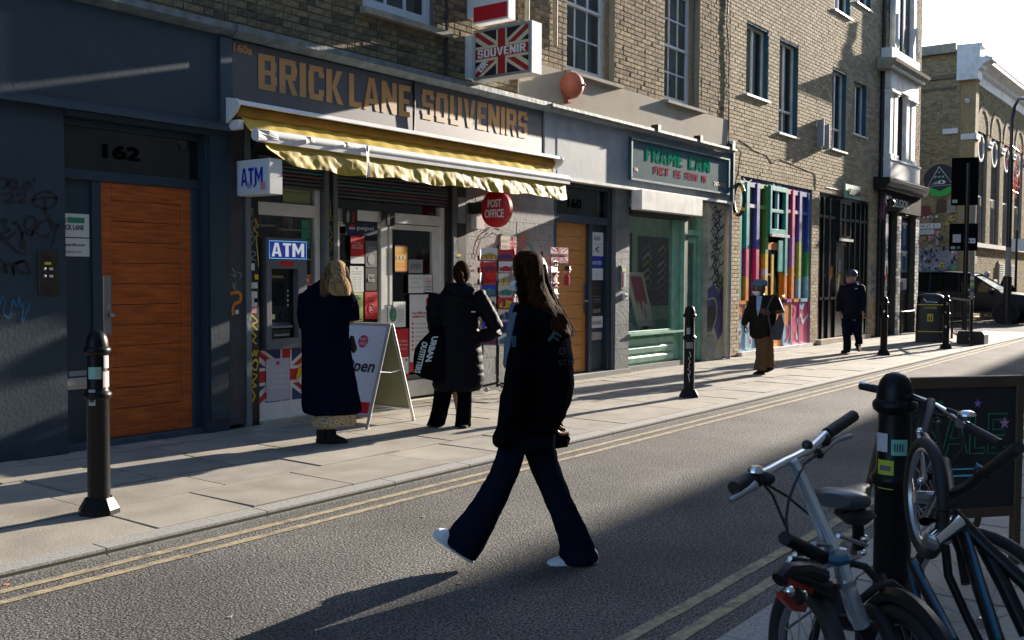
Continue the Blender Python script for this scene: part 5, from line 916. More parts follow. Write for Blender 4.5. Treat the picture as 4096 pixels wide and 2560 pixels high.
for xa, xb in ((26.52, 26.82), (27.62, 27.98), (29.4, 29.74)):
    pc_ = box1('pilaster', xa, xb, 7.95, 8.3, 0, 3.3, 'joint', b4); z = .01
    while z < 3.2:
        zt = min(z+.095, 3.28); part('tile', MB().box(xa+.002, (xa+xb)/2-.002, 7.93+rd.uniform(0, .004), 7.95, z, zt-.006), rd.choice(['white_stucco', 'white_stucco', 'stone', 'pier_paint']), pc_); part('tile', MB().box((xa+xb)/2+.002, xb-.002, 7.93+rd.uniform(0, .004), 7.95, z, zt-.006), rd.choice(['white_stucco', 'white_stucco', 'stone']), pc_); z += .1
for xa, xb in ((26.83, 27.6), (28.0, 29.38)):
    wq = part('window_frame', MB().box(xa, xb, 8.08, 8.2, 1.1, 1.2).box(xa, xa+.06, 8.08, 8.2, 1.2, 3.28).box(xb-.06, xb, 8.08, 8.2, 1.2, 3.28).box(xa+.06, xb-.06, 8.08, 8.2, 3.2, 3.28), 'black_gloss', b4); box1('pane', xa+.06, xb-.06, 8.13, 8.135, 1.2, 3.2, 'shop_glass', wq); box1('stall_riser', xa, xb, 8.1, 8.2, 0, 1.1, 'black_gloss', b4)
box1('interior_wall', 26.7, 29.8, 9.5, 9.6, 0, 3.5, 'room', b4)
part('rail', MB().tube([(28.0, 7.9, 0), (28.0, 7.9, .62), (29.3, 7.9, .62), (29.3, 7.9, 0)], .02, 6), 'black_gloss', b4)
for i, (a, b, c, d, m, m2) in enumerate(((28.06, 28.62, 2.35, 3.15, 'letter_red', 'orange'), (28.64, 29.3, 2.35, 3.15, 'flag_blue', 'mural_teal'), (28.06, 28.62, 1.95, 2.33, 'orange', 'dark_text'), (28.64, 29.3, 1.7, 2.33, 'mural_teal', 'flag_blue'), (28.06, 28.62, 1.55, 1.93, 'letter_red', 'grey_text'), (28.1, 29.28, 1.2, 1.53, 'paper_lilac', 'grey_text'))):
    poster(('red and orange portrait poster topmost left in the corner shop window', 'dark blue poster topmost right in the corner shop window', 'orange portrait poster under the red one in the corner shop window', 'teal poster under the dark blue one in the corner shop window', 'red poster above the lilac one in the corner shop window', 'lilac poster with two dark figures lowest in the corner shop window')[i], a, b, c, d, 8.12, m, bands=[(.3, .7, .1, .7, m2), (.1, .9, .85, .92, 'paper'), (.3, .7, .72, .84, 'cream')])
poster('yellow tall poster in the narrow corner shop window', 26.95, 27.4, 1.95, 2.65, 8.12, 'graff_yellow', bands=[(.3, .7, .2, .8, 'dark_text')]); poster('white tall poster under the yellow one in the narrow corner shop window', 26.95, 27.4, 1.22, 1.92, 8.12, 'paper_lilac', bands=[(.2, .7, .2, .7, 'grey_text')])
pipe('drainpipe', 'black drainpipe down the left side of the corner shop', [(26.47, 7.95, 0), (26.47, 7.95, 3.3), (26.47, 8.0, 3.9)], .06, 'black_gloss')
pk = thing('pink_ornament', 'pink feathery ornament hanging off the corner shop fascia', 'ornament', (26.2, 7.85, 3.3)); rd = random.Random(6)
pb = MB()
for i in range(46): a = rd.uniform(-.6, .9); l = rd.uniform(.3, .62); pb.tube([(26.3, 7.85, 3.72), (26.3-l*.4*math.cos(a), 7.82, 3.70-l*.5+.2*a), (26.28-l*.8*math.cos(a), 7.8+rd.uniform(-.08, .08), 3.62-l*.9+.4*a)], .006, 4)
part('fronds', pb, mat('plum', (.25, .07, .13), .6), pk); lampb = solo('wall_lamp', MB().ball((26.5, 7.8, 3.47), .12, n=14).box(26.46, 26.54, 7.82, 7.95, 3.43, 3.51), 'black_gloss', 'black round lamp at the left end of the corner shop fascia', 'lamp', smooth=True)
for i, (x, z, a, m) in enumerate(((26.46, 2.55, .28, 'paper_lilac'), (26.5, 1.6, .26, 'paper'), (26.56, 1.45, .16, 'post_pink'))): solo('flyposter', MB().prism([(x, z), (x+a, z+.05), (x+a*.9, z+.42), (x+a*.1, z+.38)], .006, 'y', 7.9), m, ('pale lilac rag stuck high on the corner shop pillar', 'white torn flyposter on the corner shop pillar', 'pink torn flyposter low on the corner shop pillar')[i], 'poster')
# ------------------------------------------------------------ arched brick building across the side street
b5 = thing('brick_building', 'large stock brick building with white cornice and round arches across the side street', 'building', (41, 9, 0))
part('shell', MB().box(41.6, 110, 9.7, 40, 0, 10.2), 'room', b5)
ar = [(42.25+2.45*k, 43.95+2.45*k) for k in range(8)]; hol = [(a, b, 2.95, 7.35) for a, b in ar]
brickwall(b5, 41.5, 62, .05, 9.12, 9.15, [h for h in hol], 'brick_stock', 'mortar', 0, 10, flem=False, back=.4)
part('wall', MB().box(62, 110, 9.15, 9.55, .05, 9.12), 'brick_stock', b5)
for a, b in ar:      # arch heads: solid spandrels with a half round opening, recessed blind wall behind
    r_ = (b-a)/2; cx = (a+b)/2; P = [(a, 7.35), (a, 8.35), (b, 8.35), (b, 7.35)]+[(cx+r_*math.cos(PI*k/14), 7.35+r_*.98*math.sin(PI*k/14)) for k in range(1, 14)]
    part('arch_head', MB().prism(P, .12, 'y', 9.144), 'brick_stock', b5)
    v = MB()
    for k in range(17):
        t0 = PI*k/17+.01; t1 = PI*(k+1)/17-.01; v.prism([(cx+r_*math.cos(t0), 7.35+r_*math.sin(t0)), (cx+(r_+.23)*math.cos(t0), 7.35+(r_+.23)*math.sin(t0)), (cx+(r_+.23)*math.cos(t1), 7.35+(r_+.23)*math.sin(t1)), (cx+r_*math.cos(t1), 7.35+r_*math.sin(t1))], .05, 'y', 9.115)
    part('voussoirs', v, 'brick_brown', b5, kind='stuff')
    oc = part('round_window', MB().lathe([(.52, 0), (.56, -.03), (.56, -.09), (.46, -.09), (.44, 0)], (cx-.05, 9.27, 6.75), 28, 'y'), 'white_stucco', b5, smooth=True); part('pane', MB().lathe([(.45, 0), (.45, -.01)], (cx-.05, 9.25, 6.75), 28, 'y'), 'dark_glass', oc)
    lw = part('window', MB().box(cx-.5, cx+.35, 9.22, 9.262, 2.96, 4.85), 'sash_paint', b5); box1('pane', cx-.42, cx+.27, 9.21, 9.219, 3.0, 4.78, 'dark_glass', lw)
    part('impost', MB().box(b-.02, b+.77, 9.06, 9.149, 7.0, 7.1).box(b, b+.75, 9.09, 9.149, 6.85, 7.0), 'white_stucco', b5)
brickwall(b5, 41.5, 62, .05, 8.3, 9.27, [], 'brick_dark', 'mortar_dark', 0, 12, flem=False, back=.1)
part('string_course', MB().box(41.5, 110, 9.02, 9.149, 2.78, 2.94), 'white_stucco', b5)
part('pilaster', MB().box(41.12, 41.62, 9.0, 9.6, .05, 9.1), 'brick_stock', b5); part('pilaster_cap', MB().box(41.06, 41.7, 8.93, 9.5, 6.86, 7.08), 'white_stucco', b5)
# cornice of the front with a break at the corner
prof = [(9.55, 9.1), (9.12, 9.1), (9.12, 9.45), (9.0, 9.5), (8.95, 9.62), (8.8, 9.7), (8.62, 9.76), (8.62, 9.86), (9.05, 9.92), (9.05, 10.3), (8.98, 10.32), (8.98, 10.42), (9.55, 10.45)]
part('cornice', MB().prism(prof, 68.4, 'x', 41.6), 'white_stucco', b5); part('corner_block', MB().prism([(a-.22 if a < 9.5 else a+.1, b) for a, b in prof], .78, 'x', 40.84), 'white_stucco', b5)
brickwall(b5, 9.56, 15, .05, 10.2, 0, [], 'brick_stock', 'mortar', 0, 13, flem=True, flank=41.1, back=.4)
part('wall', MB().box(41.1, 41.5, 15, 40, .05, 10.2), 'brick_stock', b5); part('coping', MB().box(40.85, 41.7, 9.7, 40, 10.2, 10.55), 'stone', b5)
part('brick_band', MB().box(41.0, 41.1, 9.7, 40, 9.25, 9.4).box(41.03, 41.1, 9.7, 40, 8.86, 8.94), 'brick_dark', b5); part('impost', MB().box(41.0, 41.09, 9.6, 10.15, 7.12, 7.32), 'white_stucco', b5)
cc = thing('security_camera', 'white security camera on the corner of the arched building', 'camera', (41, 9.3, 8.2)); part('body', MB().tube([(40.75, 9.2, 8.25), (40.95, 9.3, 8.35)], .07, 10), 'white_metal', cc)
# street name plates and mural on the flank
XF = 41.06
sn = solo('street_sign', MB().box(XF-.03, XF, 10.15, 11.45, 3.49, 3.69), 'paper', 'white street name plate reading BUXTON ST. E.1 on the side wall', 'sign'); stext('BUXTON ST. E.1.', XF-.03, 11.4, 3.53, 1.2, .12, 'dark_text', sn, bold=.01)
s2 = solo('street_sign', MB().box(XF-.03, XF, 10.4, 11.0, 3.27, 3.45), 'paper', 'smaller Bengali name plate under the street name plate', 'sign'); rd = random.Random(3)
part('lettering', MB().box(XF-.033, XF-.03, 10.45, 10.62, 3.40, 3.412).box(XF-.033, XF-.03, 10.66, 10.95, 3.40, 3.412), 'dark_text', s2)
bl_ = MB()
for i in range(9): y = 10.92-i*.055; bl_.box(XF-.033, XF-.03, y-.006, y+.006, 3.31, 3.40); bl_.box(XF-.033, XF-.03, y-.03, y, 3.31+.03*(i % 2), 3.325+.03*(i % 2))
part('lettering', bl_, 'dark_text', s2)
tr = thing('painted_board', 'round dark board with white triangle and eye over green hills high on the side wall', 'painted board', (XF, 10.2, 4.7))
def flat(pts, m, off, parent, name='print'): return part(name, MB().add([(XF-off, y, z) for y, z in pts], [tuple(range(len(pts)))]), m, parent)
part('board', MB().prism([(10.2+.62*math.cos(a)*(1+.03*math.sin(5*a)), 5.36+.62*math.sin(a)) for a in [2*PI*k/28 for k in range(28)]], .03, 'x', XF-.03), 'dark_text', tr)
mat('hill_green', (.03, .42, .06), .6, var=0)
flat([(10.8, 5.12), (10.6, 5.1), (10.3, 4.98), (10.2, 4.92), (10.1, 4.98), (9.85, 5.1), (9.62, 5.14), (9.75, 4.88), (10.0, 4.74), (10.2, 4.71), (10.5, 4.78), (10.72, 4.95)], 'hill_green', .035, tr)
part('print', MB().tube([(XF-.035, 10.25, 5.88), (XF-.035, 10.66, 5.13), (XF-.035, 9.74, 5.17), (XF-.035, 10.25, 5.88)], .014, 5), 'paper', tr)
flat([(10.55, 5.2), (10.35, 5.32), (10.25, 5.26), (10.25, 5.2)], 'paper_grey', .036, tr); flat([(10.15+.15*math.cos(a), 5.28+.075*math.sin(a)) for a in [2*PI*k/14 for k in range(14)]], 'paper', .036, tr); flat([(10.15+.05*math.cos(a), 5.28+.05*math.sin(a)) for a in [2*PI*k/12 for k in range(12)]], 'dark_text', .038, tr)
for y in (10.38, 10.24, 10.1): flat([(y-.06, 5.52), (y+.06, 5.52), (y, 5.42)], 'mint', .036, tr)
flat([(10.25, 5.62), (10.31, 5.7), (10.25, 5.68), (10.19, 5.7)], 'turq', .036, tr)
ml = thing('wall_mural', 'dense pasted mural of cartoon figures and stickers low on the side wall', 'mural', (XF, 10.2, 1.2)); rd = random.Random(77)
part('ground_coat', MB().box(XF-.012, XF, 9.5, 13.5, 1.0, 2.75), mat('mural_ground', (.3, .3, .34), .7, var=.5, scale=7), ml)
cols = ['paper', 'paper_grey', 'dark_text', 'grey_text', 'paper_lilac', 'black', 'pinkish', 'mural_teal', 'paper', 'dark_text', 'graff_purple']
for i in range(260):
    y = rd.uniform(9.55, 12.0); z = rd.uniform(1.25, 2.7); r_ = rd.uniform(.02, .085); n = rd.choice([5, 7, 9]); flat([(y+r_*rd.uniform(.5, 1)*math.cos(2*PI*k/n), z+r_*rd.uniform(.6, 1.4)*math.sin(2*PI*k/n)) for k in range(n)], rd.choice(cols), .014+.0006*i, ml)
for y, z, m in ((10.02, 2.05, 'graff_yellow'), (9.95, 1.95, 'mural_pink'), (9.6, 1.95, 'hill_green'), (9.75, 1.85, 'mural_teal'), (9.85, 3.7, 'graff_yellow'), (9.7, 3.85, 'graff_yellow'), (10.5, 3.1, 'pinkish'), (10.1, 3.1, 'dark_text'), (10.25, 2.95, 'paper_grey'), (10.9, 2.95, 'post_pink'), (10.5, 2.75, 'paper_grey'), (10.2, 3.3, 'pinkish'), (10.45, 3.45+.5, 'paper_grey')):
    flat([(y+.13*rd.uniform(.5, 1)*math.cos(2*PI*k/9), z+.14*rd.uniform(.5, 1)*math.sin(2*PI*k/9)) for k in range(9)], m, .17+.002*y, ml)
    for q_ in range(3): y2 = y+rd.uniform(-.08, .08); z2 = z+rd.uniform(-.08, .08); flat([(y2+.035*math.cos(2*PI*k/6), z2+.035*math.sin(2*PI*k/6)) for k in range(6)], rd.choice(['dark_text', 'paper_grey', 'grey_text']), .2+.001*q_, ml)
for i, (y0, y1, z0, z1, m) in enumerate(((9.95, 10.35, 4.1, 4.65, 'wood_dark'), (9.6, 9.95, 4.05, 4.6, 'stone'), (10.5, 10.95, 3.95, 4.4, 'rust'))): solo('pasted_board', MB().prism([(y0, z0+.05), (y1, z0), (y1-.05, z1), (y0+.08, z1-.04)], .03, 'x', XF-.03), m, ('brown peeling paste-up under the triangle board', 'pale paste-up at the corner under the triangle board', 'rust red paste-up left of the others under the triangle board')[i], 'paste-up')
for k in range(5): part('head_print', MB().lathe([(.05, 0), (.05, -.01)], (XF-.002, 10.95-k*.16, 3.95), 10, 'x'), 'paper', ml)
for i, (x, z0, z1) in enumerate(((46.4, 1.3, 2.3), (48.9, 1.25, 2.2))):
    lv = thing('wall_louvre', ('nearer slatted vent panel on the arched building', 'farther slatted vent panel on the arched building')[i], 'vent', (x, 9.1, z0)); part('frame', MB().box(x, x+1.1, 9.1, 9.149, z0, z1), 'stone', lv)
    for k in range(10): part('slat', MB().box(x+.03, x+1.07, 9.06, 9.1, z0+.03+k*.09, z0+.08+k*.09), 'white_stucco', lv)
solo('vent_box', MB().box(41.75, 42.1, 9.03, 9.149, 2.1, 2.4), 'stone', 'small pale vent box under the string course', 'vent', bev=.01)
# houses beyond, closing the view down the side street and the main road
for i, (x0, x1, y0, y1, h) in enumerate(((30.16, 41, 45, 60, 9), (140, 160, -6, 9, 8))):
    t = thing('far_house', ('plain brick house closing the side street', 'plain brick house closing the far end of the road')[i], 'house', (x0, y0, 0)); part('wall', MB().box(x0, x1, y0, y1, 0, h), 'brick_dark', t); part('roof', MB().box(x0-.2, x1+.2, y0-.2, y1+.2, h, h+.3), 'lead', t)
# ------------------------------------------------------------ bollards
def make_bollard(label, loc, octo=True):
    t = thing('bollard', label, 'bollard', loc, group='black cast iron bollards along the street', local=True)
    prof = [(.068, .0), (.068, .72), (.072, .725), (.082, .735), (.085, .75), (.082, .765), (.07, .775), (.064, .79), (.060, 1.0), (.066, 1.005), (.079, 1.015), (.083, 1.03), (.08, 1.045), (.069, 1.055), (.068, 1.07), (.064, 1.10), (.053, 1.13), (.035, 1.15), (.012, 1.158)]
    if octo: part('base', MB().loft([((0, 0, -.02), (.13, 0, 0), (0, .13, 0)), ((0, 0, .03), (.125, 0, 0), (0, .125, 0)), ((0, 0, .10), (.085, 0, 0), (0, .085, 0))], 8), 'bollard_paint', t)
    part('post', MB().lathe(prof, (0, 0, 0), 28), 'bollard_paint', t, smooth=True); return t
mat('bollard_paint', (.005, .005, .007), .36, var=.15, scale=20, bump=.0008, bscale=60, spec=.2)
B0 = make_bollard('nearest bollard on the far pavement, in front of the orange timber door', (3.41, 5.85, 0))
LB = [((11.36, 5.78, 0), 'bollard with white scrawl in front of the picture framer\'s window'), ((20.15, 6.0, 0), 'bollard right of the man in the beanie'), ((22.93, 5.51, 0), 'bollard standing against the litter bin'), ((30.6, 7.6, 0), 'bollard behind the litter bin beside the dark car')]
bs = [B0]+[copy_tree(B0, p, rz=random.random(), label=l) for p, l in LB]
mat('skin_paper', (.5, .42, .38), .6, var=0)
def cyl_sticker(t, a0, a1, z0, z1, r_, m, name='sticker'):
    b = MB(); n = 6; b.add([(r_*math.cos(a0+(a1-a0)*i/n), r_*math.sin(a0+(a1-a0)*i/n), z) for z in (z0, z1) for i in range(n+1)], [(i, i+1, n+2+i, n+1+i) for i in range(n)]); return part(name, b, m, t)
va = math.atan2(-5.85, -3.41)
for t, rot in ((bs[0], 0), (bs[1], 0), (bs[2], 0), (bs[3], 0)):
    t.rotation_euler = (0, 0, 0)
cyl_sticker(bs[0], va-.9, va+.35, .855, .93, .0665, 'turq'); cyl_sticker(bs[0], va-.15, va+.25, .87, .92, .0672, 'paper_grey'); cyl_sticker(bs[0], va+.5, va+1.5, .80, .9, .0667, 'skin_paper'); cyl_sticker(bs[0], va-.8, va-.2, .69, .79, .0735, 'paper_grey'); cyl_sticker(bs[0], va-.7, va-.3, .71, .75, .0742, 'black'); cyl_sticker(bs[0], va+.6, va+1.4, .92, 1.0, .0668, 'paper_grey')
va1 = math.atan2(-5.78, -11.36); cyl_sticker(bs[1], va1-.6, va1+.1, .8, .88, .0665, 'paper_grey'); cyl_sticker(bs[1], va1-.7, va1+.7, .62, .70, .071, 'mural_grey')
sc = MB(); pts = [(0, .58), (.5, .52), (-.3, .5), (.4, .45), (-.2, .42), (.1, .38), (-.5, .36), (.4, .33), (0, .28), (-.3, .3), (.2, .2)]
sc.tube([(.0705*math.cos(va1+a*.6), .0705*math.sin(va1+a*.6), z) for a, z in pts], .004, 4); part('graffiti', sc, 'paper', bs[1])
va3 = math.atan2(-5.51, -22.93)
for z, a in ((.95, .2), (.75, -.3), (.45, -.1)): cyl_sticker(bs[3], va3+a-.25, va3+a+.25, z, z+.06, .072, 'paper_grey')
va2 = math.atan2(-6, -20.15); cyl_sticker(bs[2], va2-.35, va2+.2, .85, .89, .0665, 'paper')
# the near bollard the bicycles lean on
NB = copy_tree(B0, at(14, 955, 115, 3.78)*1, label='big near bollard with bicycles leaning on it')
NB.location.z = -.01; nbv = math.atan2(-NB.location.y, -NB.location.x)
def nst(px0, px1, z0, z1, r_, m, slant=0):
    cyl_sticker(NB, nbv+px0, nbv+px1, z0, z1, r_, m)
for c in list(NB.children): 
    if c.name.startswith('sticker'): bpy.data.objects.remove(c)
nst(-1.1, -.35, .86, .93, .0685, 'paper_lilac'); nst(-.15, .75, .85, .91, .0682, 'turq'); text('BOXR', NB.location+Vector((0, 0, 0)), .01, .01, 'dark_text', None) if False else None
nst(-.9, .0, .72, .83, .0705, mat('lime_sticker', (.42, .46, .02), .5, var=0)); nst(-.75, -.15, .79, .81, .0712, 'grey_text'); nst(-.7, -.2, .76, .775, .0712, 'grey_text'); nst(-.75, -.15, .735, .75, .0712, 'grey_text')
for i in range(4): nst(.0+.14*i, .07+.14*i, .865, .895, .0688, 'dark_text')
# ------------------------------------------------------------ POST OFFICE A-board
ab = thing('pavement_sign', 'white post office A-board reading open with a red foot, legs on the pavement', 'pavement sign', (7.35, 7.05, 0), local=True)
fL = ground(6, 1320, 1315); fR = ground(6, 1755, 1235)
u = Vector((fR.x-fL.x, fR.y-fL.y, 0)); dpt = u.length; ab.location = (fL.x, fL.y, 0); ab.rotation_euler = (0, 0, math.atan2(u.y, u.x))
# local: x = from front foot to back foot, y = board width (away from viewer), z up ; board face looks -x
HW = .60; H = 1.02; cx = dpt/2
def leg(x0, x1, y): return MB().tube([(x0, y, 0), (x1, y, H)], .017, 6)
for y in (0, HW): part('leg', leg(0, cx-.02, y), 'alu', ab); part('leg', leg(dpt, cx+.02, y), 'alu', ab)
def fp_(y, h, off=0): k = h/H; return Vector(((cx-.02)*k-off, y, h))
for y, z in ((0, 0),): pass
bd = part('panel', MB().add([fp_(.017, .12), fp_(HW-.017, .12), fp_(HW-.017, 1.0), fp_(.017, 1.0), fp_(.017, .12, -.012), fp_(HW-.017, .12, -.012), fp_(HW-.017, 1.0, -.012), fp_(.017, 1.0, -.012)], [(3, 2, 1, 0), (4, 5, 6, 7), (0, 1, 5, 4), (1, 2, 6, 5), (2, 3, 7, 6), (3, 0, 4, 7)]), mat('board_white', (.66, .66, .72), .45, var=0), ab)
part('red_foot', MB().add([fp_(.03, .14, .003), fp_(HW-.03, .14, .003), fp_(HW-.03, .25, .003), fp_(.03, .25, .003)], [(3, 2, 1, 0)]), 'red', ab)
upv = (fp_(0, 1)-fp_(0, 0)).normalized()
text('Open', fp_(.50, .50), .43, .17, 'dark_text', ab, right=(0, -1, 0), up=upv, bold=.02, shear=.12, off=.004)
nrm = Vector((0, -1, 0)).cross(upv); cc_ = fp_(.30, .84)+nrm*.004
part('roundel', MB().add([cc_+Vector((0, -1, 0))*.066*math.cos(a)+upv*.066*math.sin(a) for a in [2*PI*k/28 for k in range(28)]], [tuple(range(28))]), 'post_pink', ab)
text('POST', fp_(.342, .845), .084, .032, 'paper', ab, right=(0, -1, 0), up=upv, off=.006); text('OFFICE', fp_(.352, .80), .105, .032, 'paper', ab, right=(0, -1, 0), up=upv, off=.006)
def bp_(y, h): k = h/H; return Vector((dpt-(dpt-cx-.02)*k, y, h))
part('back_panel', MB().add([bp_(.017, .14), bp_(HW-.017, .14), bp_(HW-.017, 1.0), bp_(.017, 1.0)], [(0, 1, 2, 3)]), mat('board_back', (.20, .21, .12), .4, var=.05), ab)
part('rail', MB().box(cx-.03, cx+.03, -.012, HW+.012, 1.0, 1.03), 'alu', ab); part('rail', MB().tube([fp_(0, .12), fp_(HW, .12)], .012, 6), 'alu', ab); part('rail', MB().tube([bp_(0, .13), bp_(HW, .13)], .012, 6), 'alu', ab)
part('chain', MB().tube([fp_(0, .55)+Vector((.0, 0, 0)), Vector((cx, 0, .53)), bp_(0, .55)], .004, 5), 'steel', ab)
# ------------------------------------------------------------ postcard racks
mat('rack_wire', (.10, .09, .09), .4, .6, var=0)
def card(t, c, right, wd, ht, m, rd):
    up = Vector((0, 0, 1)); o = c-right*wd/2; nr = right.cross(up)
    p = part('postcard', MB().add([o, o+right*wd, o+right*wd+up*ht+nr*-.01, o+up*ht+nr*-.01, o-nr*.002, o+right*wd-nr*.002, o+right*wd+up*ht-nr*.012, o+up*ht-nr*.012], [(0, 1, 2, 3), (7, 6, 5, 4), (0, 4, 5, 1), (1, 5, 6, 2), (2, 6, 7, 3), (3, 7, 4, 0)]), m, t)
    k = rd.random(); b = MB(); q = lambda a, c_: o+right*wd*a+up*ht*c_+nr*(.003-.01*c_)
    b.add([q(.08, .1), q(.92, .1), q(.92, .45+.2*k), q(.5, .6+.25*k), q(.08, .4)], [(0, 1, 2, 3, 4)]); part('print', b, rd.choice(['red', 'flag_blue', 'blue', 'deep_red', 'mural_teal', 'red', 'graff_purple', 'amber']), p)
    if k > .5: part('print', MB().add([q(.3, .2), q(.5, .2), q(.5, .8), q(.3, .8)], [(0, 1, 2, 3)]), rd.choice(['red', 'paper', 'dark_text']), p)
def rack(label, loc, rz, levels, seed, top_sign=None, extra=0):
    t = thing('postcard_rack', label, 'postcard rack', loc, rz, local=True); rd = random.Random(seed)
    part('pole', MB().tube([(0, 0, .12), (0, 0, 1.85)], .018, 10), 'black_gloss', t)
    for k in range(4):
        a = PI/2*k+.4; part('foot', MB().tube([(0, 0, .17), (.34*math.cos(a), .34*math.sin(a), .10)], .016, 6), 'black_gloss', t); part('castor', MB().lathe([(.028, -.012), (.028, .012)], (.34*math.cos(a), .34*math.sin(a), .04), 12, 'x').box(.34*math.cos(a)-.006, .34*math.cos(a)+.006, .34*math.sin(a)-.006, .34*math.sin(a)+.006, .05, .1), 'steel', t)
    for s in range(4):
        a = PI/2*s; right = Vector((-math.sin(a), math.cos(a), 0)); out = Vector((math.cos(a), math.sin(a), 0))*-1; right = Vector((out.y*-1, out.x, 0)); right = Vector((-out.y, out.x, 0))
        for L in range(levels):
            z = 1.66-L*.145
            for c in (-1, 1):
                ctr = out*.17+right*(.085*c)+Vector((0, 0, z))
                wr = MB()
                for zz in (0, .06): wr.tube([ctr-right*.075, ctr-right*.075+out*.03+Vector((0, 0, zz)), ctr+right*.075+out*.03+Vector((0, 0, zz)), ctr+right*.075], .0026, 4)
                for q in (-.07, -.025, .025, .07): wr.tube([ctr+right*q+out*.03, ctr+right*q+out*.032+Vector((0, 0, .065))], .0022, 4)
                part('wire_pocket', wr, 'rack_wire', t)
                if rd.random() < .93: card(t, ctr+out*.012+Vector((0, 0, .004)), right, rd.uniform(.14, .165), rd.uniform(.12, .15), rd.choice(['paper', 'paper', 'paper', 'red', 'red', 'cream', 'blue']), rd)
        part('upright', MB().tube([out*.15+right*.16+Vector((0, 0, 1.66-levels*.145)), out*.15+right*.16+Vector((0, 0, 1.8))], .006, 6), 'rack_wire', t)
    return t
gk = ground(24, 225, 1225); 
r1 = rack('full postcard rack with London cards beside the post office door', (9.86, 7.68, 0), .62, 8, 1)
r1.scale = (1.22, 1.22, 1.03)
r2 = rack('second postcard rack hidden behind the walking woman\'s hair', (10.95, 7.78, 0), .35, 7, 2)
nrd = {}
c1 = solo('price_card', MB().box(9.93, 10.12, 7.69, 7.694, 1.84, 2.02), 'cream', 'brown handwritten price card on top of the full postcard rack', 'sign'); ntext('50p EACH', 9.95, 1.94, .15, .04, 7.69, 'dark_text', c1); ntext('3 FOR £1', 9.95, 1.87, .15, .04, 7.69, 'dark_text', c1)
c2 = solo('flag_card', MB().box(10.12, 10.27, 7.70, 7.704, 1.84, 2.03), 'paper', 'small union flag card on top of the full postcard rack', 'sign'); flag(c2, (10.12, 7.70, 1.84), .15, .19)
c3 = solo('flag_card', MB().box(10.92, 11.34, 7.62, 7.624, 1.70, 1.91), 'paper', 'union flag price card reading 5 for £2 on the second rack', 'sign'); flag(c3, (10.92, 7.62, 1.70), .42, .21); ntext('50p EACH 5 FOR £2', 10.95, 1.78, .36, .05, 7.618, 'dark_text', c3, off=.006, bold=.02)
dl = thing('soldier_doll', 'small guard doll with black hat hanging on the second rack', 'doll', (11.25, 7.56, 1.45))
part('body', MB().loft([((11.22, 7.56, 1.40), (.05, 0, 0), (0, .035, 0)), ((11.22, 7.56, 1.50), (.06, 0, 0), (0, .04, 0)), ((11.22, 7.56, 1.54), (.03, 0, 0), (0, .02, 0))], 12), 'letter_red', dl, smooth=True); part('head', MB().ball((11.23, 7.56, 1.58), .042), 'mural_skin', dl, smooth=True); part('hat', MB().loft([((11.24, 7.56, 1.605), (.065, 0, 0), (0, .05, 0)), ((11.24, 7.56, 1.62), (.05, 0, 0), (0, .04, 0)), ((11.24, 7.56, 1.66), (.04, 0, 0), (0, .035, 0))], 14), 'black', dl, smooth=True)
# ------------------------------------------------------------ litter bin, barrier, planter block, signals, lamp
bn = thing('litter_bin', 'black litter bin with gold bands and gold emblem by the kerb', 'litter bin', (25.2, 6.42, 0), math.atan2(-6.5, -25.2)+PI/2, local=True)
rb = [((0, 0, z), (a, 0, 0), (0, b, 0)) for z, a, b in ((0, .33, .30), (.75, .32, .29), (.93, .31, .28))]
part('body', MB().loft(rb, 28, 5), mat('bin_plastic', (.008, .008, .008), .4, var=.1), bn, smooth=True)
part('hood', MB().loft([((0, 0, z), (a, 0, 0), (0, b, 0)) for z, a, b in ((.935, .31, .28), (1.06, .305, .275), (1.12, .27, .24), (1.15, .18, .16), (1.165, .15, .13))], 28, 4), 'bin_plastic', bn, smooth=True)
part('opening', MB().box(-.17, .17, -.29, -.26, .955, 1.05), 'black', bn); part('lip', MB().tube([(-.15, -.295, 1.04), (-.09, -.3, .965), (.15, -.3, .955)], .012, 6), 'chrome', bn)
for z in (.25, .89): part('gold_band', MB().box(-.28, .28, -.304, -.298, z, z+.02), 'graff_yellow', bn)
text('LITTER', (-.14, -.302, .80), .28, .045, 'graff_yellow', bn, bold=.01); part('emblem', MB().box(-.07, .06, -.304, -.298, .50, .68), 'graff_yellow', bn); part('emblem_mark', MB().box(-.04, -.01, -.308, -.304, .53, .62).box(.01, .035, -.308, -.304, .53, .66), 'black', bn)
br = thing('pedestrian_barrier', 'black pedestrian guard rail catching the sun on its top bar', 'barrier', (24.1, 5.3, 0))
p0 = Vector((23.2, 5.42, 0)); p1 = Vector((24.3, 5.30, 0)); p1b = ground(23, 785, 1290); p0b = Vector((27.0, 6.35, 0))
def pb(t): return p1b+(p0b-p1b)*t
for t in (0, 1): part('post', MB().tube([pb(t), pb(t)+Vector((0, 0, 1.02))], .03, 8), 'black_gloss', br)
for z in (1.02,): part('top_rail', MB().tube([pb(0)+Vector((0, 0, z)), pb(1)+Vector((0, 0, z))], .032, 8), 'black_gloss', br)
part('bottom_rail', MB().tube([pb(0)+Vector((0, 0, .14)), pb(1)+Vector((0, 0, .14))], .02, 8), 'black_gloss', br)
for k in range(1, 15): part('bar', MB().tube([pb(k/15)+Vector((0, 0, .14)), pb(k/15)+Vector((0, 0, 1.02))], .009, 6), 'black_gloss', br)
solo('rubber_block', MB().prism([(-.3, 0), (.3, 0), (.3, .22), (.26, .3), (-.26, .3), (-.3, .22)], .45, 'x', 24.9).prism([(-.05, .05), (.05, .05), (.05, .1), (-.05, .1)], .46, 'x', 24.895), 'black', 'black rubber foot block at the bottom of the traffic signal', 'block', bev=.01, loc=(24.9, 0, 0)).location = (24.9, 5.45, 0)
mat('matt_black', (.006, .006, .007), .9, var=0, spec=0)
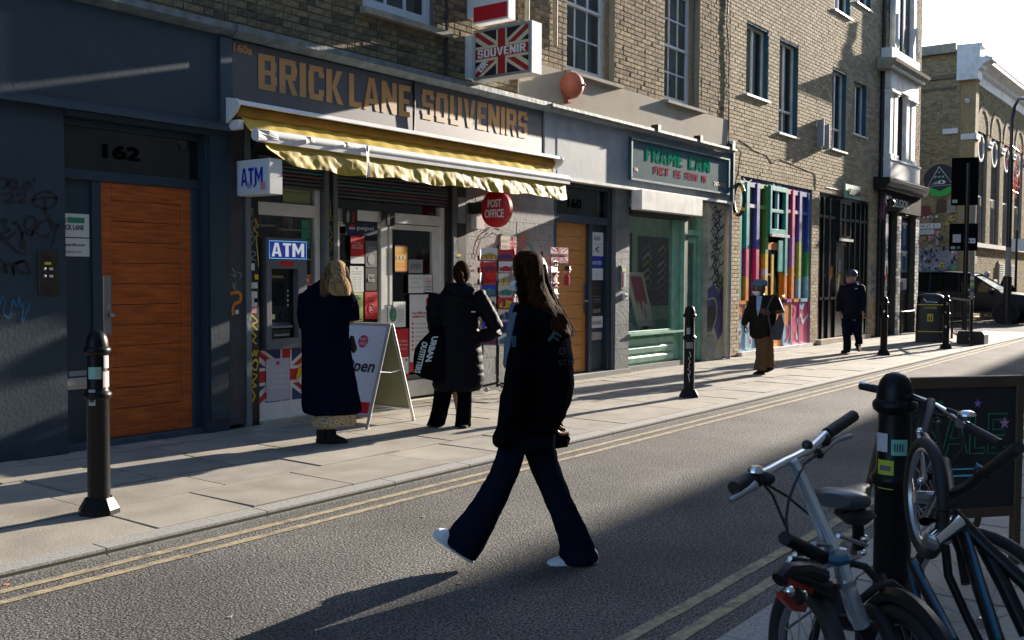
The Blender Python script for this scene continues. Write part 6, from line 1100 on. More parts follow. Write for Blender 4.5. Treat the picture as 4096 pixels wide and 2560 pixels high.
ts = thing('traffic_signal', 'black traffic signal pole seen from behind with two backing boards and stickers', 'traffic light', (25.85, 5.8, 0), local=True)
part('pole', MB().tube([(0, 0, 0), (0, 0, 4.3)], .057, 14), 'black_gloss', ts, smooth=True); part('pole', MB().tube([(.16, -.12, 0), (.16, -.12, 3.4)], .045, 12), 'pier_paint', ts, smooth=True)
ra = Vector((.6032*.9+.2, -.7976, 0)).normalized(); ra = Vector((.22, -.975, 0))
def bk(u0, u1, z0, z1, d0, d1):
    n_ = Vector((.975, .22, 0)); b = MB(); P = [ra*u+n_*d+Vector((0, 0, z)) for u, d, z in ((u0, d0, z0), (u1, d0, z0), (u1, d1, z0), (u0, d1, z0), (u0, d0, z1), (u1, d0, z1), (u1, d1, z1), (u0, d1, z1))]
    return b.add(P, [(0, 3, 2, 1), (4, 5, 6, 7), (0, 1, 5, 4), (1, 2, 6, 5), (2, 3, 7, 6), (3, 0, 4, 7)])
part('backing_board', bk(-.36, .24, 3.3, 4.45, .07, .11), 'matt_black', ts, bev=.01); part('signal_head', bk(-.2, .1, 3.4, 4.4, .112, .3), 'black', ts, bev=.02)
part('backing_board', bk(-.38, .25, 2.2, 2.86, .07, .11), 'matt_black', ts, bev=.04); part('signal_head', bk(-.3, .18, 2.28, 2.78, .112, .26), 'black', ts, bev=.02)
for u0, u1, z0, z1, m in ((-.33, -.22, 3.36, 3.44, 'mint'), (-.30, -.12, 2.40, 2.60, 'paper_lilac'), (.03, .2, 2.38, 2.5, 'sash_paint'), (-.34, -.24, 2.24, 2.31, 'mint'), (-.2, -.13, 2.24, 2.31, 'mural_teal'), (-.13, -.03, 3.02, 3.12, 'paper_grey')): part('sticker', bk(u0, u1, z0, z1, .062, .069), m, ts, bev=.02 if z1-z0 > .1 else 0)
def flatb(pts, m): n_ = Vector((.975, .22, 0)); part('sticker', MB().add([ra*u_+n_*.058+Vector((0, 0, z)) for u_, z in pts], [tuple(range(len(pts)))]), m, ts)
for u_ in (.08, .15): flatb([(u_+.015*math.cos(a), 2.44+.025*math.sin(a)) for a in [2*PI*k/8 for k in range(8)]], 'black')
for z, m in ((1.5, 'paper'), (1.2, 'grey_text'), (1.35, 'lime_paper'), (1.05, 'paper_grey'), (.9, 'paper'), (1.75, 'mint')): part('sticker', MB().tube([(0.16, -.12, z), (.16, -.12, z+.08)], .0465, 12), m, ts)
lp = thing('street_lamp', 'tall dark street lamp with curved arm before the arched building', 'street lamp', (37.2, 7.0, 0), local=True)
part('post', MB().tube([(0, 0, 0), (0, 0, 1.6)], .13, 14).tube([(0, 0, 1.6), (0, 0, 5.6)], .085, 12), 'black_gloss', lp, smooth=True); part('arm', MB().tube([(0, 0, 5.6), (0.02, 0, 6.9), (.15, -.05, 7.35), (.5, -.1, 7.65), (1.0, -.2, 7.75), (1.9, -.4, 7.72)], .055, 10), 'black_gloss', lp, smooth=True); part('head', MB().loft([((1.8, -.38, 7.68), (.02, 0, 0), (0, .05, 0)), ((2.1, -.44, 7.66), (.3, 0, 0), (0, .14, 0)), ((2.1, -.44, 7.74), (.2, 0, 0), (0, .08, 0))], 12), 'steel', lp)
part('sticker', MB().tube([(0, 0, 1.62), (0, 0, 2.6)], .088, 12), 'pier_paint', lp)
rd = random.Random(9); ln = thing('light_decoration', 'red and white festive light decoration hanging by the lamp post', 'decoration', (38.0, 7.2, 4.6), local=True)
for i in range(26): 
    c = Vector((rd.uniform(.1, 1.5), rd.uniform(-.1, .1), rd.uniform(.0, 1.5))); r_ = rd.uniform(.1, .22); part('loop', MB().tube([c+Vector((r_*math.cos(a), 0, r_*math.sin(a)*1.1)) for a in [2*PI*k/10*rd.uniform(.6, 1) for k in range(11)]], .012, 5), emis('red_neon', (.6, .06, .03), .1) if i == 0 else (MC['red_neon'] if i % 3 else MC['steel']), ln)
part('frame', MB().tube([(0, 0, 1.6), (1.6, 0, 1.5)], .02, 6).tube([(0, 0, .1), (1.6, 0, 0)], .02, 6), 'steel', ln)
tsn = thing('direction_sign', 'small blank white sign on a black post at the right edge', 'sign', (40.2, 7.3, 0), local=True); part('post', MB().tube([(0, 0, 0), (0, 0, 3.3)], .045, 8), 'black_gloss', tsn); part('plate', MB().box(-.02, .02, -.45, .35, 2.55, 3.0), 'paper', tsn)
solo('waste_cabinet', MB().box(41.6, 42.2, 8.3, 8.8, .05, 1.5), 'stone', 'pale stickered cabinet beyond the dark car', 'cabinet', bev=.02)
# ------------------------------------------------------------ dark car crossing the side street
mat('car_paint', (.004, .005, .008), .42, var=0, spec=.25); mat('tyre', (.012, .012, .012), .8, var=0); mat('rim', (.03, .03, .032), .35, .6, var=0); glass('car_glass', (.12, .13, .13), .02)
def car(label, loc, rz, paint, L=4.95, Wd=1.95, Hh=1.80, van=False):
    t = thing('parked_car' if not van else 'parked_van', label, 'car' if not van else 'van', loc, rz, local=True)
    # local: x forward, z up, y sideways; lower body lofted from side profile rings
    hw = Wd/2
    def ring(x, zb, zt, w0, w1): return [(x, -w0, zb), (x, -hw*w1, zb+.18), (x, -hw*w1, zt-.14), (x, -w0*.97, zt-.03), (x, -w0*.6, zt), (x, w0*.6, zt), (x, w0*.97, zt-.03), (x, hw*w1, zt-.14), (x, hw*w1, zb+.18), (x, w0, zb)]
    X = L/2
    secs = [(-X, .55, 1.0, hw*.80, .84), (-X+.1, .42, 1.12, hw*.92, .95), (-X+.5, .40, 1.14, hw*.96, 1.0), (-1.0, .36, 1.13, hw*.96, 1.0), (.4, .36, 1.12, hw*.96, 1.0), (1.0, .36, 1.13, hw*.96, 1.0), (X-.9, .38, 1.10, hw*.95, 1.0), (X-.35, .40, 1.04, hw*.92, .96), (X-.08, .44, .92, hw*.85, .88), (X, .50, .80, hw*.75, .78)]
    b = MB(); n = 10
    for s in secs: b.v += ring(*s)
    for i in range(len(secs)-1):
        for j in range(n): a = i*n+j; c = i*n+(j+1) % n; b.f.append((a, c, c+n, a+n))
    b.f.append(tuple(range(n-1, -1, -1))); b.f.append(tuple(range((len(secs)-1)*n, len(secs)*n)))
    body = part('body', b, paint, t, smooth=True)
    zr = Hh; xa, xb, xc, xd = (-X+.22, -X+.65, .35, 1.35) if not van else (-X+.05, -X+.15, .9, 1.9)
    g = MB(); R_ = [((xa, 1.1), (xb, zr-.04)), ((xd, 1.1), (xc, zr-.05))]
    wl, wh = hw*.93, hw*.76
    g.add([(xa, -wl, 1.1), (xd, -wl, 1.1), (xc, -wh, zr-.06), (xb, -wh, zr-.06), (xa, wl, 1.1), (xd, wl, 1.1), (xc, wh, zr-.06), (xb, wh, zr-.06)], [(0, 1, 2, 3), (5, 4, 7, 6), (1, 5, 6, 2), (4, 0, 3, 7)])
    gl = part('glasshouse', g, 'car_glass', t)
    rf = MB().loft([((xb, 0, zr-.05), (0, wh*.9, 0), (0, 0, .02)), ((xb+.2, 0, zr-.03), (0, wh*1.02, 0), (0, 0, .045)), ((-.4, 0, zr-.01), (0, wh*1.03, 0), (0, 0, .05)), ((xc, 0, zr-.05), (0, wh*.98, 0), (0, 0, .035))], 20, 4)
    part('roof', rf, paint, t, smooth=True)
    for s in (-1, 1):
        for (x0, z0), (x1, z1), r_ in (((xa, 1.1), (xb, zr-.05), .05), ((xd, 1.1), (xc, zr-.05), .032), ((-1.0, 1.1), (-1.0, zr-.05), .04), ((.0, 1.1), (-.05, zr-.05), .03)):
            part('pillar', MB().tube([(x0, s*wl, z0), (x1, s*wh, z1)], r_, 8), paint, t, smooth=True)
        part('sill_strip', MB().box(-X+.4, X-.9, s*hw*.985, s*hw*1.0, .36, .42), 'black', t)
        mr_ = part('mirror', MB().ball((xd-.25, s*(hw+.14), 1.15), .09, .13, .085), 'black_gloss', t, smooth=True)
        for dx in (.35, -.75): part('door_handle', MB().box(dx, dx+.2, s*hw*.99, s*hw*1.02, .92, .95), 'chrome', t)
        part('headlight', MB().loft([((X-.5, s*hw*.86, .9), (.0, .04, 0), (0, 0, .05)), ((X-.22, s*hw*.80, .88), (0, .12, 0), (0, 0, .075)), ((X-.03, s*hw*.62, .85), (0, .1, 0), (0, 0, .06))], 12), 'chrome', t, smooth=True)
        part('door_line', MB().box(.02, .035, s*hw*.995, s*hw*1.004, .45, 1.08).box(-1.02, -1.005, s*hw*.995, s*hw*1.004, .45, 1.08).box(1.05, 1.06, s*hw*.995, s*hw*1.004, .5, 1.05), 'black', t)
        for wx in (X-.93, -X+1.0):
            part('wheel_arch', MB().lathe([(.44, 0), (.44, .02)], (wx, s*hw*.99-.01, .39), 28, 'y'), 'black', t)
            wh_ = part('wheel', MB().lathe([(.27, -.11), (.36, -.12), (.39, -.09), (.39, .09), (.36, .12), (.27, .11)], (wx, s*(hw-.06), .38), 32, 'y'), 'tyre', t, smooth=True)
            sp_ = MB().lathe([(.27, -.02), (.27, .02)], (wx, s*(hw-.04), .38), 28, 'y')
            part('rim', sp_, 'black', wh_)
            for k in range(10): a = 2*PI*k/10; part('spoke', MB().tube([(wx, s*(hw+.05), .38), (wx+.26*math.cos(a), s*(hw+.055), .38+.26*math.sin(a))], .018, 5), 'rim', wh_)
    part('windscreen_glass', MB().quad((xd+.01, -wl+.05, 1.12), (xd+.01, wl-.05, 1.12), (xc+.01, wh-.04, zr-.07), (xc+.01, -wh+.04, zr-.07)), mat('windscreen_sky', (.34, .44, .5), .12, var=0, spec=1.), t)  # reflected sky is put into the pale blue base colour
    part('grille', MB().box(X-.01, X+.01, -.45, .45, .62, .84), 'black', t); part('number_plate', MB().box(X+.005, X+.02, -.26, .26, .5, .61), 'paper', t)
    for yy in (-.42, .42): part('seat', MB().loft([((.1, yy, .7), (.25, 0, 0), (0, .24, 0)), ((-.05, yy, 1.2), (.08, 0, 0), (0, .23, 0)), ((-.1, yy, 1.5), (.06, 0, 0), (0, .12, 0))], 12, 3), 'black', t)
    part('steering_wheel', MB().tube([(.62+.05*math.sin(a), .42+.19*math.cos(a), 1.12+.19*math.sin(a)) for a in [2*PI*k/16 for k in range(17)]], .014, 6), 'steel', t)
    return t
car('black four-wheel-drive car nosing out of the side street', (37.9+.95, 8.72, RZ), -PI/2, 'car_paint')
car('white van cut off by the right edge of the picture', (46.5, 5.3, RZ), -PI*.52, 'white_metal', 5.0, 1.9, 2.0, van=True)
# ------------------------------------------------------------ people
for k, c, r_ in (('skin', (.42, .24, .16), .5), ('skin_dark', (.10, .045, .026), .5), ('coat_navy', (.003, .0045, .014), .9), ('puffer', (.0035, .004, .007), .62), ('denim', (.006, .0095, .019), .85), ('jersey', (.10, .14, .19), .8), ('boot', (.02, .018, .017), .7), ('trainer', (.62, .66, .70), .5), ('hair_dark', (.018, .011, .008), .45), ('hair_blond', (.30, .18, .09), .5), ('olive_coat', (.020, .018, .014), .85), ('brown_trouser', (.12, .075, .04), .85), ('cap_blue', (.12, .17, .24), .8), ('mask', (.45, .55, .60), .7), ('navy_jacket', (.006, .006, .016), .7), ('bag_grey', (.07, .065, .085), .7), ('shirt_blue', (.30, .42, .62), .7), ('black_cloth', (.0035, .004, .006), .9), ('glove', (.01, .01, .012), .7), ('hair_grey', (.5, .46, .42), .6)):
    mat(k, c, r_, spec=0. if r_ > .7 else .1 if r_ > .6 else .4, var=.15, scale=14, bump=.0012 if 'skin' not in k else 0, bscale=120)
def hairmat(name, c1, c2):
    m = bpy.data.materials.new(name); m.use_nodes = True; n = m.node_tree; L = n.links; b = n.nodes['Principled BSDF']; b.inputs['Roughness'].default_value = .75; b.inputs['Specular IOR Level'].default_value = .02
    tc = n.nodes.new('ShaderNodeTexCoord'); mp = n.nodes.new('ShaderNodeMapping'); mp.inputs['Scale'].default_value = (60, 60, 5); nz = n.nodes.new('ShaderNodeTexNoise'); nz.inputs['Scale'].default_value = 1.5; nz.inputs['Detail'].default_value = 4
    L.new(tc.outputs['Object'], mp.inputs[0]); L.new(mp.outputs[0], nz.inputs[0]); cr = n.nodes.new('ShaderNodeValToRGB'); cr.color_ramp.elements[0].color = (*c1, 1); cr.color_ramp.elements[1].color = (*c2, 1); cr.color_ramp.elements[0].position = .3; cr.color_ramp.elements[1].position = .7; L.new(nz.outputs[0], cr.inputs[0]); L.new(cr.outputs[0], b.inputs['Base Color'])
    bp = n.nodes.new('ShaderNodeBump'); bp.inputs['Distance'].default_value = .004; L.new(nz.outputs[0], bp.inputs['Height']); L.new(bp.outputs[0], b.inputs['Normal']); MC[name] = m
hairmat('hair_blond', (.07, .04, .02), (.42, .28, .15)); hairmat('hair_dark', (.012, .007, .005), (.05, .028, .016)); hairmat('hair_brown', (.006, .003, .002), (.05, .018, .006))
class Fig:
    """a person's own upright plane facing the viewer: measured outline points -> local x, z in metres; local y is depth (away)"""
    def __init__(s, label, z, bx, by, gz=0, fwd=0):
        g = ground(z, bx, by, gz); s.o = Vector((g.x, g.y, gz)); d = Vector((g.x, g.y, 0)).normalized(); s.d = d; s.r = Vector((d.y, -d.x, 0)); s.rz = math.atan2(s.r.y, s.r.x)
        s.t = thing('person', label, 'person', s.o, s.rz, local=True)
    def p(s, z, x, y, dy=0.):
        r_ = ray(z, x, y); C_ = Vector((0, 0, HC)); n_ = s.d; pl = s.o+s.d*dy; t = (pl-C_).dot(n_)/r_.dot(n_); q = C_+r_*t-s.o
        return Vector((q.dot(s.r), dy, q.z))
def hand(b, wrist, tip, side=(0, 1, 0), r_=.011, curl=.5):
    """palm and five bent fingers from wrist towards tip"""
    w_ = Vector(wrist); d = (Vector(tip)-w_).normalized(); sd = Vector(side).normalized(); sd = (sd-d*sd.dot(d)).normalized(); nn = d.cross(sd)
    b.loft([(w_-d*.02, sd*.024, nn*.019), (w_+d*.02, sd*.03, nn*.017), (w_+d*.06, sd*.04, nn*.015), (w_+d*.09, sd*.040, nn*.013)], 12, 2.5)
    for i, l in enumerate((.070, .080, .074, .058)):
        o = w_+d*.085+sd*(-.031+.0207*i); a = o+d*l*.45+nn*.2*curl*l; c = a+d*l*.3*(1-curl*.4)+nn*curl*l*.5; e = c+d*l*.2*(1-curl)+nn*curl*l*.45
        b.limb([o-d*.02, o, a, c, e], [r_*.9, r_*.9, r_*.85, r_*.78, r_*.66], 8)
    b.limb([w_+d*.025-sd*.022, w_+d*.05-sd*.045+nn*.012, w_+d*.078-sd*.05+nn*.028, w_+d*.095-sd*.043+nn*.04], [.013, .012, .0105, .009], 8)
def head(b, c, rx=.075, ry=.095, rz=.115, face=None):
    """face: unit vector the person looks along"""
    b.ball(c, rx if abs(face.x) < .5 else ry, ry if abs(face.x) < .5 else rx, rz, 18); f = face; s_ = Vector((-f.y, f.x, 0)); up = Vector((0, 0, 1))
    b.ball(c+f*.035-up*.055, .058, .058, .062, 14)                                  # jaw
    b.limb([c+f*.088+up*.012, c+f*.104-up*.012, c+f*.112-up*.026], [.011, .013, .015], 8)      # nose
    b.ball(c+f*.098-up*.055, .017, .02, .009, 8); b.ball(c+f*.08-up*.095, .022, .022, .018, 8)   # lips and chin
    b.limb([c+f*.086+up*.03-s_*.035, c+f*.096+up*.032, c+f*.086+up*.03+s_*.035], [.012, .012, .012], 8)     # brow
    for k in (-1, 1): b.loft([(c+s_*k*.073-up*.0+f*.005+up*z, f*a, s_*.012) for z, a in ((-.035, .010), (-.01, .017), (.02, .02), (.033, .012))], 8)   # ears
def eyes(F, c, f):
    s_ = Vector((-f.y, f.x, 0)); up = Vector((0, 0, 1))
    for k in (-1, 1): e = part('eye', MB().ball(c+f*.083+s_*k*.031+up*.006, .012, n=10), 'paper', F.t, smooth=True); part('iris', MB().ball(c+f*.0925+s_*k*.031+up*.006, .0055, n=8), 'dark_text', e, smooth=True)
# ===== the woman walking in the foreground
F = Fig('woman in a black jacket with very long dark hair striding across the road', 8, 700, 1455, RZ); P = F.p
hc_ = P(25, 792, 238); lk = Vector((-.98, .18, 0)).normalized()
b = MB(); head(b, hc_, face=lk); b.limb([hc_-Vector((0, 0, .08)), P(25, 800, 400, .01)], [.055, .06], 12)
hipc = P(8, 880, 600); ch = P(25, 830, 600)
b.loft([(P(8, 915, 600), (.09, 0, 0), (0, .10, 0)), (P(8, 905, 500), (.09, 0, 0), (0, .11, 0)), (P(25, 870, 700), (.10, 0, 0), (0, .12, 0)), (P(25, 835, 510), (.07, 0, 0), (0, .14, 0)), (P(25, 805, 420), (.045, 0, 0), (0, .05, 0))], 16)
KF, KR = P(8, 762, 930, -.02), P(8, 1075, 985, .06); AF, AR = P(8, 530, 1310, -.04), P(8, 1240, 1370, .08)
b.limb([P(8, 885, 650, -.03), KF, AF], [.055, .05, .038], 12); b.limb([P(8, 940, 650, .05), KR, AR], [.055, .05, .038], 12)
hw_ = P(8, 768, 560, -.21); b.limb([P(25, 745, 510, -.14), P(25, 705, 850, -.22), hw_+Vector((.02, 0, .05))], [.04, .034, .024], 10); hand(b, hw_+Vector((.02, 0, .05)), hw_+Vector((-.03, 0, -.15)), (0, 1, 0), .011, .5)
h2 = P(8, 1050, 545, .2); b.limb([P(25, 930, 520, .14), P(25, 1000, 900, .2), h2], [.04, .034, .024], 10); hand(b, h2, h2+Vector((.06, 0, -.12)), (0, 1, 0), .011, .7)
skin(b, .0075, 3, 'body', 'skin', F.t)
# trousers, flared
E8 = lambda x0, x1, y, d, dy=0., z=8: (P(z, (x0+x1)/2, y, dy), ((P(z, x1, y)-P(z, x0, y)).x/2*Vector((1, 0, 0))), (0, d, 0))
b = MB()
def legl(b, pts, rs):
    b.loft([(p_, (a, 0, 0), (0, c, 0)) for p_, (a, c) in zip(pts, rs)], 22, 2.3)
b.loft([E8(750, 1088, 745, .12), E8(765, 1090, 680, .13), E8(775, 1088, 610, .125)], 22)
R2 = lambda a_, c_, d, dy=0., z=8: ((P(z, *a_, dy)+P(z, *c_, dy))/2, (P(z, *c_, dy)-P(z, *a_, dy))/2, (0, d, 0))
b.loft([R2((742, 740), (910, 760), .098, -.05), R2((728, 810), (890, 840), .095, -.05), R2((688, 905), (850, 950), .084, -.04), R2((640, 985), (812, 1030), .084, -.04), R2((585, 1070), (765, 1125), .088, -.04), R2((525, 1150), (722, 1215), .095, -.04), R2((470, 1215), (680, 1300), .105, -.04), R2((430, 1268), (640, 1370), .11, -.04), R2((425, 1290), (606, 1418), .11, -.04)], 24, 2.4)
b.loft([E8(900, 1090, 745, .1, .06), E8(918, 1105, 810, .098, .06), E8(972, 1148, 940, .088, .06), E8(1020, 1190, 1050, .086, .06), E8(1062, 1238, 1150, .09, .06), E8(1098, 1290, 1250, .1, .07), E8(1120, 1328, 1340, .11, .08), R2((1112, 1405), (1352, 1392), .125, .08), R2((1130, 1430), (1345, 1412), .12, .08)], 24, 2.4)
skin(b, .0105, 2, 'trousers', 'denim', F.t, .007, 9, 3, stretch=(1, 1, .6))
def shoe(F, heel, toe, up, m, wdt=.045, ht=.07, name='shoe', sole='trainer'):
    heel = Vector(heel); toe = Vector(toe); d = (toe-heel).normalized(); L_ = (toe-heel).length; up = Vector(up); up = (up-d*up.dot(d)).normalized(); s_ = d.cross(up)
    b = MB(); prof = [(0, .7, .85), (.08, .95, 1.15), (.25, 1., 1.2), (.45, 1.02, .95), (.65, 1.1, .72), (.85, 1.05, .58), (.97, .75, .45), (1., .4, .3)]
    b.loft([(heel+d*L_*t+up*(ht*h*.5), s_*wdt*w_, up*ht*h*.5) for t, w_, h in prof], 18, 2.6)
    o = skin(b, .006, 3, name, m, F.t)
    sb_ = MB(); sb_.loft([(heel+d*L_*t+up*.006, s_*wdt*(w_+.06), up*.011) for t, w_, h in prof], 18, 3); part('sole', sb_, sole, o, smooth=True); return o
shoe(F, P(8, 588, 1432, -.04), P(8, 348, 1270, -.06), (.62, 0, .78), 'trainer', .05, .105); shoe(F, P(8, 1345, 1462, .08), P(8, 1040, 1480, .03), (0, 0, 1), 'trainer', .052, .1)
# oversized jacket
b = MB(); E5 = lambda *q_: E8(*q_, z=25)
b.loft([E5(765, 880, 425, .07), E5(735, 930, 455, .15), E5(715, 975, 510, .2), E5(715, 1010, 600, .21), E5(700, 1045, 700, .21), E5(690, 1068, 800, .21), E5(685, 1074, 900, .21), E5(690, 1070, 1000, .2), E5(690, 1055, 1100, .19), E5(690, 1022, 1190, .17), E5(705, 985, 1245, .16), E5(712, 965, 1285, .15), E5(720, 955, 1305, .14)], 28, 2.4)
b.loft([E5(690, 800, 455, .08, -.12), E5(668, 800, 540, .09, -.17), E5(645, 790, 700, .095, -.2), E5(632, 775, 850, .09, -.22), E5(618, 750, 1000, .085, -.22), E5(590, 725, 1130, .08, -.22), E5(565, 705, 1250, .07, -.21), E5(543, 690, 1330, .062, -.2), E5(548, 672, 1390, .056, -.19), E5(585, 655, 1412, .04, -.18)], 18)
b.loft([E5(880, 1000, 500, .08, .14), E5(930, 1070, 700, .09, .18), E5(940, 1072, 950, .085, .2), E5(900, 1030, 1180, .06, .22)], 18)
jk = skin(b, .0115, 2, 'jacket', 'black_cloth', F.t, .016, 6, 5, stretch=(1, 1, .5))
hood = MB().loft([(P(25, 690, 500, -.12), (.022, 0, 0), (0, .12, 0)), (P(25, 664, 620, -.12), (.022, 0, 0), (0, .15, 0)), (P(25, 645, 750, -.12), (.022, 0, 0), (0, .15, 0)), (P(25, 633, 870, -.12), (.014, 0, 0), (0, .12, 0))], 16); hood.loft([(P(25, 718, 440, -.02), (.045, 0, 0), (0, .09, 0)), (P(25, 690, 510, -.06), (.04, 0, 0), (0, .12, 0))], 14)
skin(hood, .01, 3, 'hooded_top', 'jersey', F.t, .008, 8, 9)
def wcard(F, txt, z, x, y, wd, ht, yoff, m, right=(1, 0, 0), up=(0, 0, 1), parent=None, bold=.02): return text(txt, F.p(z, x, y, yoff), wd, ht, m, parent or F.t, right=right, up=up, bold=bold)
wcard(F, 'F', 25, 905, 690, .05, .06, -.262, mat('blue_print', (.05, .085, .10), .9, var=0, spec=0), (.8, 0, -.55), (.55, 0, .8)); wcard(F, 'o', 25, 975, 780, .035, .04, -.245, mat('faint_print', (.035, .04, .045), .9, var=0, spec=0), (.8, 0, -.3), (.3, 0, .9)); wcard(F, '0710', 25, 985, 862, .08, .03, -.25, 'faint_print', (.95, 0, .1), (-.1, 0, 1)); wcard(F, 'III', 25, 668, 735, .02, .055, -.33, 'jersey')
# hair
b = MB()
b.loft([E5(720, 830, 92, .05), E5(690, 865, 115, .085), E5(674, 882, 160, .105), E5(672, 892, 220, .11), E5(690, 905, 300, .11), E5(700, 925, 370, .12, -.01), E5(715, 960, 440, .13, -.03), E5(760, 1000, 520, .12, -.07), E5(830, 1035, 590, .1, -.11), E5(890, 1065, 645, .075, -.14), E5(925, 1060, 672, .05, -.15)], 26)
for i in range(12):
    k = i/11; rdm = random.Random(i); b.tube([P(25, 900+60*k, 470, -.12+.1*rdm.random()), P(25, 930+100*k, 570, -.15), P(25, 905+170*k, 700-62*k+rdm.uniform(-14, 10), rdm.uniform(-.2, -.1))], [.02, .02, .004], 6)
skin(b, .0065, 6, 'hair', 'hair_brown', F.t, .003, 26, 3, stretch=(1, 1, .08))
def strands(F, rows, n, m, seed, r_=.0016):
    """rows: (z crop, x left, x right, y, depth left, depth right) from root to tip"""
    rd = random.Random(seed); b = MB()
    for i in range(n):
        u = rd.random(); P_ = []
        for q, (z, x0, x1, y, d0, d1) in enumerate(rows):
            j_ = 4+q*3; P_.append(F.p(z, x0+(x1-x0)*u+rd.uniform(-j_, j_), y+rd.uniform(-j_, j_)*(1.5 if q == len(rows)-1 else .5), d0+(d1-d0)*u+rd.uniform(-.01, .01)))
        b.tube(P_, [r_]*(len(P_)-1)+[r_*.3], 3, caps=False)
    part('loose_hair', b, m, F.t, kind='stuff')
strands(F, [(25, 700, 895, 180, -.10, -.03), (25, 700, 915, 300, -.125, -.03), (25, 720, 965, 430, -.15, -.03), (25, 790, 1025, 550, -.19, -.06), (25, 885, 1085, 655, -.22, -.12)], 420, 'hair_brown', 5)
strands(F, [(25, 860, 900, 170, -.05, .05), (25, 890, 925, 310, -.05, .04), (25, 940, 985, 440, -.06, .03), (25, 985, 1050, 560, -.1, 0), (25, 1010, 1095, 640, -.15, -.05)], 160, 'hair_brown', 6)
b = MB(); b.loft([(P(25, 698, 290, -.01), (.026, 0, 0), (0, .062, 0)), (P(25, 684, 320, -.01), (.03, 0, 0), (0, .06, 0)), (P(25, 696, 358, -.01), (.026, 0, 0), (0, .05, 0))], 16); part('face_mask', b, 'mask', F.t, smooth=True); eyes(F, hc_, lk)
ph = F.p(8, 1130, 672, .24); q = [F.p(8, 1075, 605, .24), F.p(8, 1135, 602, .24), F.p(8, 1183, 690, .24), F.p(8, 1165, 738, .24), F.p(8, 1085, 750, .24)]
M_ = Matrix.Translation(F.o) @ Matrix.Rotation(F.rz, 4, 'Z'); bb = MB(); bb.add([M_ @ v for v in q]+[M_ @ (v+Vector((0, .06, 0))) for v in q], [(4, 3, 2, 1, 0), (5, 6, 7, 8, 9)]+[(i, (i+1) % 5, 5+(i+1) % 5, 5+i) for i in range(5)])
hb = solo('small_bag', bb, 'black_cloth', 'small stiff black bag carried by the walking woman', 'bag'); part('tag', MB().add([M_ @ F.p(8, 1160, 690, .235), M_ @ F.p(8, 1180, 695, .235), M_ @ F.p(8, 1165, 735, .235)], [(0, 1, 2)]), 'jersey', hb)
# ===== woman in the long navy coat
F = Fig('woman with long fair hair in an ankle length navy coat facing the cash machine', 17, 330, 1460); P = F.p; lk = Vector((.15, .98, 0))
hc_ = P(17, 358, 188); b = MB(); head(b, hc_, face=lk); b.limb([hc_-Vector((0, 0, .08)), P(17, 320, 280)], [.055, .06])
b.loft([(P(17, 310, 640), (.17, 0, 0), (0, .12, 0)), (P(17, 300, 420), (.18, 0, 0), (0, .13, 0)), (P(17, 300, 300), (.12, 0, 0), (0, .08, 0))], 16)
for x, dy in ((262, 0), (325, .0)): b.limb([P(17, 310, 700), P(17, x, 1000), P(17, x, 1400)], [.09, .06, .042])
wr = P(17, 482, 500, .18); b.limb([P(17, 420, 330), P(17, 480, 540, .05), wr], [.05, .042, .028]); hand(b, wr, wr+Vector((-.02, .05, .14)), (1, 0, 0))
w2 = P(17, 150, 600, .12); b.limb([P(17, 150, 340), P(17, 140, 520), w2], [.05, .042, .028]); hand(b, w2, w2+Vector((.06, .1, -.03)), (1, 0, 0))
skin(b, .0075, 3, 'body', 'skin', F.t)
b = MB(); e = lambda x0, x1, y, d, dy=0.: (P(17, (x0+x1)/2, y, dy), ((P(17, x1, y)-P(17, x0, y)).x/2*Vector((1, 0, 0))), (0, d, 0))
b.loft([e(250, 350, 225, .09), e(200, 400, 258, .12), e(135, 432, 310, .15), e(110, 455, 380, .17), e(104, 462, 500, .18), e(104, 462, 640, .18), e(104, 485, 800, .20), e(106, 510, 960, .22), e(110, 545, 1120, .24), e(116, 567, 1218, .25), e(160, 530, 1232, .2)], 30, 2.2)
b.loft([(P(17, 415, 330), (.1, 0, 0), (0, .1, 0)), (P(17, 455, 430, .0), (.1, 0, 0), (0, .1, 0)), (P(17, 470, 530, .04), (.09, 0, 0), (0, .09, 0)), (P(17, 488, 530, .14), (.065, 0, 0), (0, .06, 0)), (P(17, 486, 510, .17), (.05, 0, 0), (0, .05, 0))], 18)
b.loft([(P(17, 145, 330), (.07, 0, 0), (0, .09, 0)), (P(17, 140, 480, .03), (.08, 0, 0), (0, .09, 0)), (P(17, 148, 590, .09), (.07, 0, 0), (0, .07, 0))], 18)
skin(b, .013, 3, 'coat', 'coat_navy', F.t, .012, 4, 11, stretch=(1.6, 1, .5))
part('bag_strap', MB().tube([P(17, 205, 290, -.16), P(17, 240, 430, -.195), P(17, 330, 560, -.2), P(17, 440, 650, -.16)], .005, 6), 'coat_navy', F.t)
hs_ = MB(); hs_.loft([e(335, 400, 76, .05), e(300, 432, 98, .09), e(278, 448, 150, .115, -.005), e(262, 462, 205, .12, -.02), e(248, 476, 260, .12, -.05), e(262, 482, 310, .10, -.07), e(300, 470, 345, .06, -.1)], 24)
hs_.loft([e(395, 468, 230, .09, .03), e(408, 486, 310, .09, .02), e(428, 500, 370, .07, .05), e(452, 508, 430, .045, .09), e(470, 500, 470, .02, .12)], 18)
skin(hs_, .0075, 6, 'hair', 'hair_blond', F.t, .004, 22, 3, stretch=(1, 1, .1))
strands(F, [(17, 305, 425, 100, -.08, -.02), (17, 266, 462, 190, -.15, -.06), (17, 250, 482, 265, -.18, -.06), (17, 252, 494, 340, -.19, -.03)], 420, 'hair_blond', 7); strands(F, [(17, 420, 450, 130, -.03, .03), (17, 455, 480, 240, -.04, .03), (17, 470, 500, 340, -.02, .05), (17, 478, 512, 440, .0, .09)], 160, 'hair_blond', 8)
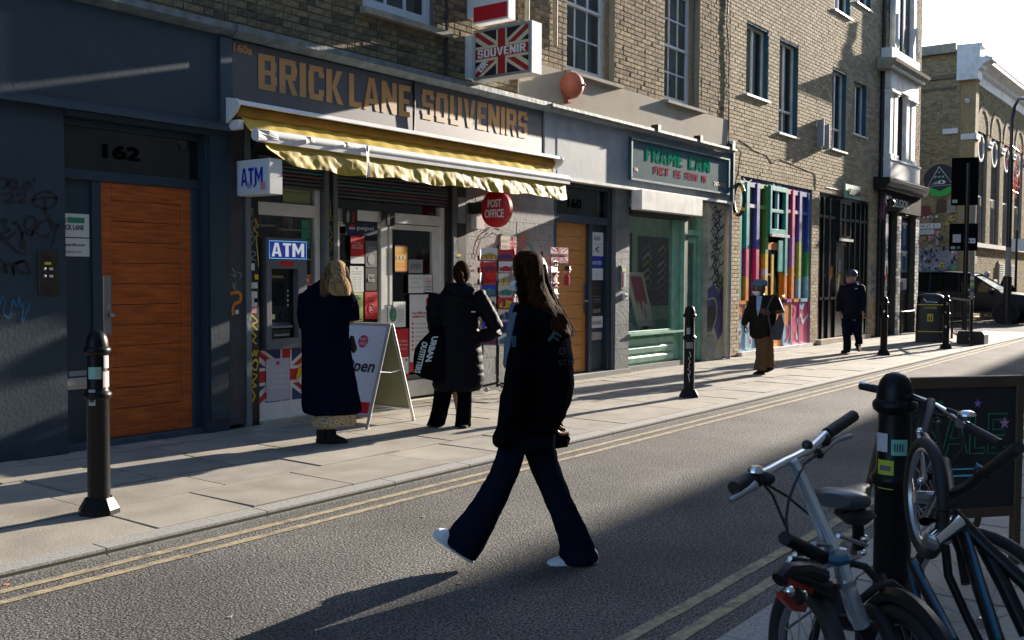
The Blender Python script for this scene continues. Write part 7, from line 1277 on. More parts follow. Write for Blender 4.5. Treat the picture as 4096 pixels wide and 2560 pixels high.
b = MB(); n = 48
for j, (x0, x1, y) in enumerate(((195, 512, 1180), (188, 516, 1250), (188, 515, 1318))):
    c_ = P(17, (x0+x1)/2, y); hw_ = (P(17, x1, y)-P(17, x0, y)).x/2
    for i in range(n): a = 2*PI*i/n; k = 1+.05*math.sin(a*11)*(j*.6); b.v.append((c_.x+hw_*k*math.cos(a), c_.y+.19*k*math.sin(a), c_.z))
for j in range(2):
    for i in range(n): a = j*n+i; c = j*n+(i+1) % n; b.f.append((a, c, c+n, a+n))
def spotmat():
    m = bpy.data.materials.new('spotted_skirt'); m.use_nodes = True; nn = m.node_tree; L = nn.links; bs_ = nn.nodes['Principled BSDF']; bs_.inputs['Roughness'].default_value = .8
    tc = nn.nodes.new('ShaderNodeTexCoord'); vo = nn.nodes.new('ShaderNodeTexVoronoi'); vo.inputs['Scale'].default_value = 70; L.new(tc.outputs['Object'], vo.inputs[0]); cr = nn.nodes.new('ShaderNodeValToRGB'); cr.color_ramp.elements[0].color = (.01, .01, .01, 1); cr.color_ramp.elements[1].color = (.42, .33, .22, 1); cr.color_ramp.elements[0].position = .3; cr.color_ramp.elements[1].position = .4; L.new(vo.outputs[0], cr.inputs[0]); L.new(cr.outputs[0], bs_.inputs['Base Color']); return m
part('skirt', b, spotmat(), F.t, smooth=True)
for x, y, tx in ((262, 1455, 238), (325, 1468, 452)):
    b = MB().limb([P(17, x, 1375), P(17, x, 1440)], [.055, .05], 14); skin(b, .01, 2, 'boot_shaft', 'boot', F.t)
shoe(F, P(17, 292, 1452, .05), P(17, 236, 1462, -.02), (0, 0, 1), 'boot', .05, .09, sole='boot'); shoe(F, P(17, 290, 1466, -.02), P(17, 452, 1466, .02), (0, 0, 1), 'boot', .052, .095, sole='boot')
M_ = Matrix.Translation(F.o) @ Matrix.Rotation(F.rz, 4, 'Z'); bb = MB(); q = [(470, 650), (500, 643), (515, 700), (528, 745), (520, 770), (495, 785), (470, 740)]; bb.add([M_ @ P(17, x, y, .02) for x, y in q]+[M_ @ P(17, x, y, .14) for x, y in q], [tuple(range(6, -1, -1)), tuple(range(7, 14))]+[(i, (i+1) % 7, 7+(i+1) % 7, 7+i) for i in range(7)])
solo('handbag', bb, 'black_gloss', 'small black leather handbag at the hip of the woman in the navy coat', 'bag', bev=.012)
# ===== woman in the quilted coat with the tote bag
F = Fig('woman with tied back hair in a long black quilted coat at the shop door', 17, 1200, 1335); P = F.p; lk = Vector((-.1, .99, 0)); e = lambda x0, x1, y, d, dy=0.: (P(17, (x0+x1)/2, y, dy), ((P(17, x1, y)-P(17, x0, y)).x/2*Vector((1, 0, 0))), (0, d, 0))
hc_ = P(17, 1315, 178); b = MB(); head(b, hc_, face=lk); b.limb([hc_-Vector((0, 0, .08)), P(17, 1310, 270)], [.055, .06])
b.loft([(P(17, 1290, 700), (.18, 0, 0), (0, .12, 0)), (P(17, 1290, 430), (.18, 0, 0), (0, .13, 0)), (P(17, 1300, 300), (.14, 0, 0), (0, .09, 0))], 16)
for x in (1140, 1320): b.limb([P(17, 1260, 800), P(17, (x+1250)/2, 1050), P(17, x, 1300)], [.09, .06, .042])
wr = P(17, 1440, 640, .1); b.limb([P(17, 1440, 350), P(17, 1580, 580, .0), wr], [.05, .042, .028]); hand(b, wr, wr+Vector((-.12, .03, .02)), (0, 1, 0))
w2 = P(17, 1150, 700, .1); b.limb([P(17, 1140, 360), P(17, 1120, 540, .02), w2], [.05, .042, .028]); hand(b, w2, w2+Vector((.05, .08, -.04)), (1, 0, 0))
skin(b, .0075, 3, 'body', 'skin', F.t)
b = MB(); ys = list(range(330, 1060, 8)); prof = [(330, 1150, 1425), (400, 1120, 1440), (500, 1112, 1445), (620, 1120, 1450), (760, 1110, 1470), (900, 1095, 1485), (1000, 1092, 1490), (1056, 1105, 1460)]
def itp(y):
    for i in range(len(prof)-1):
        if prof[i][0] <= y <= prof[i+1][0]: t = (y-prof[i][0])/(prof[i+1][0]-prof[i][0]); return [prof[i][k]*(1-t)+prof[i+1][k]*t for k in (1, 2)]
    return prof[-1][1:]
rings = [e(1240, 1375, 262, .1), e(1180, 1415, 292, .13)]
for y in ys:
    a, c = itp(y); bl_ = abs(math.sin((y-330)/66*PI))**.5; s_ = (bl_-1)*9; rings.append(e(a-s_, c+s_, y, .17+.016*(bl_-1)+.02*(y > 700)))
b.loft(rings, 30, 2.3)
for sgn, pts in ((1, [(1425, 330, 0), (1480, 420, -.03), (1540, 520, -.03), (1585, 600, -.02)]), (0, [(1585, 600, -.02), (1530, 640, .02), (1440, 660, .06)]), (1, [(1140, 340, 0), (1112, 440, -.02), (1115, 560, 0), (1140, 660, .06)])):
    Q = []; 
    for i in range(len(pts)-1):
        for t in [k/10 for k in range(10)]: Q.append([pts[i][m]*(1-t)+pts[i+1][m]*t for m in range(3)])
    Q.append(pts[-1]); b.tube([P(17, *q_) for q_ in Q], [.088-.002*i/3+.006*abs(math.sin(i*PI/4)) if sgn else .07 for i in range(len(Q))], 16)
skin(b, .011, 2, 'quilted_coat', 'puffer', F.t, .008, 7, 2, stretch=(1, 1, 2))
b = MB().loft([(P(17, 1290, 250, -.06), (.12, 0, 0), (0, .06, 0)), (P(17, 1300, 290, -.12), (.16, 0, 0), (0, .07, 0)), (P(17, 1330, 345, -.15), (.1, 0, 0), (0, .05, 0))], 18); skin(b, .011, 2, 'hood', 'puffer', F.t, .008, 12, 1)
b = MB(); legl(b, [P(17, 1190, 1000), P(17, 1165, 1150), P(17, 1140, 1260), P(17, 1122, 1325)], [(.1, .1), (.085, .09), (.085, .09), (.088, .095)]); legl(b, [P(17, 1330, 1000), P(17, 1335, 1150), P(17, 1330, 1260), P(17, 1325, 1340)], [(.085, .1), (.075, .09), (.075, .09), (.08, .095)]); skin(b, .012, 3, 'trousers', 'black_cloth', F.t, .006, 8, 4)
shoe(F, P(17, 1160, 1335, .04), P(17, 1062, 1328, -.05), (0, 0, 1), 'boot', .045, .06, sole='boot'); shoe(F, P(17, 1335, 1352, .05), P(17, 1325, 1352, -.16), (0, 0, 1), 'boot', .045, .06, sole='boot')
b = MB().ball(hc_+Vector((0, -.01, .01)), .088, .105, .122, 18); b.ball(P(17, 1300, 190, -.13), .042, .04, .045, 12); b.loft([(P(17, 1310, 210, -.09), (.035, 0, 0), (0, .03, 0)), (P(17, 1318, 240, -.11), (.03, 0, 0), (0, .03, 0))], 12); skin(b, .006, 2, 'hair', 'hair_brown', F.t)
part('logo_tab', MB().box(P(17, 1385, 463, 0).x, P(17, 1417, 463, 0).x, -.197, -.19, P(17, 1385, 466).z, P(17, 1385, 459).z), 'paper', F.t)
M_ = Matrix.Translation(F.o) @ Matrix.Rotation(F.rz, 4, 'Z'); q = [(1150, 560), (1075, 615), (1000, 690), (962, 745), (950, 830), (955, 930), (1020, 970), (1100, 990), (1185, 1000), (1190, 800), (1182, 700)]
bb = MB(); k_ = len(q); bb.add([M_ @ P(17, x, y, -.20) for x, y in q]+[M_ @ P(17, x, y, -.06) for x, y in q], [tuple(range(k_-1, -1, -1)), tuple(range(k_, 2*k_))]+[(i, (i+1) % k_, k_+(i+1) % k_, k_+i) for i in range(k_)])
tb = solo('tote_bag', bb, 'black_cloth', 'black tote bag reading URBAN OUTFITTERS on the arm of the woman in the quilted coat', 'bag', bev=.02)
def wt(s, x0, y0, x1, y1, x2, y2, m):     # lettering from (x0,y0) baseline start to (x1,y1) baseline end, cap height towards (x2,y2)
    a = M_ @ P(17, x0, y0, -.2); c = M_ @ P(17, x1, y1, -.2); u_ = M_ @ P(17, x2, y2, -.2); return text(s, a, (c-a).length, (u_-a).length, m, tb, right=(c-a).normalized(), up=(u_-a).normalized(), bold=.05, off=.006)
wt('URBAN', 1092, 655, 1040, 845, 1140, 652, mat('bag_print', (.5, .58, .62), .6, var=0)); wt('OUTFITTERS', 1018, 690, 958, 925, 1062, 700, 'bag_print')
# ===== man in the flat cap
F = Fig('older man in a blue cap, white mask and dark coat with a shoulder bag', 21, 440, 1350); P = F.p; lk = Vector((-.85, -.52, 0)).normalized(); e = lambda z, x0, x1, y, d, dy=0.: (P(z, (x0+x1)/2, y, dy), ((P(z, x1, y)-P(z, x0, y)).x/2*Vector((1, 0, 0))), (0, d, 0))
hc_ = P(21, 420, 310); b = MB(); head(b, hc_, face=lk); b.limb([hc_-Vector((0, 0, .08)), P(21, 450, 440)], [.06, .065])
b.loft([e(21, 380, 560, 900, .12), e(21, 360, 600, 640, .14), e(21, 350, 600, 480, .13), e(21, 410, 520, 410, .07)], 16)
b.limb([P(21, 440, 880), P(21, 440, 1090, -.03), P(21, 420, 1300, -.03)], [.09, .06, .042]); b.limb([P(21, 500, 880), P(21, 520, 1090, .05), P(21, 535, 1250, .08)], [.09, .06, .042])
wr = P(21, 245, 735, -.08); b.limb([P(21, 340, 450), P(21, 270, 620), wr], [.055, .045, .03]); hand(b, wr, P(21, 235, 800, -.1), (0, 1, 0), .012, .4)
w2 = P(21, 535, 610, -.16); b.limb([P(21, 620, 450), P(21, 690, 590, -.02), w2], [.055, .045, .03]); hand(b, w2, P(21, 475, 590, -.2), (0, 0, 1), .012, .8)
skin(b, .007, 3, 'body', 'skin_dark', F.t)
b = MB(); b.loft([e(21, 420, 520, 395, .09), e(21, 345, 600, 430, .14), e(21, 315, 640, 500, .17), e(21, 300, 620, 650, .18), e(21, 295, 600, 780, .18), e(21, 300, 560, 880, .17), e(21, 330, 545, 915, .14)], 26)
b.limb([P(21, 350, 455), P(21, 280, 620, -.03), P(21, 235, 730, -.07)], [.075, .07, .05]); b.limb([P(21, 590, 450), P(21, 650, 570, .0), P(21, 550, 605, -.13)], [.09, .072, .05])
skin(b, .012, 3, 'coat', 'olive_coat', F.t, .012, 6, 8)
part('shirt', MB().add([P(21, 383, 405, -.185), P(21, 450, 405, -.185), P(21, 425, 560, -.2), P(21, 395, 655, -.205), P(21, 380, 540, -.2)], [(0, 4, 3, 2, 1)]), 'shirt_blue', F.t)
b = MB(); b.loft([e(21, 370, 560, 860, .15), e(21, 370, 560, 930, .15)], 18); legl(b, [P(21, 440, 920, -.03), P(21, 452, 1050, -.04), P(21, 435, 1180, -.04), P(21, 422, 1300, -.04)], [(.115, .11), (.095, .1), (.085, .09), (.1, .1)]); legl(b, [P(21, 505, 900, .04), P(21, 520, 1050, .05), P(21, 528, 1170, .07), P(21, 535, 1262, .08)], [(.1, .11), (.085, .1), (.08, .09), (.088, .1)]); skin(b, .012, 3, 'trousers', 'brown_trouser', F.t, .01, 8, 2)
shoe(F, P(21, 470, 1358, .02), P(21, 350, 1368, -.08), (0, 0, 1), 'boot', .05, .09, sole='boot'); shoe(F, P(21, 575, 1290, .12), P(21, 495, 1330, .0), (-.2, 0, 1), 'boot', .048, .085, sole='boot')
b = MB().loft([(P(21, 415, 288, .0), (.118, 0, 0), (0, .10, 0)), (P(21, 422, 262), (.122, 0, 0), (0, .10, 0)), (P(21, 430, 225), (.11, 0, 0), (0, .095, 0)), (P(21, 435, 200), (.06, 0, 0), (0, .06, 0))], 20); b.loft([(P(21, 370, 268, -.03), (.05, 0, .0), (0, .08, 0)), (P(21, 345, 262, -.07), (.045, 0, 0), (0, .06, 0)), (P(21, 345, 256, -.07), (.03, 0, 0), (0, .05, 0))], 16)
b.limb([P(21, 400, 262, -.03), P(21, 350, 250, -.07), P(21, 318, 250, -.1)], [.05, .028, .012]); skin(b, .007, 3, 'cap', 'cap_blue', F.t)
b = MB().loft([(P(21, 378, 345, -.03), (.06, 0, 0), (0, .05, 0)), (P(21, 378, 370, -.045), (.068, 0, 0), (0, .055, 0)), (P(21, 392, 398, -.03), (.04, 0, 0), (0, .05, 0))], 16); part('face_mask', b, 'paper', F.t, smooth=True); eyes(F, hc_, lk)
M_ = Matrix.Translation(F.o) @ Matrix.Rotation(F.rz, 4, 'Z'); q = [(545, 800), (600, 740), (660, 620), (685, 625), (718, 750), (700, 860), (672, 940), (600, 938), (545, 930)]; k_ = len(q); bb = MB(); bb.add([M_ @ P(21, x, y, -.2) for x, y in q]+[M_ @ P(21, x, y, -.05) for x, y in q], [tuple(range(k_-1, -1, -1)), tuple(range(k_, 2*k_))]+[(i, (i+1) % k_, k_+(i+1) % k_, k_+i) for i in range(k_)])
sb2 = solo('shoulder_bag', bb, 'bag_grey', 'grey shoulder bag hanging at the side of the man in the blue cap', 'bag', bev=.02); part('strap', MB().tube([M_ @ P(21, x, y, -.23) for x, y in ((560, 830), (535, 700), (512, 560), (560, 440), (600, 385))], .016, 6), 'bag_grey', sb2)
# ===== man in the beanie
F = Fig('man in a dark beanie and navy zipped jacket walking with hands at his sides', 22, 320, 1370); P = F.p; lk = Vector((-.8, -.6, 0)).normalized()
hc_ = P(22, 395, 225); b = MB(); head(b, hc_, face=lk); b.limb([hc_-Vector((0, 0, .08)), P(22, 405, 330)], [.06, .065])
b.loft([e(22, 280, 510, 800, .12), e(22, 270, 530, 560, .13), e(22, 270, 540, 420, .13), e(22, 370, 450, 340, .08)], 16)
b.limb([P(22, 340, 800), P(22, 330, 1050, -.03), P(22, 320, 1300)], [.09, .06, .042]); b.limb([P(22, 440, 800), P(22, 490, 1050, .05), P(22, 520, 1230, .2)], [.09, .06, .042])
for pts, tip in (([(285, 400), (222, 560), (200, 735)], (198, 830)), ([(530, 400), (580, 560), (570, 730)], (572, 810))): w_ = P(22, *pts[2], -.06); b.limb([P(22, *pts[0]), P(22, *pts[1]), w_], [.04, .036, .026]); hand(b, w_, P(22, *tip, -.09), (0, 1, 0), .013, .5)
skin(b, .008, 3, 'body', 'skin', F.t)
b = MB(); b.loft([e(22, 360, 460, 305, .1), e(22, 300, 520, 340, .13), e(22, 262, 545, 380, .16), e(22, 250, 550, 450, .17), e(22, 250, 545, 600, .17), e(22, 245, 548, 760, .16), e(22, 255, 540, 785, .14)], 26); b.limb([P(22, 270, 385), P(22, 218, 560, -.02), P(22, 200, 715, -.05)], [.075, .066, .05]); b.limb([P(22, 540, 385), P(22, 580, 560, -.02), P(22, 570, 710, -.05)], [.08, .068, .052]); skin(b, .012, 3, 'jacket', 'navy_jacket', F.t, .012, 6, 5)
b = MB(); b.loft([e(22, 265, 525, 760, .15), e(22, 270, 520, 850, .15)], 18); legl(b, [P(22, 320, 850), P(22, 325, 1050), P(22, 335, 1200), P(22, 332, 1310)], [(.098, .1), (.085, .09), (.075, .085), (.078, .09)]); legl(b, [P(22, 450, 850, .03), P(22, 478, 1030, .06), P(22, 510, 1150, .15), P(22, 520, 1230, .22)], [(.10, .1), (.085, .09), (.072, .08), (.07, .085)]); skin(b, .012, 3, 'trousers', 'denim', F.t, .008, 8, 6)
shoe(F, P(22, 360, 1350, .05), P(22, 262, 1375, -.12), (0, 0, 1), 'boot', .055, .09, sole='boot'); shoe(F, P(22, 530, 1200, .3), P(22, 515, 1330, .12), (0, .6, .5), 'boot', .055, .09, sole='boot')
b = MB().loft([(P(22, 400, 205), (.108, 0, 0), (0, .118, 0)), (P(22, 402, 165), (.115, 0, 0), (0, .12, 0)), (P(22, 405, 130), (.095, 0, 0), (0, .1, 0)), (P(22, 408, 106), (.04, 0, 0), (0, .04, 0))], 20); skin(b, .008, 3, 'beanie', 'navy', F.t); part('knit_band', MB().loft([(P(22, 399, 212), (.113, 0, 0), (0, .123, 0)), (P(22, 400, 188), (.117, 0, 0), (0, .126, 0))], 22), mat('knit_grey', (.06, .06, .07), .9, var=0), F.t, smooth=True); eyes(F, hc_, lk)
part('collar', MB().loft([(P(22, 410, 330), (.1, 0, 0), (0, .09, 0)), (P(22, 412, 285), (.105, 0, 0), (0, .09, 0))], 18), mat('royal', (.02, .08, .35), .6, var=0), F.t, smooth=True); part('scarf', MB().loft([(P(22, 400, 330, -.03), (.075, 0, 0), (0, .08, 0)), (P(22, 400, 290, -.03), (.07, 0, 0), (0, .07, 0))], 16), 'clay', F.t, smooth=True)
part('logo', MB().box(P(22, 450, 390).x, P(22, 490, 390).x, -.195, -.185, P(22, 450, 402).z, P(22, 450, 385).z), 'mint', F.t); s_ = Vector((-lk.y, lk.x, 0)); part('glasses', MB().tube([hc_+lk*.103+s_*k+Vector((0, 0, .008)) for k in (-.06, -.03, 0, .03, .06)], .004, 6), 'wood_dark', F.t)
# two people far off behind the car
for lb, x, y, w_, hm, cm_ in (('far person with white hair and dark coat behind the dark car', 1000, 330, .2, 'hair_grey', 'navy_jacket'), ('far person with dark hood standing beyond the dark car', 1250, 390, .24, 'hair_dark', 'black_cloth')):
    d0 = 43; q = at(23, x, y, d0*.86); t = thing('person', lb, 'person', (q.x, q.y, 0), math.atan2(-q.x, q.y)+PI*.0, local=True); z = q.z
    b = MB(); head(b, Vector((0, 0, z-.02)), face=Vector((0, -1, 0))); b.limb([(0, 0, z-.1), (0, 0, z-.25)], [.06, .07]); b.loft([((0, 0, .9), (.16, 0, 0), (0, .11, 0)), ((0, 0, z-.35), (.2, 0, 0), (0, .13, 0)), ((0, 0, z-.2), (.1, 0, 0), (0, .08, 0))], 14)
    for s_ in (-1, 1): b.limb([(s_*.09, 0, .95), (s_*.1, 0, .5), (s_*.1, 0, .06)], [.085, .06, .045]); b.limb([(s_*.2, 0, z-.3), (s_*.25, 0, 1.05), (s_*.24, -.05, .85)], [.05, .04, .03]); hand(b, (s_*.24, -.05, .85), (s_*.24, -.07, .72), (0, 1, 0), .014)
    skin(b, .016, 2, 'body', 'skin', t); b = MB().loft([((0, 0, .6), (.2, 0, 0), (0, .15, 0)), ((0, 0, 1.0), (.22, 0, 0), (0, .16, 0)), ((0, 0, z-.35), (.25, 0, 0), (0, .16, 0)), ((0, 0, z-.18), (.13, 0, 0), (0, .1, 0))], 18)
    for s_ in (-1, 1): b.limb([(s_*.2, 0, z-.3), (s_*.27, 0, 1.05), (s_*.25, -.05, .88)], [.08, .07, .06])
    skin(b, .02, 2, 'coat', cm_, t); b = MB().ball((0, .015, z+.01), .1, .105, .12, 14); 
    if 'hood' in lb: b.loft([((0, .02, z), (.1, 0, 0), (0, .1, 0)), ((0, .03, z-.25), (.19, 0, 0), (0, .13, 0))], 14)
    skin(b, .012, 2, 'hair', hm, t)
# ------------------------------------------------------------ bicycles at the near kerb
mat('bike_black', (.005, .006, .008), .4, var=0, spec=.3); mat('rubber', (.010, .010, .011), .65, var=0); mat('bike_blue', (.008, .09, .15), .4, var=0); mat('saddle', (.045, .05, .06), .3, var=.1); mat('reflector', (.32, .022, .008), .3, var=0)
def wheel(t, c, ax, r_, tw=.024, m='rubber', spokes=18, guard=None):
    c = Vector(c); ax = Vector(ax).normalized(); u_ = ax.cross(Vector((0, 0, 1))).normalized(); v_ = u_.cross(ax).normalized()
    def ringp(rr, n=40): return [c+(u_*math.cos(2*PI*k/n)+v_*math.sin(2*PI*k/n))*rr for k in range(n+1)]
    w_ = part('wheel', MB().tube(ringp(r_-tw*1.9), .011, 6, caps=False), 'steel', t, smooth=True); part('tyre', MB().tube(ringp(r_-tw), tw, 10, caps=False), m, w_, smooth=True)
    part('hub', MB().tube([c-ax*.035, c+ax*.035], .02, 10), 'steel', w_); sp = MB()
    for k in range(spokes): a = 2*PI*k/spokes; s = (1 if k % 2 else -1); sp.tube([c+ax*.03*s+(u_*math.cos(a+.5*s)+v_*math.sin(a+.5*s))*.018, c+(u_*math.cos(a)+v_*math.sin(a))*(r_-tw*1.9)], .0013, 3)
    part('spokes', sp, 'steel', w_)
    if guard: part('mudguard', MB().tube([c+(u_*math.cos(a)+v_*math.sin(a))*(r_+.02) for a in [guard[0]+(guard[1]-guard[0])*k/14 for k in range(15)]], .022, 6), 'bike_black', t, smooth=True)
    return w_
def bar_(t, name, pts, r_, m, n=10, smooth=True): return part(name, MB().tube(pts, r_, n), m, t, smooth=smooth)
A = lambda x, y, d, z=26: at(z, x, y, d)
# --- folding bicycle with silver stem
fb = thing('bicycle', 'folding bicycle with tall silver handlebar stem and red rear reflectors', 'bicycle', (2.55, .9, 0))
gL0, gL1 = A(90, 890, 2.38), A(270, 790, 2.44); sc_ = A(655, 600, 2.58); gR1, gR0 = A(1030, 340, 2.76), A(1295, 160, 2.86)
hb_ = bar_(fb, 'handlebar', [A(260, 795, 2.44), A(430, 720, 2.49), A(600, 625, 2.56), A(680, 590, 2.59), A(850, 500, 2.67), A(1010, 350, 2.75)], .0125, 'chrome')
bar_(hb_, 'grip', [gL0, gL1], .0175, 'rubber'); bar_(hb_, 'grip', [gR1, gR0], .0175, 'rubber')
bar_(hb_, 'brake_lever', [A(290, 860, 2.42), A(240, 900, 2.40), A(100, 985, 2.36), A(45, 1015, 2.35)], [.014, .009, .008, .006], 'steel'); bar_(hb_, 'brake_lever', [A(950, 530, 2.72), A(1010, 490, 2.73), A(1130, 400, 2.77), A(1270, 358, 2.81)], [.014, .009, .008, .007], 'steel')
part('shifter', MB().ball(A(420, 790, 2.46), .019, .022, .017).ball(A(330, 790, 2.45), .018, .018, .022), 'rubber', hb_, smooth=True); part('bell', MB().lathe([(.02, 0), (.02, .006), (.012, .016)], A(305, 728, 2.44), 14), 'chrome', hb_, smooth=True); part('brake_mount', MB().ball(A(1010, 400, 2.74), .018).ball(A(950, 540, 2.72), .014), 'rubber', hb_, smooth=True)
lm = part('lamp', MB().box(-.02, .02, -.035, .035, -.025, .025), 'steel', fb, bev=.006); lm.data.transform(Matrix.Translation(A(725, 490, 2.63)-Vector(org(fb))) @ Matrix.Rotation(-.9, 4, 'Z') @ Matrix.Rotation(.3, 4, 'Y')); part('lamp_clamp', MB().ball(A(830, 455, 2.66), .015), 'black', fb, smooth=True)
bar_(fb, 'stem', [A(668, 610, 2.58), A(760, 800, 2.59), A(900, 1100, 2.60), A(1085, 1500, 2.60)], [.0165, .018, .019, .02], mat('stem_silver', (.8, .86, .95), .22, .75, var=0), 16)
S8 = lambda x, y, d: at(28, x, y, d)
bar_(fb, 'stem_hinge', [S8(640, 500, 2.6), S8(705, 520, 2.6), S8(770, 520, 2.6)], [.022, .026, .022], 'steel', 12); part('hinge_lever', MB().tube([S8(620, 545, 2.56), S8(700, 560, 2.55), S8(790, 545, 2.55)], .014, 8), 'bike_blue', fb, smooth=True)
bar_(fb, 'head_tube', [S8(725, 590, 2.6), S8(770, 770, 2.6), S8(850, 1000, 2.61), S8(905, 1150, 2.62)], [.021, .022, .025, .026], 'stem_silver', 16); bar_(fb, 'collar', [S8(750, 740, 2.6), S8(762, 790, 2.6)], .031, 'steel', 14)
bar_(fb, 'fork', [S8(905, 1150, 2.62), S8(960, 1230, 2.62), S8(1030, 1400, 2.62)], [.026, .018, .014], 'bike_black', 10); wheel(fb, S8(1120, 1640, 2.75), (.55, -.8, .1), .2)
bar_(fb, 'carrier_tube', [S8(205, 350, 2.45), S8(400, 450, 2.52), S8(610, 560, 2.6)], .018, 'bike_black', 12)
for pts in ([(345, 790, 2.45), (480, 960, 2.46), (560, 1150, 2.46), (620, 1290, 2.46), (640, 1370, 2.46)], [(930, 550, 2.7), (800, 640, 2.6), (700, 850, 2.52), (640, 1020, 2.48), (615, 1200, 2.46), (635, 1370, 2.46)], [(440, 860, 2.46), (640, 980, 2.54), (880, 1180, 2.66), (1000, 1290, 2.7)], [(640, 1370, 2.46), (650, 1440, 2.46), (690, 1520, 2.5)]): bar_(fb, 'brake_cable', [A(*q_) for q_ in pts], .0035, 'rubber', 6)
rk = part('rear_rack', MB(), 'steel', fb) if False else None
rm_ = MB()
for a_, b_ in (((240, 575), (560, 620)), ((255, 540), (600, 580)), ((300, 500), (640, 470)), ((350, 470), (560, 410))): rm_.tube([S8(a_[0], a_[1], 2.5), S8(b_[0], b_[1], 2.7)], .006, 6)
for a_, b_ in (((240, 575), (300, 500)), ((300, 500), (480, 400)), ((480, 400), (760, 440)), ((400, 600), (600, 460)), ((500, 640), (900, 520)), ((700, 330), (960, 420))): rm_.tube([S8(a_[0], a_[1], 2.5), S8(b_[0], b_[1], 2.66)], .006, 6)
part('rear_rack', rm_, 'steel', fb, smooth=True)
mg = [S8(150, 740, 2.38), S8(230, 650, 2.4), S8(400, 640, 2.46), S8(560, 700, 2.52)]; bar_(fb, 'rack_plate', mg, .02, 'bike_black', 8)
def plate(pts, dd, m, t, name): P = [S8(*p_) for p_ in pts]; k = len(P); n_ = (P[1]-P[0]).cross(P[2]-P[0]).normalized()*dd; return part(name, MB().add(P+[p_+n_ for p_ in P], [tuple(range(k)), tuple(range(2*k-1, k-1, -1))]+[(i, i+k, (i+1) % k+k, (i+1) % k) for i in range(k)]), m, t)
plate([(250, 725, 2.37), (470, 820, 2.45), (462, 875, 2.45), (255, 790, 2.37)], .02, 'reflector', fb, 'reflector'); plate([(190, 870, 2.34), (420, 975, 2.42), (400, 1040, 2.42), (290, 1030, 2.38), (195, 930, 2.34)], .02, 'reflector', fb, 'reflector'); part('rear_lamp', MB().tube([S8(300, 880, 2.39), S8(340, 900, 2.4)], .02, 10), 'black', fb); part('bolt', MB().ball(S8(250, 845, 2.36), .014).ball(S8(370, 885, 2.4), .014), 'chrome', fb, smooth=True)
bar_(fb, 'mudguard_body', [S8(200, 700, 2.4), S8(400, 760, 2.5), S8(600, 850, 2.6)], [.022, .032, .03], 'bike_black', 10)
wheel(fb, S8(420, 1520, 2.62), (.72, -.69, .0), .215, .026, spokes=20); bar_(fb, 'chain_stay', [S8(600, 860, 2.66), S8(500, 1150, 2.64), S8(430, 1500, 2.6)], .012, 'bike_black'); bar_(fb, 'main_frame', [S8(880, 1130, 2.62), S8(700, 1120, 2.68), S8(640, 800, 2.75)], .026, 'bike_black')
# saddle
def saddle(t, nose, tail, d1, d2, z_=26):
    a = A(*nose, d1, z_); c = A(*tail, d2, z_); d = (a-c).normalized(); up = Vector((0, 0, 1)); s = d.cross(up).normalized(); L_ = (a-c).length; b = MB()
    b.loft([(c+d*L_*k+up*h, s*w_, up*t_) for k, w_, t_, h in ((0, .045, .018, 0), (.08, .075, .028, .0), (.25, .08, .03, -.003), (.45, .05, .026, -.006), (.7, .026, .022, 0), (.92, .021, .018, .004), (1, .012, .01, .002))], 18, 2.4)
    return part('saddle', b, 'saddle', t, smooth=True)
saddle(fb, (1430, 900), (1100, 1010), 3.02, 2.76); bar_(fb, 'seat_post', [A(1180, 1060, 2.8), A(1340, 1250, 2.85), A(1350, 1500, 2.86)], .017, 'bike_black'); part('saddle_bag', MB().loft([(A(1290, 1080, 2.83), (.04, 0, 0), (0, .05, 0)), (A(1310, 1150, 2.83), (.055, 0, 0), (0, .06, 0)), (A(1320, 1240, 2.83), (.03, 0, 0), (0, .03, 0))], 14), 'black', fb, smooth=True)
part('saddle_reflector', MB().box(-.012, .012, -.008, .008, -.012, .012), 'reflector', fb).data.transform(Matrix.Translation(A(1335, 1260, 2.78)-Vector(org(fb)))); part('bolt', MB().ball(S8(945, 360, 2.82), .012).ball(S8(930, 490, 2.82), .01), 'chrome', fb, smooth=True)
# --- black city bicycle leaning on the bollard
A7 = lambda x, y, d: at(27, x, y, d)
cb = thing('bicycle', 'black city bicycle whose front wheel leans against the near bollard', 'bicycle', (3.4, .8, 0))
h2_ = bar_(cb, 'handlebar', [A7(110, 220, 3.98), A7(260, 260, 3.92), A7(640, 350, 3.72), A7(830, 420, 3.58), A7(1000, 520, 3.45), A7(1160, 620, 3.35), A7(1500, 820, 3.2)], .013, 'chrome'); bar_(h2_, 'grip', [A7(110, 235, 3.98), A7(300, 275, 3.9)], .016, 'rubber'); bar_(h2_, 'grip', [A7(1190, 650, 3.33), A7(1515, 825, 3.18)], .017, 'rubber')
bar_(cb, 'stem', [A7(815, 405, 3.58), A7(800, 520, 3.5), A7(750, 740, 3.4)], [.02, .018, .018], 'bike_black', 12); part('bell', MB().lathe([(.03, 0), (.03, .004), (.022, .014), (.01, .018)], A7(1175, 535, 3.36), 18), 'chrome', h2_, smooth=True); bar_(h2_, 'clamp', [A7(1130, 560, 3.36), A7(1120, 640, 3.37)], .019, 'steel')
for pts in ([(900, 600, 3.5), (870, 620, 3.46), (900, 800, 3.42), (935, 960, 3.4), (960, 1040, 3.4)], [(1060, 640, 3.42), (1140, 760, 3.4), (1130, 880, 3.38), (1040, 1000, 3.38), (960, 1060, 3.4)], [(980, 470, 3.45), (1060, 500, 3.42), (1100, 530, 3.38)], [(660, 545, 3.6), (800, 520, 3.5), (1000, 545, 3.45)]): bar_(cb, 'brake_cable', [A7(*q_) for q_ in pts], .007, 'rubber', 6)
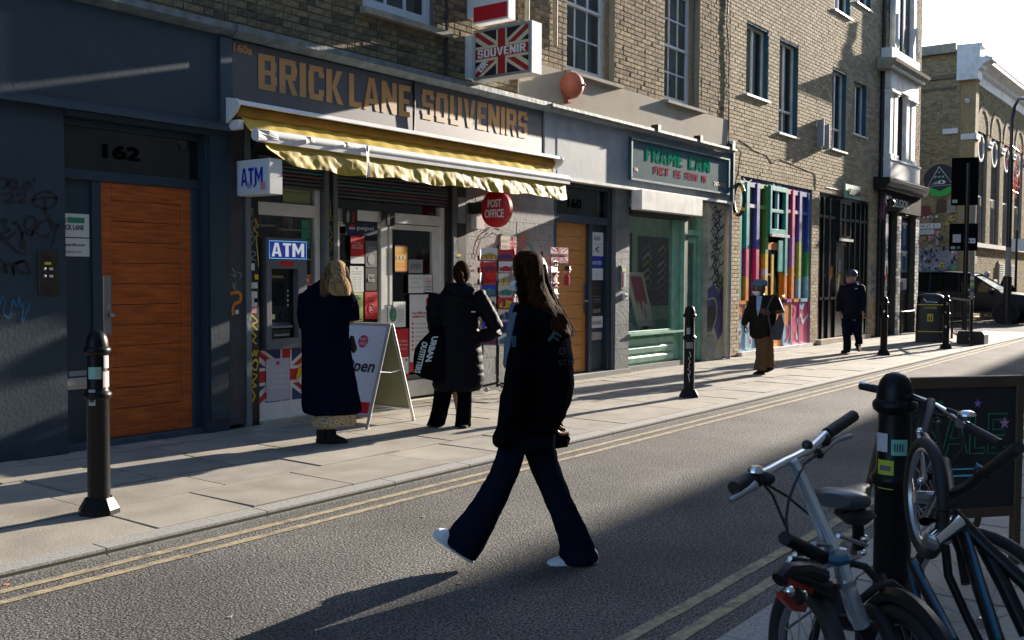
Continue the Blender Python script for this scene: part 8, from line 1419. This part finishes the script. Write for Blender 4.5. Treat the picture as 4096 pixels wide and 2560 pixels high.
wc = A7(760, 1360, 3.12); wheel(cb, wc, (wc-Vector((0, 0, HC))).normalized().cross(Vector((0, 0, 1)))*.95+Vector((wc.x, wc.y, 0)).normalized()*.28, .19, .019, spokes=22)
bar_(cb, 'fork', [A7(750, 740, 3.38), A7(830, 900, 3.2), A7(790, 1150, 3.1)], .014, 'bike_black'); bar_(cb, 'brake_arm', [A7(690, 700, 3.38), A7(760, 1180, 3.05), A7(700, 1195, 3.05)], .007, 'steel', 6); part('bolt', MB().ball(A7(715, 1195, 3.02), .011).ball(A7(700, 695, 3.36), .012), 'chrome', cb, smooth=True)
for pts, r_, m in ((([(950, 1000, 3.3), (1000, 1350, 3.1)], .02, 'bike_black')), ([(1000, 1350, 3.1), (1200, 1240, 2.95), (1440, 1050, 2.75), (1700, 860, 2.6)], .017, 'bike_black')): bar_(cb, 'tube', [A7(*q_) for q_ in pts], r_, m)
bar_(cb, 'grip', [A7(1400, 1080, 2.78), A7(1700, 855, 2.58)], .0165, 'rubber'); part('shifter', MB().ball(A7(1300, 1100, 2.83), .017).ball(A7(1380, 1120, 2.8), .015), 'rubber', cb, smooth=True)
bar_(cb, 'down_tube', [S8(1760, 120, 3.05), S8(2050, 420, 2.98), S8(2420, 760, 2.9), S8(2700, 1100, 2.85)], .021, 'bike_black'); bar_(cb, 'top_tube', [S8(2040, 420, 3.0), S8(2250, 820, 2.9), S8(2450, 1250, 2.85)], .022, 'bike_black')
bar_(cb, 'chrome_tube', [S8(1560, 390, 2.9), S8(1800, 210, 3.0)], .026, 'chrome', 14); bar_(cb, 'cross_tube', [S8(1500, 370, 2.9), S8(1610, 410, 2.9)], .018, 'steel', 10)
bar_(cb, 'fork_leg', [S8(1760, 300, 3.05), S8(1830, 480, 3.0), S8(1880, 780, 2.95)], .013, 'bike_black'); bar_(cb, 'crown', [A7(900, 1330, 3.1), S8(1500, 200, 2.95), S8(1700, 180, 2.98)], .016, 'bike_black')
bar_(cb, 'rear_stay', [S8(1690, 420, 2.9), S8(1720, 700, 2.9), S8(1900, 1100, 2.85), S8(2050, 1400, 2.8)], .013, 'bike_black')
# --- blue piped bicycle at the bottom right
bb_ = thing('bicycle', 'black bicycle with thin blue frame lines at the bottom right corner', 'bicycle', (3.2, .6, 0))
bar_(bb_, 'frame_tube', [S8(1385, 575, 2.95), S8(1560, 920, 2.8), S8(1760, 1300, 2.65)], .017, 'bike_black'); bar_(bb_, 'blue_line', [S8(1400, 570, 2.93), S8(1575, 915, 2.78), S8(1775, 1300, 2.63)], .008, 'bike_blue'); bar_(bb_, 'blue_line', [S8(1365, 580, 2.95), S8(1400, 780, 2.9), S8(1440, 960, 2.87)], .008, 'bike_blue'); bar_(bb_, 'seat_tube', [S8(1380, 580, 2.97), S8(1430, 960, 2.89)], .014, 'bike_black')
bar_(bb_, 'frame_tube', [S8(1850, 290, 3.02), S8(2000, 780, 2.85), S8(2170, 1300, 2.7)], .021, 'bike_black'); bar_(bb_, 'blue_line', [S8(1880, 300, 3.0), S8(2025, 780, 2.83), S8(2190, 1300, 2.68)], .0085, 'bike_blue')
wheel(bb_, S8(1460, 2030, 2.62), (.68, -.73, .12), .30, .026, spokes=24, guard=(.3, 2.6)); wheel(bb_, S8(2080, 1120, 3.25), (.9, -.4, .1), .31, .02, spokes=20)
bar_(bb_, 'chain_stay', [S8(1100, 700, 2.9), S8(1250, 1000, 2.8), S8(1460, 1400, 2.65)], .012, 'bike_black'); bar_(bb_, 'lock_cable', [S8(1000, 700, 2.85)+Vector((.1*math.cos(a), .1*math.sin(a), .06*math.sin(2*a)-.05)) for a in [2*PI*k/14 for k in range(12)]], .012, 'rubber', 8)
part('chainring', MB().lathe([(.09, -.003), (.09, .003)], (0, 0, 0), 28, 'y'), 'steel', bb_).data.transform(Matrix.Translation(S8(1340, 1240, 2.6)-Vector(org(bb_))) @ Matrix.Rotation(-.8, 4, 'Z'))
# ------------------------------------------------------------ SALE chalkboard
cbx = thing('chalkboard_sign', 'dark wooden chalkboard sign reading SALE with stars and an arrow', 'pavement sign', (5.55, 1.4, 0), math.atan2(-.42, .19)+0, local=True)
# local x runs along the board from its far left leg to the near right leg, local -y faces the viewer
rt = ground(14, 1590, 1110); lf = Vector((5.18, 1.50, 0)); dv = rt-lf; cbx.location = lf; cbx.rotation_euler = (0, 0, math.atan2(dv.y, dv.x)); BW = dv.length; BH = 1.0
part('frame', MB().box(0, .045, -.02, .02, 0, BH).box(BW-.045, BW, -.02, .02, 0, BH).box(.045, BW-.045, -.02, .02, BH-.06, BH).box(.045, BW-.045, -.02, .02, .26, .31), 'wood_dark', cbx, bev=.004)
bp2 = part('board', MB().box(.045, BW-.045, -.008, .008, .31, BH-.06), mat('chalkboard', (.016, .014, .018), .6, var=.3, scale=8), cbx); part('back_leg', MB().tube([(.02, .02, BH-.03), (.02, .34, 0)], .018, 6).tube([(BW-.02, .02, BH-.03), (BW-.02, .34, 0)], .018, 6), 'wood_dark', cbx)
mat('chalk_green', (.02, .24, .13), .8, var=0); mat('chalk_blue', (.12, .5, .72), .8, var=0); mat('chalk_purple', (.28, .16, .55), .8, var=0); mat('chalk_pink', (.55, .25, .45), .8, var=0)
def bq(u_, v_): return Vector((.045+(BW-.09)*u_, -.0115, .31+(BH-.37)*v_))
def outl(pts, m, wd_=.006): part('chalk_line', MB().ribbon([bq(*p_) for p_ in pts], wd_), m, bp2)
# block capitals drawn as double outlines
outl([(.33, .76), (.25, .80), (.16, .76), (.15, .68), (.22, .63), (.27, .58), (.25, .52), (.18, .50), (.1, .56)], 'chalk_green'); outl([(.31, .72), (.25, .755), (.2, .73), (.2, .69), (.28, .645), (.32, .58), (.29, .49), (.19, .455), (.08, .51)], 'chalk_green')
outl([(.36, .46), (.44, .78), (.5, .78), (.58, .46), (.54, .46), (.52, .54), (.42, .54), (.40, .46), (.36, .46)], 'chalk_green'); outl([(.43, .59), (.51, .59), (.47, .73), (.43, .59)], 'chalk_green')
outl([(.6, .78), (.645, .78), (.645, .50), (.73, .50), (.73, .455), (.6, .455), (.6, .78)], 'chalk_green'); outl([(.76, .78), (.92, .78), (.92, .73), (.80, .73), (.80, .65), (.9, .65), (.9, .60), (.80, .60), (.80, .50), (.92, .50), (.92, .45), (.76, .45), (.76, .78)], 'chalk_green')
outl([(.2, .335), (.66, .33), (.66, .375), (.79, .30), (.66, .23), (.66, .275), (.2, .28), (.2, .335)], 'chalk_blue', .008)
for u_, v_, m, r_ in ((.34, .88, 'chalk_green', .022), (.66, .87, 'chalk_purple', .026), (.9, .70, 'chalk_pink', .034), (.18, .16, 'chalk_blue', .022), (.52, .17, 'chalk_blue', .022), (.38, .41, 'chalk_blue', .008)): star(bp2, bq(u_, v_), r_, m, off=.002)
# litter flecks on the road and pavement
for i, (x, y, m, l, z) in enumerate(((800, 898, 'mint', 'pale green scrap of litter by the double yellow line', 15), (42, 1125, 'orange', 'tiny orange scrap on the road at the left edge', 15), (1615, 1352, 'pier_paint', 'flattened pale spot of gum in the left of the road', 15))):
    g = ground(z, x, y, RZ); solo('litter', MB().prism([(-.016, -.005), (0, -.01), (.016, 0), (.005, .008), (-.01, .007)], .003, 'z', 0), m, l, 'litter').location = (g.x, g.y, RZ+.001)
for z, x, y in ((16, 0, 0),): pass
for i, (x, y) in enumerate(((930, 752), (1020, 870), (1900, 332), (1635, 445), (2065, 218), (1535, 187), (680, 292))):
    px, py = 1300+x/1.7286, 1900+y/1.7286; r_ = ray(0, px*.59058, py*.59058); t_ = (RZ-HC)/r_.z; part('gum_spot', MB().add([(r_.x*t_+.017*math.cos(a), r_.y*t_+.013*math.sin(a), RZ+.004) for a in [2*PI*k/9 for k in range(9)]], [tuple(range(9))]), mat('gum', (.2, .195, .19), .9, var=0), road)
print('objects', len(bpy.data.objects))
